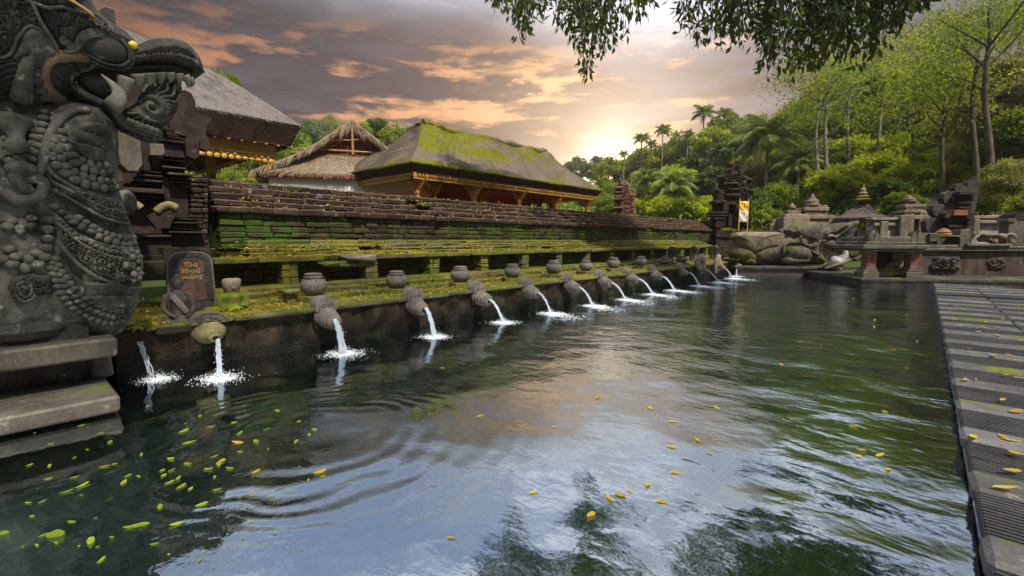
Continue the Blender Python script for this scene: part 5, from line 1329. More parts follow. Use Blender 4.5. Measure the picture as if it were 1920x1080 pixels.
# low wall continuing behind the elephant and stepped shrine towers
O2 = (-6.5, 27.5)
wl = empty('low_wall', (*O2, 0), 'low brick wall with worn coping running behind the elephant', 'wall', rz=FA)
mb = MB(); a0, _ = frame_px(1398, 430, O2); a1, _ = frame_px(1620, 430, O2)
mb.box(a0-1.5, .05, .4, a1, .5, 1.95)
for k in range(8):
    x = a0-1.5
    while x < a1: w_ = RNG.uniform(.3, .6); mb.stone(x, -.02+.02*(k > 5)*-4, .5+k*.19, x+w_-.01, .3, .68+k*.19, .015, .012, RNG.uniform(-.3, .3)); x += w_
lk(mb, 'wall_face', M['cap'], wl)
def tower(name, O, dep, tiers, label, cat, mat='tan', grp=None, deep=.9, finial=None):
    """tiers: (u0, u1, v_top, v_bottom) measured in the photo, each a square block"""
    a = [frame_px((t[0]+t[1])/2, t[3], O, FA, dep)[0] for t in tiers][0]
    ox, oy = O[0]+a*math.cos(FA)-dep*math.sin(FA), O[1]+a*math.sin(FA)+dep*math.cos(FA)
    r = empty(name, (ox, oy, 0), label, cat, grp, rz=FA); mb = MB()
    for (u0, u1, v0, v1) in tiers:
        s0_, zt = frame_px(u0, v0, O, FA, dep); s1__, zb = frame_px(u1, v1, O, FA, dep); s0_ -= a; s1__ -= a; h_ = (s1__-s0_)/2
        mb.stone(s0_, -h_*.8, zb, s1__, h_*.8, zt, .02, .012, RNG.uniform(-.2, .2))
    lk(mb, 'tiers', M[mat], r)
    if finial:
        u, vt, vb, rp = finial; s_, zt = frame_px(u, vt, O, FA, dep); _, zb = frame_px(u, vb, O, FA, dep); s_ -= a; H = zt-zb; R_ = rp
        mb = MB(); mb.lathe([(R_, 0), (R_*1.15, .06*H), (R_*.8, .18*H), (R_*.95, .3*H), (R_*.9, .45*H), (R_*.5, .55*H), (R_*.55, .62*H), (R_*.3, .72*H), (R_*.32, .8*H), (R_*.12, .92*H), (0, H)], (s_, 0, zb), n=14, wob=.02); lk(mb, 'finial', M[mat], r, True)
    return r
tower('shrine_tower', O2, 1.0, [(1462, 1508, 408, 440), (1466, 1504, 402, 408), (1473, 1497, 395, 402), (1478, 1492, 390, 395)], 'smaller stepped stone tower left of the tall one, above the elephant\'s back', 'shrine', 'tan', 'stepped stone towers', finial=(1485, 380, 391, .22))
tower('shrine_tower', O2, 1.2, [(1500, 1544, 410, 445), (1496, 1550, 404, 411), (1504, 1542, 396, 404), (1500, 1546, 390, 396), (1510, 1534, 384, 390)], 'taller stepped stone tower directly above the elephant\'s ear', 'shrine', 'tan', 'stepped stone towers', finial=(1524, 362, 386, .34))
tower('shrine_tower', O2, 1.4, [(1538, 1566, 414, 445), (1540, 1562, 404, 413), (1536, 1548, 385, 404)], 'slim broken stone tower right beside the taller stepped one', 'shrine', 'tan', 'stepped stone towers')
tower('shrine_tower', O2, 1.5, [(1440, 1466, 420, 445), (1446, 1462, 412, 420)], 'low stepped stone stump above the elephant\'s saddle', 'shrine', 'tan', 'stepped stone towers')

# tall carved split gate beyond the wall end
def carved_gate(O, dep, outline, f, label, boxes, mat='gatebrown', thick=1.0, seed=1):
    pts = [frame_px(x/f[0]+f[1], y/f[0]+f[2], O, FA, dep) for x, y in outline]
    ax_ = pts[0][0]; ox, oy = O[0]+ax_*math.cos(FA)-dep*math.sin(FA), O[1]+ax_*math.sin(FA)+dep*math.cos(FA)
    r = empty('carved_gate', (ox, oy, 0), label, 'gate', rz=FA)
    pl = Pillow([(a-ax_, b) for a, b in pts], thick*.5, .25, .05, scrolls(.34, .11, seed, .4)); mb = MB(); pl.mesh(mb, lambda a, b, c: (a, -c, b)); lk(mb, 'carved_wing', M[mat], r)
    mb = MB()
    for (x0, y0, x1, y1, d0) in boxes:
        s0_, zt = frame_px(x0/f[0]+f[1], y0/f[0]+f[2], O, FA, dep-d0); s1__, zb = frame_px(x1/f[0]+f[1], y1/f[0]+f[2], O, FA, dep-d0)
        mb.stone(s0_-ax_, -d0, zb, s1__-ax_, .4, zt, .02, .01, RNG.uniform(-.2, .25))
    lk(mb, 'cornices', M[mat], r)
    return r, ax_
OG = (-8.4, 27.6)
f7 = (6.353, 1130, 290)
gt, gax = carved_gate(OG, 0, [(1290, 860), (1300, 700), (1310, 640), (1288, 560), (1330, 540), (1298, 440), (1320, 400), (1405, 395), (1375, 340), (1365, 270), (1400, 240), (1440, 230), (1450, 180), (1478, 165), (1490, 110), (1520, 95), (1545, 110), (1548, 180), (1572, 200), (1582, 135), (1605, 120), (1625, 140), (1642, 200), (1650, 240), (1720, 265), (1785, 290), (1755, 340), (1705, 355), (1700, 390), (1780, 415), (1800, 460), (1730, 495), (1765, 560), (1760, 880)],
    f7, 'tall dark carved temple gate with horned top, beyond the brick wall end',
    [(1330, 540, 1480, 570, .75), (1300, 680, 1500, 700, .85), (1310, 710, 1480, 735, .8), (1330, 745, 1470, 770, .75), (1350, 780, 1460, 860, .7), (1500, 560, 1600, 600, .75), (1480, 460, 1640, 490, .7), (1500, 400, 1640, 425, .7), (1440, 330, 1620, 350, .7), (1440, 560, 1500, 680, .72), (1380, 420, 1440, 540, .66), (1590, 600, 1625, 860, .8), (1500, 720, 1540, 860, .8), (1560, 700, 1580, 860, .75)], seed=5)
s0_, zt = frame_px(1635/6.353+1130, 556/6.353+290, OG, FA, -1.0); s1__, zm = frame_px(1735/6.353+1130, 660/6.353+290, OG, FA, -1.0); _, zb = frame_px(1700/6.353+1130, 806/6.353+290, OG, FA, -1.0)
bn = empty('banner', (*[OG[i]+s0_*(math.cos(FA), math.sin(FA))[i]-1.0*(-math.sin(FA), math.cos(FA))[i] for i in (0, 1)], zb), 'yellow over white cloth banner hung on the carved gate', 'banner', rz=FA)
W_ = s1__-s0_
M['ycloth'] = plain_mat('yellow_cloth', (.75, .50, .03), .8, .2, 6); M['wcloth'] = plain_mat('white_cloth', (.70, .67, .60), .8, .12, 4)
for nm, z0_, z1_, mt in (('yellow_cloth', zm-zb, zt-zb, 'ycloth'), ('white_cloth', 0, zm-zb, 'wcloth')):
    mb = MB(); n_ = 14
    V = [(W_*i/n_, .03*math.sin(i*1.7+j*.4)+.02*math.sin(j+i*.5), z0_+(z1_-z0_)*j/8-(.12*math.sin(PI*i/n_)*(nm[0] == 'y')*(j/8)*(1-j/8)*3)) for j in range(9) for i in range(n_+1)]
    mb.add(V, [(j*(n_+1)+i, j*(n_+1)+i+1, (j+1)*(n_+1)+i+1, (j+1)*(n_+1)+i) for j in range(8) for i in range(n_)]); o = lk(mb, nm, M[mt], bn, True)
    so = o.modifiers.new('Solidify', 'SOLIDIFY'); so.thickness = .01
mb = MB(); mb.tube([(0, 0, -1.2), (0, 0, zt-zb+.15)], .02, 6); mb.tube([(W_, 0, -1.2), (W_, 0, zt-zb+.1)], .018, 6); lk(mb, 'pole', M['ycloth'], bn)
# twin pier glimpsed behind the wall, left of the palms
OH = (-14.5, 27.0)
M['gatewarm'] = stone_mat('reddish_gate_stone', (.11, .055, .035), (.20, .11, .075), 3, lichen=.3, bump=.02)
carved_gate(OH, 0, [(100, 800), (145, 690), (130, 600), (150, 560), (145, 440), (170, 380), (185, 370), (188, 290), (215, 270), (235, 330), (270, 300), (300, 330), (335, 370), (345, 460), (400, 470), (380, 560), (420, 800)], f7,
    'low reddish carved gate pier peeping over the coping right of the mossy-roofed hall', [(150, 380, 240, 400, .7), (150, 440, 250, 455, .75), (130, 520, 250, 535, .75), (130, 620, 250, 640, .78), (150, 470, 230, 510, .68)], 'gatewarm', .9, 8)

# ------------------------------------------------------------------ altar, terrace and carved walls on the right
OA = (-1.48, 19.07); FB = rad(33)
def ap(u, v, dep=0.0): return frame_px(u, v, OA, FB, dep)
def abox(mb, u0, v0, u1, v1, dep, thick, c=.012, j=.006, tint=0.0):
    a0, z1_ = ap(u0, v0, dep); a1, z0_ = ap(u1, v1, dep); mb.stone(a0, dep, z0_, a1, dep+thick, z1_, c, j, tint)
tr_ = empty('terrace', (*OA, 0), 'dark stone terrace at the far right corner of the pool in front of the altar', 'terrace', rz=FB)
mb = MB(); a0 = ap(1615, 535)[0]; mb.box(a0, .0, -.9, 12, 9, .16); mb.stone(a0-.08, -.08, .155, 12, 9, .245, .015, .003); lk(mb, 'platform', M['andesite'], tr_)
al_ = empty('stone_altar', (*OA, .24), 'grey stone altar table on red piers with a carved lotus panel and pointed corner finials', 'altar', rz=FB); bpy.context.view_layer.update()
def akid(mb, name, mat, smooth=False, root=None):
    root = root or al_; o = mb.build(name, M[mat], None, smooth); o.rotation_euler = (0, 0, FB); o.location = (*OA, 0); bpy.context.view_layer.update(); o.parent = root; o.matrix_parent_inverse = root.matrix_world.inverted(); return o
for (u0, u1) in ((1618, 1648), (1700, 1731)):
    for dd in (.15, 1.5):
        mb = MB(); abox(mb, u0, 510, u1, 521.5, dd, .5); abox(mb, u0+3, 505, u1-2, 510, dd+.04, .42); abox(mb, u0+6, 501, u1-4, 505, dd+.08, .36); abox(mb, u0+5, 471, u1-3, 476, dd+.06, .4); akid(mb, 'pier_base', 'slab')
        mb = MB(); abox(mb, u0+8, 476, u1-5, 501.5, dd+.1, .32); akid(mb, 'pier', 'red')
mb = MB()
for (u0, v0, u1, v1, d_) in ((1622, 467, 1738, 471.5, .06), (1619, 459, 1741, 467, -.02), (1624, 453, 1736, 459, .06), (1628, 444, 1712, 453, .14)): abox(mb, u0, v0, u1, v1, d_, 2.0-2*d_, .02, .008, RNG.uniform(-.1, .2))
akid(mb, 'table_slab', 'slab')
for (u0, u1, vt) in ((1628, 1638, 433), (1640, 1650, 436), (1709, 1719, 434), (1720, 1731, 432)):
    mb = MB(); p_ = [ap(u, v, .14) for u, v in ((u0, 453), (u0+.5, 444), (u0+1, 440), ((u0+u1)/2, vt), (u1-1, 441), (u1, 453))]; mb.prism(p_, .12, .34, 'y'); akid(mb, 'corner_finial', 'slab')
mb = MB(); abox(mb, 1650, 470, 1706, 504, .9, .15); abox(mb, 1650, 471, 1661, 504, .75, .2); akid(mb, 'back_panel', 'mossdark')
mb = MB(); abox(mb, 1654, 503, 1704, 509, .6, .5); abox(mb, 1650, 509, 1704, 516, .5, .6); akid(mb, 'step', 'shelf')
lot = Pillow([ap(1590+x/9, 420+y/9, .88) for x, y in ((665, 735), (700, 670), (760, 600), (740, 520), (780, 455), (900, 445), (1010, 450), (1040, 480), (1040, 600), (1020, 720), (860, 745))], .05, .1, .016, lambda a, b: .0*a); lot.mesh(mb := MB(), lambda a, b, c: (a, .88-c, b), two=False)
lc = ap(1590+940/9, 420+540/9, .85)
for k in range(9):
    q = PI*(k/8)*1.2-.1*PI; mb.ball((lc[0]+.17*math.cos(q), .80, lc[1]+.12*math.sin(q)), (.11, .05, .055), 10, 6, rot=Matrix.Rotation(-q, 3, 'Y'))
mb.ball((lc[0], .78, lc[1]), (.10, .05, .07), 10, 6)
for k in range(6):
    mb.tube([(lc[0]-.1-.06*k, .82, lc[1]-.10-.03*k), (lc[0]-.22-.05*k, .80, lc[1]-.28), (lc[0]-.45-.05*k, .82, lc[1]-.48-.01*k)], [.04, .035, .01], 6)
for k in range(5): mb.ball((lc[0]+.16+.04*math.cos(k), .82, lc[1]-.2-.06*k), (.08, .04, .05), 8, 5)
akid(mb, 'lotus_relief', 'tan', True)
# swan fountain figure
sw = empty('bird_statue', (-2.35, 22.3, .1), 'grey carved stone bird with raised neck between elephant and altar', 'statue', rz=.4)
mb = MB(); mb.tube(smooth_curve([(-.30, 0, .25), (-.22, 0, .5), (-.08, 0, .62), (.04, 0, .85), (-.04, 0, 1.08), (.05, 0, 1.18), (.16, 0, 1.12)], 5), np.interp(np.linspace(0, 1, 31), [0, .2, .35, .6, .8, .93, 1], [.25, .30, .16, .075, .07, .085, .02]), 12); lk(mb, 'body', M['pale'], sw, True)
mb = MB()
for s_ in (-1, 1):
    for k in range(11): mb.tube(smooth_curve([(.10-.03*k, s_*.22, .62-.02*k), (-.1-.06*k, s_*(.32+.01*k), .50-.02*k), (-.35-.05*k+.02*k, s_*.28, .25+.05*(k % 3))], 4), np.linspace(.05, .025, 9), 6)
lk(mb, 'wings', M['tan'], sw, True)
mb = MB(); mb.stone(-.75, -.45, .02, .55, .45, .17, .02, .01); mb.stone(-.65, -.4, -.9, .45, .4, .02, .02, .01); lk(mb, 'base', M['andesite'], sw)
# dark retaining wall with relief
dw = empty('carved_wall', (*[OA[i]+1.6*(-math.sin(FB), math.cos(FB))[i] for i in (0, 1)], .24), 'dark stained stone wall with a worn relief and moulded top, right of the altar', 'wall', rz=FB); bpy.context.view_layer.update()
M['stain'] = stone_mat('stained_brown_stone', (.05, .036, .032), (.115, .082, .07), 1.2, moss=.06, lichen=.15, bump=.02, streak=.7)
mb = MB(); a0, zt = ap(1700, 470, 1.6); mb.box(a0, 1.65, .2, 12, 2.4, zt); akid(mb, 'wall_body', 'stain', root=dw)
mb = MB()
for (u0, v0, u1, v1, d_) in ((1728, 465, 2100, 470, 1.52), (1735, 459, 1822, 465, 1.58), (1815, 457, 1900, 462, 1.40), (1806, 462, 2100, 466, 1.5)): abox(mb, u0, v0, u1, v1, d_, .6, .015, .005, RNG.uniform(-.1, .2))
for (u0, v0, u1, v1, d_) in ((1756, 441, 1803, 444, 1.6), (1758, 444, 1760.5, 458, 1.6), (1799, 444, 1802, 458, 1.6), (1729, 437, 1759, 458, 1.7), (1744, 438, 1757, 453, 1.6), (1801, 446, 1816, 466, 1.55), (1801, 430, 1818, 446, 1.6)): abox(mb, u0, v0, u1, v1, d_, .5, .012, .005, RNG.uniform(-.1, .2))
akid(mb, 'moulding', 'slab', root=dw)
rl = Pillow([ap(u, v, 1.62) for u, v in ((1744, 508), (1744, 497), (1752, 488), (1748, 484), (1760, 480), (1778, 482), (1800, 480), (1800, 488), (1790, 496), (1802, 500), (1798, 508))], .10, .2, .03, scrolls(.28, .09, 17, .4)); rl.mesh(mb := MB(), lambda a, b, c: (a, 1.64-c, b), two=False); akid(mb, 'worn_relief', 'andesite', root=dw)
rl = Pillow([ap(u, v, 1.62) for u, v in ((1855, 505), (1850, 490), (1862, 482), (1885, 484), (1890, 498), (1880, 506))], .06, .2, .03, scrolls(.3, .05, 19, .4)); rl.mesh(mb := MB(), lambda a, b, c: (a, 1.64-c, b), two=False); akid(mb, 'worn_relief', 'stain', root=dw)
# scalloped half gate
f6 = (6.75, 1720, 320)
scal = [(170, 900), (168, 840), (120, 760), (110, 700), (110, 640), (160, 600), (230, 592), (300, 620), (335, 600), (290, 605), (215, 560), (190, 500), (215, 440), (270, 415), (330, 425), (390, 460), (392, 440), (345, 400), (325, 345), (345, 290), (400, 260), (470, 258), (490, 262), (475, 215), (500, 172), (560, 158), (600, 190), (636, 205), (640, 150), (670, 112), (740, 108), (752, 80), (790, 68), (798, 90), (770, 260), (735, 500), (690, 860), (680, 1000), (170, 1000)]
hg = empty('split_gate', (*[OA[i]+2.4*(-math.sin(FB), math.cos(FB))[i] for i in (0, 1)], .5), 'dark split gate half with scalloped left side and straight leaning right edge', 'gate', rz=FB); bpy.context.view_layer.update()
mb = MB(); pts = [ap(x/6.75+1720, y/6.75+320, 2.5) for x, y in scal]; mb.prism(pts, 2.5, 2.8, 'y'); akid(mb, 'scalloped_slab', 'andesite', root=hg)
mb = MB()
for (x0, y0, x1, y1, d_) in ((540, 260, 740, 300, 2.2), (520, 305, 745, 335, 2.3), (540, 345, 720, 380, 2.4), (530, 390, 700, 420, 2.35), (530, 430, 690, 455, 2.4), (530, 460, 690, 480, 2.3), (450, 380, 530, 400, 2.4), (440, 330, 465, 440, 2.4), (455, 570, 650, 600, 2.3), (455, 610, 640, 630, 2.25), (450, 640, 640, 660, 2.3), (360, 530, 455, 600, 2.2), (365, 605, 455, 655, 2.3), (630, 530, 730, 600, 2.15), (640, 610, 720, 690, 2.2), (400, 680, 640, 720, 2.3), (545, 740, 655, 800, 2.1)):
    abox(mb, x0/6.75+1720, y0/6.75+320, x1/6.75+1720, y1/6.75+320, d_, .5, .012, .006, RNG.uniform(-.25, .3))
akid(mb, 'cornices', 'gatebrown', root=hg)
M['orange'] = plain_mat('orange_brick', (.19, .07, .03), .8, .4, 12)
mb = MB(); 
for k in range(4): abox(mb, (480-k*6)/6.75+1720, (500+k*17)/6.75+320, (640+k*2)/6.75+1720, (514+k*17)/6.75+320, 2.12-.0*k, .5)
akid(mb, 'brick_band', 'orange', root=hg)
of = empty('offering', (*[OA[i]+ap(1769, 436, 1.8)[0]*(math.cos(FB), math.sin(FB))[i]+1.8*(-math.sin(FB), math.cos(FB))[i] for i in (0, 1)], ap(1769, 438, 1.8)[1]), 'small orange and yellow offering tray set on the wall below the split gate', 'offering', rz=FB)
mb = MB(); mb.lathe([(.20, 0), (.23, .05), (.17, .10), (.12, .15), (.04, .19)], n=12, wob=.05); lk(mb, 'tray', M['orange'], of); mb = MB(); mb.lathe([(.20, -.05), (.23, -.02), (.235, .0), (.15, .01)], n=14); lk(mb, 'yellow_cloth', M['ycloth'], of)
# pale rendered walls and piers behind
pwl = empty('pale_wall', (*[OA[i]+4.0*(-math.sin(FB), math.cos(FB))[i] for i in (0, 1)], .3), 'grey-white rendered wall with stone piers and caps behind the altar and split gate', 'wall', rz=FB); bpy.context.view_layer.update()
mb = MB(); a0, zt = ap(1640, 412, 4.2); mb.box(a0, 4.25, .2, ap(2200, 412, 4.2)[0], 4.7, zt); akid(mb, 'wall_body', 'pale', root=pwl)
mb = MB()
for (u0, v0, u1, v1, d_) in ((1636, 408, 1712, 413, 4.1), (1708, 404, 1742, 411, 4.0), (1822, 404, 1880, 410, 4.1), (1880, 402, 2050, 409, 4.0), (1828, 410, 1836, 440, 4.1), (1690, 404, 1712, 450, 4.0), (1652, 415, 1664, 450, 4.1), (1726, 396, 1745, 446, 4.0), (1640, 418, 1690, 424, 4.15), (1838, 413, 1878, 419, 4.1)): abox(mb, u0, v0, u1, v1, d_, .5, .02, .01, RNG.uniform(-.2, .2))
akid(mb, 'wall_cap', 'tan', root=pwl)
tower('shrine_tower', OA, 4.6, [(1685, 1728, 400, 446), (1682, 1732, 396, 400), (1690, 1724, 390, 396), (1688, 1727, 384, 390), (1695, 1717, 378, 384)], 'stepped stone tower with round finial right of the thatched shrine', 'shrine', 'tan', 'stepped stone towers', finial=(1705, 365, 379, .25))
rp = empty('gate_pier', (*[OA[i]+ap(1905, 460, 2.2)[0]*(math.cos(FB), math.sin(FB))[i]+2.2*(-math.sin(FB), math.cos(FB))[i] for i in (0, 1)], .3), 'square dark stone pier with a rounded cap at the right edge of the picture', 'pier', rz=FB); bpy.context.view_layer.update()
mb = MB(); abox(mb, 1893, 414, 1903, 460, 2.1, .4, tint=.3); abox(mb, 1903, 406, 1925, 466, 2.2, .6); abox(mb, 1891, 410, 1905, 416, 2.05, .45, tint=.3); akid(mb, 'shaft', 'slab', root=rp)
mb = MB(); a0, z0_ = ap(1900, 412, 2.2); a1, _ = ap(1926, 412, 2.2); mb.prism([(a0, z0_)]+[((a0+a1)/2-(a1-a0)/2*math.cos(q), z0_+.28*math.sin(q)) for q in np.linspace(0, PI, 10)]+[(a1, z0_)], 2.18, 2.75, 'y'); akid(mb, 'rounded_cap', 'gatebrown', root=rp)
mb = MB(); a0, z0_ = ap(1868, 456, 2.2)
for k in range(26): mb.ball((a0+RNG.uniform(-.5, .45), 2.2+RNG.uniform(-.15, .15), z0_+RNG.uniform(.02, .32)), (RNG.uniform(.07, .16), .12, RNG.uniform(.06, .13)), 8, 6, wob=.15, tint=RNG.uniform(-.3, .3))
o = mb.build('rubble_carving', M['tan'], None, True); o.rotation_euler = (0, 0, FB); o.location = (*OA, 0); remesh(o, .035, 2); tag(o, 'crumbling pale carved beast lying on the ledge left of the right-edge pier', 'statue')
# small thatched shrine with gilded finial
sx_, sy_, _ = at_depth(1615, 400, 31.0)
sh = empty('thatched_shrine', (sx_, sy_, .5), 'small open shrine with a dark hipped thatch roof and gilded finial above the elephant\'s trunk', 'shrine', rz=math.atan2(-sx_, sy_)); bpy.context.view_layer.update()
sc_ = 31/860.*math.cos(math.atan(655/860.)); zz_ = lambda v: CAM_H+(450-v)*sc_
mb = MB(); w0_ = 40*sc_; C4 = [(-w0_, -w0_*.8, zz_(409)), (w0_, -w0_*.8, zz_(409)), (w0_, w0_*.8, zz_(409)), (-w0_, w0_*.8, zz_(409))]; T4 = (0, 0, zz_(378))
for a in range(4):
    V = roof_face(mb, C4[a], C4[(a+1) % 4], np.array(T4)+(-.15, 0, 0), np.array(T4)+(.15, 0, 0), 16, 8, .16, .05); blades(mb, V, 500, .25, .03, .04, 150, (-.3, .3), .15)
mb.add([(x, y, z-.02) for x, y, z in C4]+[(x*.93, y*.93, z-.22) for x, y, z in C4], [(0, 1, 5, 4), (1, 2, 6, 5), (2, 3, 7, 6), (3, 0, 4, 7), (4, 5, 6, 7)])
M['thatch_dark'] = thatch_mat('dark_thatch', (.09, .07, .065), (.17, .14, .13)); lk(mb, 'thatch_roof', M['thatch_dark'], sh); 
for o_s in [sh]: pass
mb = MB(); mb.box(-w0_*.75, -w0_*.6, zz_(417), w0_*.75, w0_*.6, zz_(411)); 
for (x, y) in ((-.6, -.5), (.6, -.5), (.6, .5), (-.6, .5), (-.15, -.5), (.25, -.5)): mb.box(w0_*x-.07, w0_*y-.07, .3, w0_*x+.07, w0_*y+.07, zz_(413))
lk(mb, 'posts', M['goldcarve'], sh)
mb = MB(); mb.lathe([(.32, 0), (.42, .1), (.22, .16), (.30, .26), (.16, .34), (.22, .42), (.12, .52), (.14, .6), (.05, .72), (.03, .9), (0, .95)], (0, 0, zz_(379)), n=14, wob=.05); lk(mb, 'finial', M['yell'], sh)
mb = MB(); mb.box(-.9, -.8, .3, .9, .8, zz_(440)); lk(mb, 'plinth', M['tan'], sh)
for ch in sh.children: ch.location.z -= .5
# tiled roof house beyond
hx, hy, _ = at_depth(1700, 390, 36.0)
hs_ = empty('tiled_house', (hx, hy, .5), 'low house with a pale grey tiled roof half hidden by shrubs', 'house', rz=math.atan2(-hx, hy)); s3 = 36/860.*math.cos(math.atan(740/860.)); zz3 = lambda v: CAM_H-.5+(450-v)*s3
mb = MB(); P0, P1 = (-2.0, 0, zz3(392)), (3.2, 0, zz3(398)); R0_, R1_ = (-1.6, 1.6, zz3(371)), (1.2, 1.6, zz3(366))
for k in range(14):
    f0, f1 = k/14, (k+1)/14+.012; a, b, c, d_ = [np.array(q) for q in (P0, P1, R0_, R1_)]
    q0, q1, q2, q3 = a*(1-f0)+c*f0, b*(1-f0)+d_*f0, b*(1-f1)+d_*f1, a*(1-f1)+c*f1; up = np.array((0, 0, .06))
    mb.add([q0+up, q1+up, q2, q3, q0, q1], [(0, 1, 2, 3), (4, 5, 1, 0)], RNG.uniform(-.1, .1))
mb.add([P1, (3.2, 3.2, zz3(398)), R1_], [(0, 1, 2)]); mb.add([(-2.0, 3.2, zz3(392)), (3.2, 3.2, zz3(398)), R1_, R0_], [(0, 1, 2, 3)])
M['tile'] = plain_mat('grey_tiles', (.33, .32, .31), .8, .25, 5); lk(mb, 'roof', M['tile'], hs_)
mb = MB(); mb.tube([R0_, R1_], .10, 6); mb.tube([R1_, P1], .10, 6); mb.box(1.1, 1.5, R1_[2], 1.3, 1.7, R1_[2]+.4); lk(mb, 'ridge', M['pale'], hs_)
mb = MB(); mb.box(-1.8, .3, 0, 3, 3, zz3(398)); lk(mb, 'wall', M['pale'], hs_)
# ------------------------------------------------------------------ vegetation
M['leaf_a'] = leaf_mat('foliage_mid', (.085, .14, .014), (.26, .33, .025), .42, .5, (.15, .15, .015), .55)
M['leaf_b'] = leaf_mat('foliage_bright', (.16, .23, .012), (.44, .48, .02), .45, .35, (.22, .20, .015), .65)
M['leaf_c'] = leaf_mat('foliage_dark', (.035, .07, .014), (.11, .18, .025), .35, .5, (.06, .07, .012), .4)
M['leaf_d'] = leaf_mat('foliage_dusty', (.12, .125, .03), (.30, .30, .07), .40, .4, (.14, .12, .03), .6)
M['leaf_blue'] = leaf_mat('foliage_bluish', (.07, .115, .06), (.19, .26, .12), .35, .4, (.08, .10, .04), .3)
M['palmleaf'] = leaf_mat('palm_fronds', (.11, .16, .04), (.31, .37, .10), .40, .35, (.16, .15, .04), .3)
M['bark'] = stone_mat('bark', (.06, .045, .032), (.13, .105, .08), 2, lichen=.3, bump=.03, streak=.4)
M['palebark'] = stone_mat('pale_bark', (.16, .145, .12), (.30, .28, .24), 2, lichen=.3, bump=.02, streak=.3)
def cards(mb, C, dirs, L, W_, tint, bend=.25):
    """leaf blades: folded rhombus, 2 tris; C centres, dirs main axis"""
    n = len(C); d = dirs/(np.linalg.norm(dirs, axis=1)[:, None]+1e-9); r = RNG.normal(0, 1, (n, 3)); s = np.cross(d, r); s /= np.linalg.norm(s, axis=1)[:, None]+1e-9; up = np.cross(d, s)
    L = np.broadcast_to(L, (n,))[:, None]; W_ = np.broadcast_to(W_, (n,))[:, None]
    a = C; b = C+d*L*.5+s*W_*.5+up*L*bend*.2; c = C+d*L-up*L*bend*.3; e = C+d*L*.5-s*W_*.5+up*L*bend*.2
    V = np.stack([a, b, c, e], 1).reshape(-1, 3); k = np.arange(n)*4
    F = np.stack([k, k+1, k+2, k+3], 1).tolist(); mb.add(V, F, list(np.broadcast_to(tint, (n,))))
def crown_mesh(R, n, leaf, clumps=34, flat=.75, seed=1, hollow=.45, droop=0.0):
    g_ = np.random.default_rng(seed); mb = MB(); cc = []
    while len(cc) < clumps:
        p = g_.uniform(-1, 1, 3); q = np.linalg.norm(p)
        if hollow < q < .92 and p[2] > -.65: cc.append(p*(R, R, R*flat))
    per = n//clumps
    for p in cc:
        cr = R*g_.uniform(.16, .34); u = g_.normal(0, 1, (per, 3)); u /= np.linalg.norm(u, axis=1)[:, None]; rr = cr*g_.uniform(.35, 1.05, per)[:, None]; pos = p+u*rr*(1.15, 1.15, .75)
        dr = u*.7+g_.normal(0, .5, (per, 3)); dr[:, 2] -= .15+droop
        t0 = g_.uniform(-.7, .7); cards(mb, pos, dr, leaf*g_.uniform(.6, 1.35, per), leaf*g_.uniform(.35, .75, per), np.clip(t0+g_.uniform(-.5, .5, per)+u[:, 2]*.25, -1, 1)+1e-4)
    return mb, cc
def trunk_mesh(H, r, cc, seed, lean=.06):
    g_ = np.random.default_rng(seed+50); mb = MB(); top = np.array((g_.normal(0, lean)*H, g_.normal(0, lean)*H, 0.))
    path = smooth_curve([np.array((0, 0, -H)), np.array((top[0]*.3, top[1]*.1, -H*.5-.2)), np.array((top[0]*.4, top[1]*.5, -.55)), np.array((top[0]*.5, top[1]*.4, -.25)), top*.5+(0, 0, .0)], 5)
    mb.tube(path, np.linspace(r, r*.5, len(path)), 8)
    for p in cc[:14]:
        s_ = path[-1-g_.integers(0, 4)]; m_ = (s_+p)/2+g_.normal(0, .1, 3)*np.linalg.norm(p)*.5; mb.tube(smooth_curve([s_, m_, p], 4), np.linspace(r*.40, r*.08, 9), 5)
    return mb
PROT = {}
def proto(key, mat, n, leaf, clumps, flat, seed, hollow=.45, H=1.8, tr=.055, tm='bark', droop=0.0):
    """unit-radius tree: trunk and crown data reused by every copy"""
    mb, cc = crown_mesh(1.0, n, leaf, clumps, flat, seed, hollow, droop)
    c = mb.build('crown', M[mat]); PROT[key] = ((tr, cc, seed, tm), c.data)
    bpy.data.objects.remove(c)
proto('mid1', 'leaf_a', 6200, .15, 40, .78, 1); proto('mid2', 'leaf_a', 6600, .135, 46, .85, 2, .35); proto('bright1', 'leaf_b', 7000, .14, 46, .62, 3); proto('bright2', 'leaf_b', 6400, .15, 38, .8, 4)
proto('dark1', 'leaf_c', 6200, .155, 40, .85, 5); proto('dusty1', 'leaf_d', 7800, .085, 52, .95, 6, .3, droop=.5); proto('blue1', 'leaf_blue', 7000, .11, 40, .8, 7)
proto('sparse', 'leaf_a', 2600, .075, 30, .62, 8, .5, 2.4, .035, 'palebark'); proto('sparse_d', 'leaf_d', 2800, .07, 34, .8, 9, .4, 2.4, .035, 'palebark')
KL = {'mid': 'green leafy tree', 'bright': 'yellowish tree', 'dark': 'dark green dense tree', 'dusty': 'olive drooping tree', 'blue': 'hazy bluish tree', 'sparse': 'thin open tree'}
def where(u, v):
    h_ = 'beyond the near pavilion' if u < 450 else 'between the left roofs' if u < 620 else 'between gable and mossy roof' if u < 790 else 'beyond the mossy roof' if u < 1150 else 'above the wall end' if u < 1330 else 'behind the tall gate' if u < 1460 else 'above the elephant statue' if u < 1560 else 'above the thatched shrine' if u < 1680 else 'above the split gate' if u < 1830 else 'at the right edge'
    return h_
used_lab = {}
POSW = ['lowest row', 'second row up', 'halfway up the slope', 'upper slope', 'skyline']
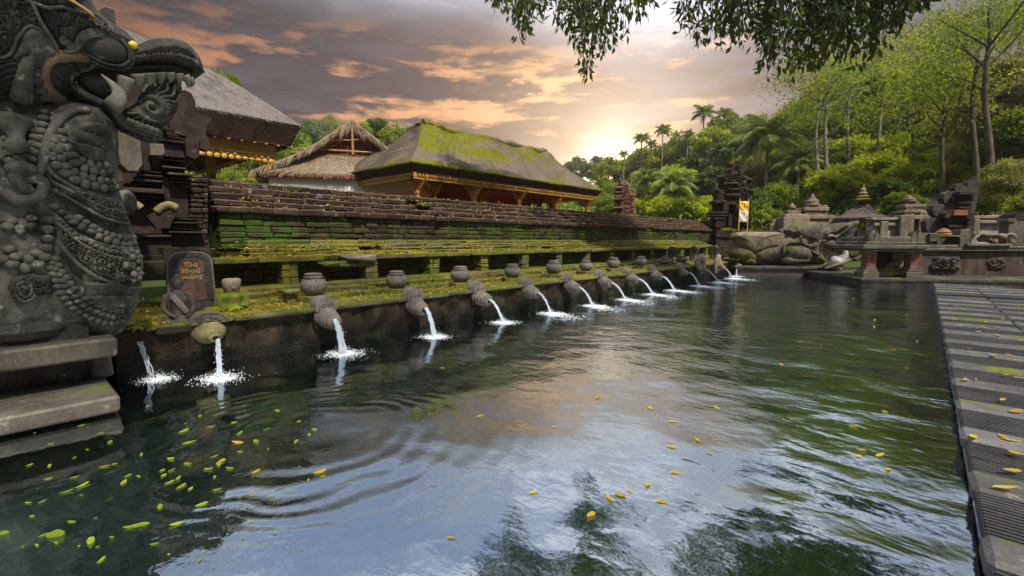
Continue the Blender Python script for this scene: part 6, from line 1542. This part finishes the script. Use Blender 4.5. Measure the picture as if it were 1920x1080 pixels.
def uniq(lb):
    used_lab[lb] = used_lab.get(lb, 0)+1
    return lb if used_lab[lb] == 1 else lb+', '+['next one along', 'third one along', 'fourth one along', 'fifth one along', 'sixth one along', 'seventh one along', 'eighth one along', 'ninth one along', 'tenth one along'][min(8, used_lab[lb]-2)]
def tree(key, u, v, D, rpx, grp='trees on the hillside', sq=1.0, name='tree', lab=None):
    x, y, z = at_depth(u, v, D); f = D*math.cos(math.atan((u-960)/860.)); R = rpx*f/860.
    row = POSW[0 if v > 350 else 1 if v > 290 else 2 if v > 220 else 3 if v > 150 else 4]
    kind = key.rstrip('12').replace('sparse_d', 'sparse')
    gz = terrain(x, y)
    r = empty(name, (x, y, gz), uniq(lab or f'{KL[kind]} {where(u, v)}, {row}'), 'tree' if name == 'tree' else 'shrub', grp, RNG.uniform(0, 6.28))
    (tr_r, cc, sd, tm), da = PROT[key]; Hh = max(z-gz, R*.7)/R
    o = trunk_mesh(Hh, tr_r, cc, sd, .05).build('trunk', M[tm], r); o.location = (0, 0, z-gz); o.scale = (R, R, R)
    o = bpy.data.objects.new('crown', da); COL.objects.link(o); o.parent = r; o.location = (0, 0, z-gz); o.scale = (R, R, R*sq)
    return r
T = [  # key, u, v, depth, radius in photo pixels
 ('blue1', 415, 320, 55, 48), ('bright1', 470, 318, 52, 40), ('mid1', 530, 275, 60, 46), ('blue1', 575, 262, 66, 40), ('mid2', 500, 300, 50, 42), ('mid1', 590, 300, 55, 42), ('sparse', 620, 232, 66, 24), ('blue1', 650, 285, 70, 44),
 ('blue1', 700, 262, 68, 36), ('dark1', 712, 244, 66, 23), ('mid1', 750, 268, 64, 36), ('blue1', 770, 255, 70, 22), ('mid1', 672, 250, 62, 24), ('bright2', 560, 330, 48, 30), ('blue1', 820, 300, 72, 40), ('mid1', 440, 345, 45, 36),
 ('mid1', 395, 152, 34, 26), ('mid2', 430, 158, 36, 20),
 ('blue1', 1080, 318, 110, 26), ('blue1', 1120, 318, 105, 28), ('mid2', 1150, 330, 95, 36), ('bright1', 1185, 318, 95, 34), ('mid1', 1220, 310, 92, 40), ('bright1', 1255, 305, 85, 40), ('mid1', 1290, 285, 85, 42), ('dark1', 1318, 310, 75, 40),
 ('bright1', 1270, 345, 60, 45), ('bright1', 1335, 270, 75, 38), ('mid2', 1360, 250, 82, 36), ('dark1', 1375, 288, 70, 38), ('mid1', 1400, 260, 80, 36), ('mid2', 1210, 355, 66, 36), ('mid1', 1160, 365, 64, 32), ('dark1', 1330, 345, 52, 36),
 ('mid1', 1420, 245, 78, 30), ('mid1', 1500, 225, 76, 42), ('mid2', 1485, 262, 66, 40), ('mid1', 1530, 250, 62, 46), ('dusty1', 1400, 330, 48, 40), ('dusty1', 1450, 345, 46, 36), ('dark1', 1505, 305, 50, 44),
 ('bright2', 1545, 195, 74, 44), ('mid1', 1580, 240, 60, 50), ('mid2', 1600, 190, 72, 46), ('sparse', 1590, 150, 70, 48), ('sparse', 1640, 175, 60, 46), ('mid1', 1560, 290, 52, 42),
 ('bright2', 1640, 230, 62, 50), ('mid1', 1690, 200, 64, 48), ('dark1', 1700, 250, 60, 56), ('bright1', 1610, 300, 50, 56), ('mid1', 1655, 262, 54, 42), ('bright1', 1680, 300, 47, 60), ('bright1', 1740, 300, 45, 58), ('bright2', 1640, 330, 42, 48),
 ('dark1', 1740, 240, 58, 50), ('dusty1', 1770, 205, 52, 46), ('sparse_d', 1700, 90, 56, 60), ('sparse_d', 1770, 70, 54, 66), ('sparse', 1860, 50, 50, 60), ('sparse_d', 1720, 150, 54, 55), ('sparse_d', 1820, 145, 46, 52), ('dusty1', 1800, 240, 44, 56),
 ('dusty1', 1880, 180, 38, 70), ('sparse_d', 1880, 110, 40, 66), ('dusty1', 1850, 260, 38, 56), ('mid1', 1780, 150, 60, 34), ('bright1', 1800, 305, 40, 52), ('dark1', 1880, 300, 42, 50), ('mid1', 1930, 250, 36, 60), ('sparse_d', 1930, 40, 42, 60), ('mid2', 1965, 330, 36, 60),
 ('bright1', 1700, 345, 39, 48), ('bright2', 1760, 345, 38, 44), ('bright1', 1500, 350, 44, 46), ('mid1', 1560, 345, 40, 44), ('mid2', 1600, 365, 38, 38), ('bright2', 1450, 290, 56, 30)]
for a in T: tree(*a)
# shrubs and hedge just behind the walls
for a in [('bright2', 1215, 398, 40, 34), ('bright1', 1250, 395, 38, 36), ('mid1', 1290, 398, 37, 36), ('bright2', 1322, 398, 36, 34), ('dark1', 1420, 385, 37, 36), ('mid2', 1455, 375, 38, 36), ('mid1', 1435, 405, 36, 26), ('mid2', 1540, 385, 37, 28),
          ('bright2', 1590, 352, 37, 36), ('bright2', 1545, 350, 38, 34), ('dark1', 1600, 392, 36, 26), ('dark1', 1660, 362, 35, 30), ('mid1', 1690, 385, 34, 20), ('mid1', 1680, 372, 33, 16), ('mid1', 1715, 380, 33, 18), ('bright1', 1850, 380, 32, 30), ('bright2', 1840, 362, 33, 30), ('dusty1', 1900, 345, 30, 48), ('dusty1', 1870, 350, 31, 30), ('mid2', 1930, 390, 29, 34),
          ('mid1', 1140, 385, 42, 24), ('bright1', 1180, 392, 41, 20), ('mid1', 1385, 395, 38, 26), ('mid2', 1500, 395, 38, 26), ('mid1', 1640, 400, 35, 22), ('mid1', 1100, 372, 45, 20)]:
    tree(*a, grp='shrubs behind the temple walls', name='shrub', lab=f"{ {'bright': 'bright green leafy', 'mid': 'mid-green', 'dark': 'dark glossy', 'dusty': 'yellowish small-leaved'}[a[0].rstrip('12')]} shrub {where(a[1], a[2])}")
# undergrowth covering the slopes
g_ = np.random.default_rng(77); mb = MB(); n = 60000
th = g_.uniform(rad(-14), rad(88), n); D_u = 33+75*g_.uniform(0, 1, n)**1.25; X = -np.sin(th-rad(5))*D_u; Y = np.cos(th-rad(5))*D_u
X = np.where(g_.uniform(0, 1, n) < .35, np.abs(X)*.35*np.sign(g_.uniform(-1, 1, n)), X); ok = (Y > 31) | (X < -24); X, Y, D_u = X[ok], Y[ok], D_u[ok]
Z = np.array([terrain(a, b) for a, b in zip(X, Y)])+g_.uniform(0, 1, len(X))**2*2.6
cards(mb, np.stack([X, Y, Z], 1), g_.normal(0, 1, (len(X), 3))+(0, 0, .4), np.clip(D_u*.011, .3, .9)*g_.uniform(.6, 1.4, len(X)), np.clip(D_u*.006, .16, .5), g_.uniform(-1, 1, len(X)))
o = mb.build('undergrowth', M['leaf_a']); tag(o, 'tangled green undergrowth covering the forested slopes behind the temple', 'undergrowth', kind='stuff')

for i, (u, v0, v1, D, w_, lb) in enumerate([(1538, 300, 190, 40, .13, 'slender pale bare trunk rising above the elephant head'), (1552, 285, 160, 41, .15, 'pale forked trunk just right of the slender one'), (1595, 255, 150, 44, .12, 'thin pale trunk leaning left above the shrine towers'), (1768, 330, 200, 36, .14, 'grey trunk rising behind the split gate'), (1862, 330, 60, 33, .15, 'thick dark trunk wound with vines at the right edge'), (1716, 280, 150, 43, .11, 'thin upright trunk between the tall palm and the right-hand trees'), (1838, 300, 110, 34, .13, 'thin dark trunk left of the vine-wound one')]):
    x, y, z0 = at_depth(u, v0, D); x1, y1, z1 = at_depth(u+RNG.uniform(-12, 12), v1, D); gz = terrain(x, y)-.3; r_ = empty('tree', (x, y, gz), lb, 'tree', 'bare-trunked trees on the slope')
    mb = MB(); P_t = smooth_curve([(0, 0, 0), ((x1-x)*.3+.1, (y1-y)*.3, (z1-gz)*.4), ((x1-x)*.8-.1, (y1-y)*.8, (z1-gz)*.75), (x1-x, y1-y, z1-gz)], 6); mb.tube(P_t, np.linspace(w_*1.3, w_*.5, len(P_t)), 8)
    ends = []
    for k in range(7):
        s0 = P_t[-1-2*(k % 4)]; e_ = s0+np.array((RNG.uniform(-2, 2), RNG.uniform(-2, 2), RNG.uniform(.6, 2.4))); ends.append(e_); mb.tube(smooth_curve([s0, (s0+e_)/2+RNG.normal(0, .2, 3), e_], 4), np.linspace(w_*.4, .02, 9), 5)
    lk(mb, 'trunk', M['palebark' if 'pale' in lb else 'bark'], r_, True)
    mb = MB()
    for e_ in ends: n_ = 300; c_ = e_+RNG.normal(0, .7, (n_, 3)); cards(mb, c_, RNG.normal(0, 1, (n_, 3))-(0, 0, .4), RNG.uniform(.14, .28, n_), RNG.uniform(.07, .12, n_), RNG.uniform(-1, 1, n_))
    lk(mb, 'crown', M['leaf_b' if i % 2 else 'leaf_a'], r_)

# palms
def frond_mesh(seed, L=1.0):
    g_ = np.random.default_rng(seed); mb = MB(); n = 17; P = []
    for k in range(n): q = k/(n-1); P.append((q*.92*L-.10*q*q*L, 0, .24*L*math.sin(q*2.3)-.34*q*q*L))
    P = np.array(P); mb.tube(P, np.linspace(.018, .004, n), 4)
    for k in range(1, 52):
        q = .1+.9*k/52; i = min(n-2, int(q*(n-1))); f = q*(n-1)-i; p = P[i]*(1-f)+P[i+1]*f; t_ = P[i+1]-P[i]; t_ /= np.linalg.norm(t_)
        ll = .30*math.sin(PI*min(1, q*.85+.12))**.7+.03
        for s_ in (-1, 1):
            d_ = np.array((t_[0]*.55, s_*.85, t_[2]*.5-.45-g_.uniform(0, .25))); d_ /= np.linalg.norm(d_); w_ = t_*.010
            mb.add([p-w_, p+w_, p+d_*ll*.6+w_*.8+(0, 0, -.01), p+d_*ll+(0, 0, -.05)], [(0, 1, 2, 3)], g_.uniform(-.6, .7))
    return mb
FR = []
for k in range(3):
    o = frond_mesh(k).build('frond', M['palmleaf']); FR.append(o.data); bpy.data.objects.remove(o)
tk = MB(); pth = smooth_curve([(0, 0, -1), (.02, .01, -.6), (-.01, 0, -.25), (0, 0, 0)], 6); tk.tube(pth, np.linspace(1.0, .62, len(pth))*.5, 10)
def palm(u, v, D, rpx, lab, nf=24, lean=0.0, dead=0):
    x, y, z = at_depth(u, v, D); f = D*math.cos(math.atan((u-960)/860.)); R = rpx*1.22*f/860.; gz = terrain(x, y)-.2; H = z-gz
    r = empty('palm_tree', (x, y, gz), lab, 'palm tree', 'coconut palms on the slope', RNG.uniform(0, 6))
    mb = MB(); lx = lean*H; path = smooth_curve([(-lx, 0, 0), (-lx*.7, 0, H*.35), (-lx*.25, 0, H*.7), (0, 0, H)], 6); mb.tube(path, np.linspace(.17, .09, len(path)), 9); lk(mb, 'trunk', M['palebark'], r, True)
    mb = MB()
    for k in range(8): mb.ball((RNG.uniform(-.3, .3), RNG.uniform(-.3, .3), H-.1-RNG.uniform(0, .3)), .14, 7, 5)
    lk(mb, 'coconuts', M['rust'], r, True)
    for k in range(nf):
        o = bpy.data.objects.new('frond', FR[k % 3]); COL.objects.link(o); o.parent = r; o.location = (0, 0, H)
        el_ = 1.25-1.75*(k/nf)**1.0 if k < nf-dead*2 else -1.35
        o.rotation_euler = (RNG.uniform(-.25, .25), -el_, k*2.399+RNG.uniform(-.2, .2)); s_ = R*RNG.uniform(.88, 1.15)*(.75 if k < 3 else 1); o.scale = (s_, s_, s_)
    return r
for a in [(1440, 268, 44, 60, 'largest coconut palm, arching fronds and a brown skirt, above the elephant statue', 30), (1498, 312, 42, 44, 'lower coconut palm right of the largest one, its fronds spreading sideways', 24), (1655, 168, 46, 48, 'tall coconut palm with a pale trunk above the thatched shrine', 26),
          (1203, 262, 85, 16, 'small distant palm, leftmost of the three on the skyline left of the tall gate', 18), (1243, 246, 82, 16, 'small distant palm, tallest of the pair right of the glow', 18), (1222, 272, 84, 12, 'small stub of a palm between the two skyline palms', 14), (1320, 214, 80, 22, 'skyline palm standing alone above the tall gate', 20), (1358, 214, 82, 17, 'thin skyline palm right of the lone one', 16), (1290, 254, 80, 14, 'faint low palm on the skyline left of the lone one', 14),
          (1262, 352, 40, 42, 'pale-fronded palm behind the wall, right of the reddish pier', 24), (1215, 340, 42, 32, 'pale-fronded palm behind the wall, just right of the mossy roof', 20), (1540, 160, 62, 24, 'palm crown half veiled by hanging leaves above the shrine towers', 20), (1690, 190, 52, 30, 'palm with yellowing fronds right of the tall one', 18),
          (530, 322, 42, 22, 'small palm in the green gap left of the straw gable', 16), (1170, 290, 90, 12, 'tiny palm crown nearest the glow on the skyline', 12), (1580, 205, 60, 26, 'palm crown half sunk among trees left of the tall one', 16)]:
    palm(*a)

# the big tree whose boughs hang into the top of the picture
ft = empty('overhanging_tree', (10.1, 14.7, .2), 'large tree whose dark leafy boughs hang into the top of the picture', 'tree')
M['leaf_hang'] = leaf_mat('hanging_leaves', (.020, .042, .007), (.075, .125, .014), .50, .1, (.12, .13, .015), .3)
mb = MB(); mb.tube(smooth_curve([(10.1, 14.7, -.2), (9.8, 14.9, 4), (8.0, 14.0, 9), (4.7, 12.7, 13.0)], 5), np.linspace(.8, .35, 16), 10)
def hang(name, contour, D0, D1, n_str, top_v, leafL=.115, seed=1, dens=26, wide=.5):
    """strings of leaves drooping from above the frame to the traced lower outline"""
    g_ = np.random.default_rng(seed); C_, Dr, br = [], [], MB(); us = [c[0] for c in contour]; vs = [c[1] for c in contour]
    for _ in range(n_str):
        u = g_.uniform(us[0], us[-1]); v1 = np.interp(u, us, vs)*g_.uniform(.25, 1.0)-g_.uniform(0, 14); D = g_.uniform(D0, D1); v0 = top_v+g_.uniform(-60, 40)
        if v1 < v0+20: continue
        p1 = np.array(at_depth(u, v1, D)); p0 = np.array(at_depth(u+g_.normal(0, 14), v0, D+g_.normal(0, .6))); n = int(np.linalg.norm(p1-p0)*dens)
        mid = (p0+p1)/2+g_.normal(0, .15, 3); pts = smooth_curve([p0, mid, p1], 6); br.tube(pts, np.linspace(.02, .005, len(pts)), 4)
        q = g_.uniform(0, 1, n)**.85; idx = q*(len(pts)-1.001); i = idx.astype(int); f = (idx-i)[:, None]; base = pts[i]*(1-f)+pts[i+1]*f
        off = g_.normal(0, .15*(1-.4*q)[:, None]*np.array((1, 1, .6)), (n, 3)); C_.append(base+off); d_ = off*3+g_.normal(0, .35, (n, 3)); d_[:, 2] -= .8; Dr.append(d_)
    C_ = np.concatenate(C_); Dr = np.concatenate(Dr); m_ = MB(); cards(m_, C_, Dr, leafL*g_.uniform(.65, 1.3, len(C_)), leafL*.42*g_.uniform(.7, 1.2, len(C_)), g_.uniform(-1, 1, len(C_)))
    kid(m_, name, M['leaf_hang'], ft); return br
A_ = [(920, 8), (940, 30), (958, 55), (985, 90), (1003, 40), (1020, 30), (1050, 62), (1070, 100), (1108, 165), (1128, 105), (1165, 98), (1185, 60), (1200, 60), (1208, 12), (1222, 4)]
B_ = [(1272, 60), (1280, 78), (1300, 82), (1330, 98), (1365, 108), (1380, 95), (1415, 105), (1430, 140), (1470, 156), (1500, 145), (1545, 138), (1590, 140), (1640, 130), (1668, 120), (1675, 80), (1700, 40), (1735, 8)]
br = hang('foliage', A_, 12.5, 15, 82, -70, .225, 3, 15); b2_ = hang('foliage', B_, 13.0, 16.5, 150, -60, .23, 5, 15)
br.add(np.concatenate(b2_.v), b2_.f); kid(br, 'twigs', M['bark'], ft)
for (u0, v0, u1, v1, D) in ((1750, -200, 930, -60, 13.5), (1760, -220, 1300, -40, 14.5), (1700, -160, 1560, 30, 14.5), (1300, -120, 1110, 60, 13.5)):
    p0 = np.array(at_depth(u0, v0, D)); p1 = np.array(at_depth(u1, v1, D)); m0 = (p0+p1)/2+(0, 0, .5); mb.tube(smooth_curve([(6.5, 13.3, 11.4), p0, m0, p1], 6), np.linspace(.28, .03, 19), 7)
kid(mb, 'trunk', M['bark'], ft, True)
# foliage mass above the frame (mirrored in the water at lower right)
g_ = np.random.default_rng(9); cc = []
def mass(name, blobs, n, L, seed):
    g_ = np.random.default_rng(seed); m_ = MB()
    for (u, v, D, R, k) in blobs:
        c_ = np.array(at_depth(u, v, D)) if D else np.array((u, v, R[1])); R_ = R if D else R[0]
        d_ = g_.normal(0, 1, (int(n*k), 3)); d_ /= np.linalg.norm(d_, axis=1)[:, None]; p = c_+d_*R_*g_.uniform(.2, 1.0, (len(d_), 1))*(1.2, 1.2, .8); dr = d_+g_.normal(0, .6, d_.shape); dr[:, 2] -= .5
        cards(m_, p, dr, L*g_.uniform(.6, 1.3, len(p)), L*.45*g_.uniform(.7, 1.2, len(p)), g_.uniform(-1, 1, len(p)))
    kid(m_, name, M['leaf_hang'], ft)
mass('foliage', [(990, -120, 14, .8, .4), (1080, -140, 14, 1.2, .8), (1180, -170, 14.5, 1.4, .8), (1310, -150, 15, 1.5, 1), (1400, -190, 15, 1.8, 1.3), (1480, -130, 15, 1.7, 1.3), (1590, -150, 15, 1.9, 1.4), (1690, -140, 15, 1.8, 1.2), (1780, -230, 14.5, 2.1, 1.3), (1560, -290, 14.5, 2.2, 1.3), (1250, -280, 14, 1.5, .8), (1880, -160, 15, 1.6, .9)], 1500, .23, 21)
# unseen boughs added over the near left corner to half-shade the serpent statue
mass('foliage', [(-2.2, 1.6, 0, (1.3, 8.8), .9), (-4.6, -1.8, 0, (1.6, 7.8), 1.0), (-1.4, -.9, 0, (1.2, 8.6), .6), (-1.0, 3.4, 0, (1.2, 9.4), .6), (-.2, 6.2, 0, (1.2, 10.0), .5), (.2, -1.5, 0, (1.7, 9.6), 1.0), (1.6, 1.5, 0, (1.6, 9.8), .9), (3.2, 4.0, 0, (1.5, 9.8), .8)], 950, .17, 22)

# ------------------------------------------------------------------ fallen leaves
M['yl'] = leaf_mat('yellow_leaf', (.30, .24, .02), (.52, .36, .03), .3, .5, (.40, .20, .03), .5)
M['gl'] = leaf_mat('green_leaf', (.12, .20, .012), (.28, .36, .018), .3, .5, (.34, .30, .02), .3)
def leaf_data(name, mat, cup=.12):
    vs = [(-.5, 0, 0)]; n = 8
    top, bot = [], []
    for k in range(1, n):
        q = k/n; w_ = .21*math.sin(PI*q)**.8*(1.15-.4*q); z = cup*(q-.5)**2*2
        vs += [(q-.5, w_, z+.03), (q-.5, 0, z), (q-.5, -w_, z+.03)]
    vs.append((.5, 0, .08)); f = [(0, 2, 1), (0, 3, 2)]
    for k in range(n-2):
        a = 1+3*k; f += [(a, a+1, a+4, a+3), (a+1, a+2, a+5, a+4)]
    a = 1+3*(n-2); e = len(vs)-1; f += [(a, a+1, e), (a+1, a+2, e)]
    mb = MB(); mb.add(vs, f); o = mb.build(name, mat); d_ = o.data; bpy.data.objects.remove(o); return d_
LYD, LGD = leaf_data('fallen_leaf', M['yl']), leaf_data('fallen_leaf', M['gl'])
def put_leaf(da, p, s_, lab, grp, tilt=.15):
    o = bpy.data.objects.new('fallen_leaf', da); COL.objects.link(o); o.location = p; o.rotation_euler = (RNG.uniform(-tilt, tilt), RNG.uniform(-tilt, tilt), RNG.uniform(0, 6.28)); o.scale = (s_, s_*RNG.uniform(.7, 1.2), s_)
    tag(o, lab, 'leaf', grp)
G1 = 'green leaves drifting on the clear water at lower left'; g5 = np.random.default_rng(12)
G2 = 'yellow leaves floating on the pool'; G3 = 'yellow leaves scattered on the stone walkway'
pts = [(105, 1003, 44), (205, 938, 16), (250, 988, 34), (262, 985, 30), (330, 983, 22), (378, 946, 24), (340, 912, 24), (300, 950, 20), (232, 904, 18), (155, 910, 24), (125, 922, 20), (80, 940, 14), (190, 1050, 20), (170, 1015, 32), (320, 860, 18), (352, 870, 22), (293, 828, 14), (355, 830, 26), (345, 808, 22), (265, 852, 12), (395, 800, 18), (375, 780, 18), (330, 770, 10), (402, 856, 16), (430, 878, 18), (407, 918, 18), (390, 880, 22), (450, 812, 24), (480, 828, 30), (500, 805, 16), (555, 828, 18), (590, 806, 22), (580, 815, 14), (240, 892, 14), (260, 893, 12), (140, 895, 14), (196, 875, 18), (304, 882, 12), (8, 1000, 22), (442, 1000, 14), (375, 1050, 12), (290, 1020, 16), (215, 870, 12), (60, 968, 10), (90, 898, 12), (452, 850, 14), (520, 770, 16), (560, 790, 12), (410, 870, 20), (318, 905, 20)]
pts += [(g5.uniform(30, 640), g5.uniform(760, 1040), g5.uniform(6, 15)) for _ in range(70)]
for u, v, w_ in pts:
    z = .004 if RNG.random() < .85 else -.03; x, y = on_z(u, v, z); put_leaf(LGD, (x, y, z), w_*math.hypot(x, y, 1.5)/1000*.88, 'green leaf drifting on clear dark water at the lower left', G1, .10)
for u, v in ((415, 865), (480, 885), (600, 885), (445, 830)): x, y = on_z(u, v, .003); put_leaf(LYD, (x, y, .004), .09, 'orange-brown leaf floating on the dark water at lower left', 'orange-brown leaves at lower left')
for u, v in [(847, 1008), (1143, 934), (1163, 928), (1000, 923), (1108, 965), (1240, 940), (1308, 825), (1262, 885), (1270, 886), (1215, 908), (1180, 920), (1260, 838), (1330, 850), (1610, 855), (1615, 843), (1650, 853), (1665, 880), (1660, 772), (1600, 800), (1700, 690), (1465, 683), (1500, 640), (1220, 765), (1260, 790), (1345, 765), (1040, 800), (900, 780), (830, 690), (1700, 590), (1640, 600), (1560, 590), (1480, 575), (1420, 560), (1380, 600), (1600, 560), (1350, 545), (1450, 545), (1720, 640), (1675, 655), (1540, 650), (1250, 700), (1120, 745)]:
    x, y = on_z(u, v, .004); put_leaf(LYD, (x, y, .004), RNG.uniform(.05, .09), 'small yellow leaf floating on the rippled pool', G2)
for u, v in [(1825, 822), (1885, 918), (1898, 886), (1905, 853), (1897, 829), (1880, 822), (1905, 774), (1880, 752), (1830, 714), (1863, 668), (1885, 705), (1915, 711), (1810, 714), (1835, 624), (1845, 615), (1800, 612), (1790, 600), (1800, 590), (1880, 600), (1792, 575), (1855, 570), (1808, 562), (1765, 553), (1830, 553), (1780, 545), (1810, 545), (1850, 545), (1900, 560), (1770, 537), (1800, 535), (1830, 538), (1860, 540), (1890, 550), (1765, 530), (1840, 575), (1900, 590), (1870, 630), (1915, 640), (1820, 655), (1895, 668), (1870, 615), (1782, 583), (1910, 577), (1848, 605)]:
    x, y = on_z(u, v, .16); 
    if .33 < x < 2.05 and y < 19.5: put_leaf(LYD, (x, y, .172), RNG.uniform(.07, .12), 'yellow leaf lying on the ribbed stone walkway', G3)
# leaf litter on the ledges, one mass
g_ = np.random.default_rng(5); n = 5200
Y = 1.0+23*g_.uniform(0, 1, n)**1.3; band = g_.integers(0, 7, n); Xb = np.array([-6.45, -6.8, -7.2, -7.5, -8.0, -8.15, -8.45])[band]+g_.normal(0, .10, n); Zb = np.array([.570, .585, .64, .71, 1.228, 1.232, 1.32])[band]+g_.uniform(.0, .012, n)
Xb = np.where(band == 4, np.clip(Xb, -8.3, -7.96), Xb); Zb = np.where(band == 6, 1.30+(-8.28-np.clip(Xb, -8.8, -8.3))*.40, Zb); Y = np.where((band >= 4) & (Y < 2.3), Y+2, Y)
mb = MB(); d_ = g_.normal(0, 1, (n, 3)); d_[:, 2] = g_.normal(0, .12, n); cards(mb, np.stack([Xb, Y, Zb], 1), d_, g_.uniform(.03, .085, n), g_.uniform(.014, .035, n), g_.uniform(-1, 1, n), .6)
n = 900; k_ = g_.integers(0, 5, n); Yc = 2.7+25*g_.uniform(0, 1, n)**1.2; cards(mb, np.stack([-8.93-.15*k_, Yc, np.array(hs)[k_+1]+.008], 1), g_.normal(0, 1, (n, 3))*(1, 1, .4), g_.uniform(.03, .09, n), g_.uniform(.015, .04, n), g_.uniform(-1, 1, n), .6)
tag(mb.build('leaf_litter', M['yl']), 'dry yellow leaf litter strewn along the mossy ledges and coping', 'leaf litter', kind='stuff')
# moss tufts: low green fuzz softening ledge edges
mb = MB(); n = 26000; Y = 1.0+22*g_.uniform(0, 1, n)**1.5; b_ = g_.integers(0, 6, n); X = np.array([-6.29, -6.66, -7.13, -7.44, -7.95, -8.30])[b_]+g_.normal(0, .03, n); Z = np.array([.56, .575, .63, .70, 1.21, 1.30])[b_]+g_.uniform(-.02, .006, n)
keep = vnoise(np.stack([Y*2.2, X*3, Z*0], -1)) > .42; X, Y, Z = X[keep], Y[keep], Z[keep]; n = len(X); ok = ~((Z > 1.1) & (Y < 2.3)); X, Y, Z = X[ok], Y[ok], Z[ok]; n = len(X)
M['mossleaf'] = leaf_mat('moss_tufts', (.06, .075, .008), (.17, .18, .015), .3, .1, (.16, .13, .02), .5)
cards(mb, np.stack([X, Y, Z], 1), g_.normal(0, .6, (n, 3))+(.1, 0, .7), g_.uniform(.010, .028, n), g_.uniform(.006, .012, n), g_.uniform(-1, 1, n))
tag(mb.build('moss_tufts', M['mossleaf']), 'fuzzy yellow-green moss growing along the edges of the stone ledges', 'moss', kind='stuff')
# small ferns
def fern(p, s_, lab, n=9, mat='leaf_b'):
    r = empty('fern', p, lab, 'plant', 'small ferns on the stonework'); mb = MB()
    for k in range(n):
        a = k*2.4; c_, s2 = math.cos(a), math.sin(a); L = s_*RNG.uniform(.7, 1.2)
        for q in np.linspace(.15, 1, 9):
            b = np.array((c_*L*q, s2*L*q, L*(.7*q-.75*q*q))); w_ = L*.30*(1-q*.8)
            for sg in (-1, 1): mb.add([b, b+np.array((c_*.4-sg*s2, s2*.4+sg*c_, -.1))*w_*.5+(0, 0, .01), b+np.array((c_*.3-sg*s2, s2*.3+sg*c_, -.2))*w_, b+np.array((c_*.1-sg*s2, s2*.1+sg*c_, -.2))*w_*.5], [(0, 1, 2, 3)], RNG.uniform(-.5, 1))
    lk(mb, 'fronds', M[mat], r)
fern((-6.75, 1.78, .60), .17, 'bright green fern spreading in front of the inscribed tablet', 14); fern((-6.7, 2.02, .60), .12, 'small fern just left of the mossy figure\'s feet'); fern((-8.05, 3.05, .62), .15, 'small fern at the foot of the first pilaster', 11)
fern((-7.25, 4.35, .66), .14, 'small fern between the first and second pots'); fern((-7.3, 9.9, .66), .14, 'small fern midway along the ledge'); fern((-9.0, 3.05, 2.55), .22, 'little plant sprouting on the coping at its near end'); fern((-9.1, 6.9, 2.35), .16, 'little plant sprouting on the coping below the straw gable')
fern((-6.42, .98, .52), .13, 'small weed in the gap beside the serpent statue'); fern((-9.1, 10.2, 2.3), .18, 'little plant on the coping below the mossy roof')
x_, y_ = on_z(1683, 519, .24); fern((x_, y_, .25), .34, 'spiky yellow-green plant at the foot of the stone altar', 12, 'mossleaf')
# ------------------------------------------------------------------ air
m = bpy.data.materials.new('air'); m.use_nodes = True; t = NT(m.node_tree); t.n.clear()
pv_ = t.node('ShaderNodeVolumePrincipled'); pv_.inputs['Color'].default_value = (1.0, .93, .84, 1); pv_.inputs['Density'].default_value = .0012; pv_.inputs['Anisotropy'].default_value = .8
t.l.new(pv_.outputs[0], t.node('ShaderNodeOutputMaterial').inputs['Volume'])
mb = MB(); mb.box(-420, -420, -3, 420, 420, 62); o = mb.build('haze', m); o['kind'] = 'stuff'; o['label'] = 'thin warm haze hanging in the valley air'; o['category'] = 'haze'
SC.cycles.volume_step_rate = 4.0
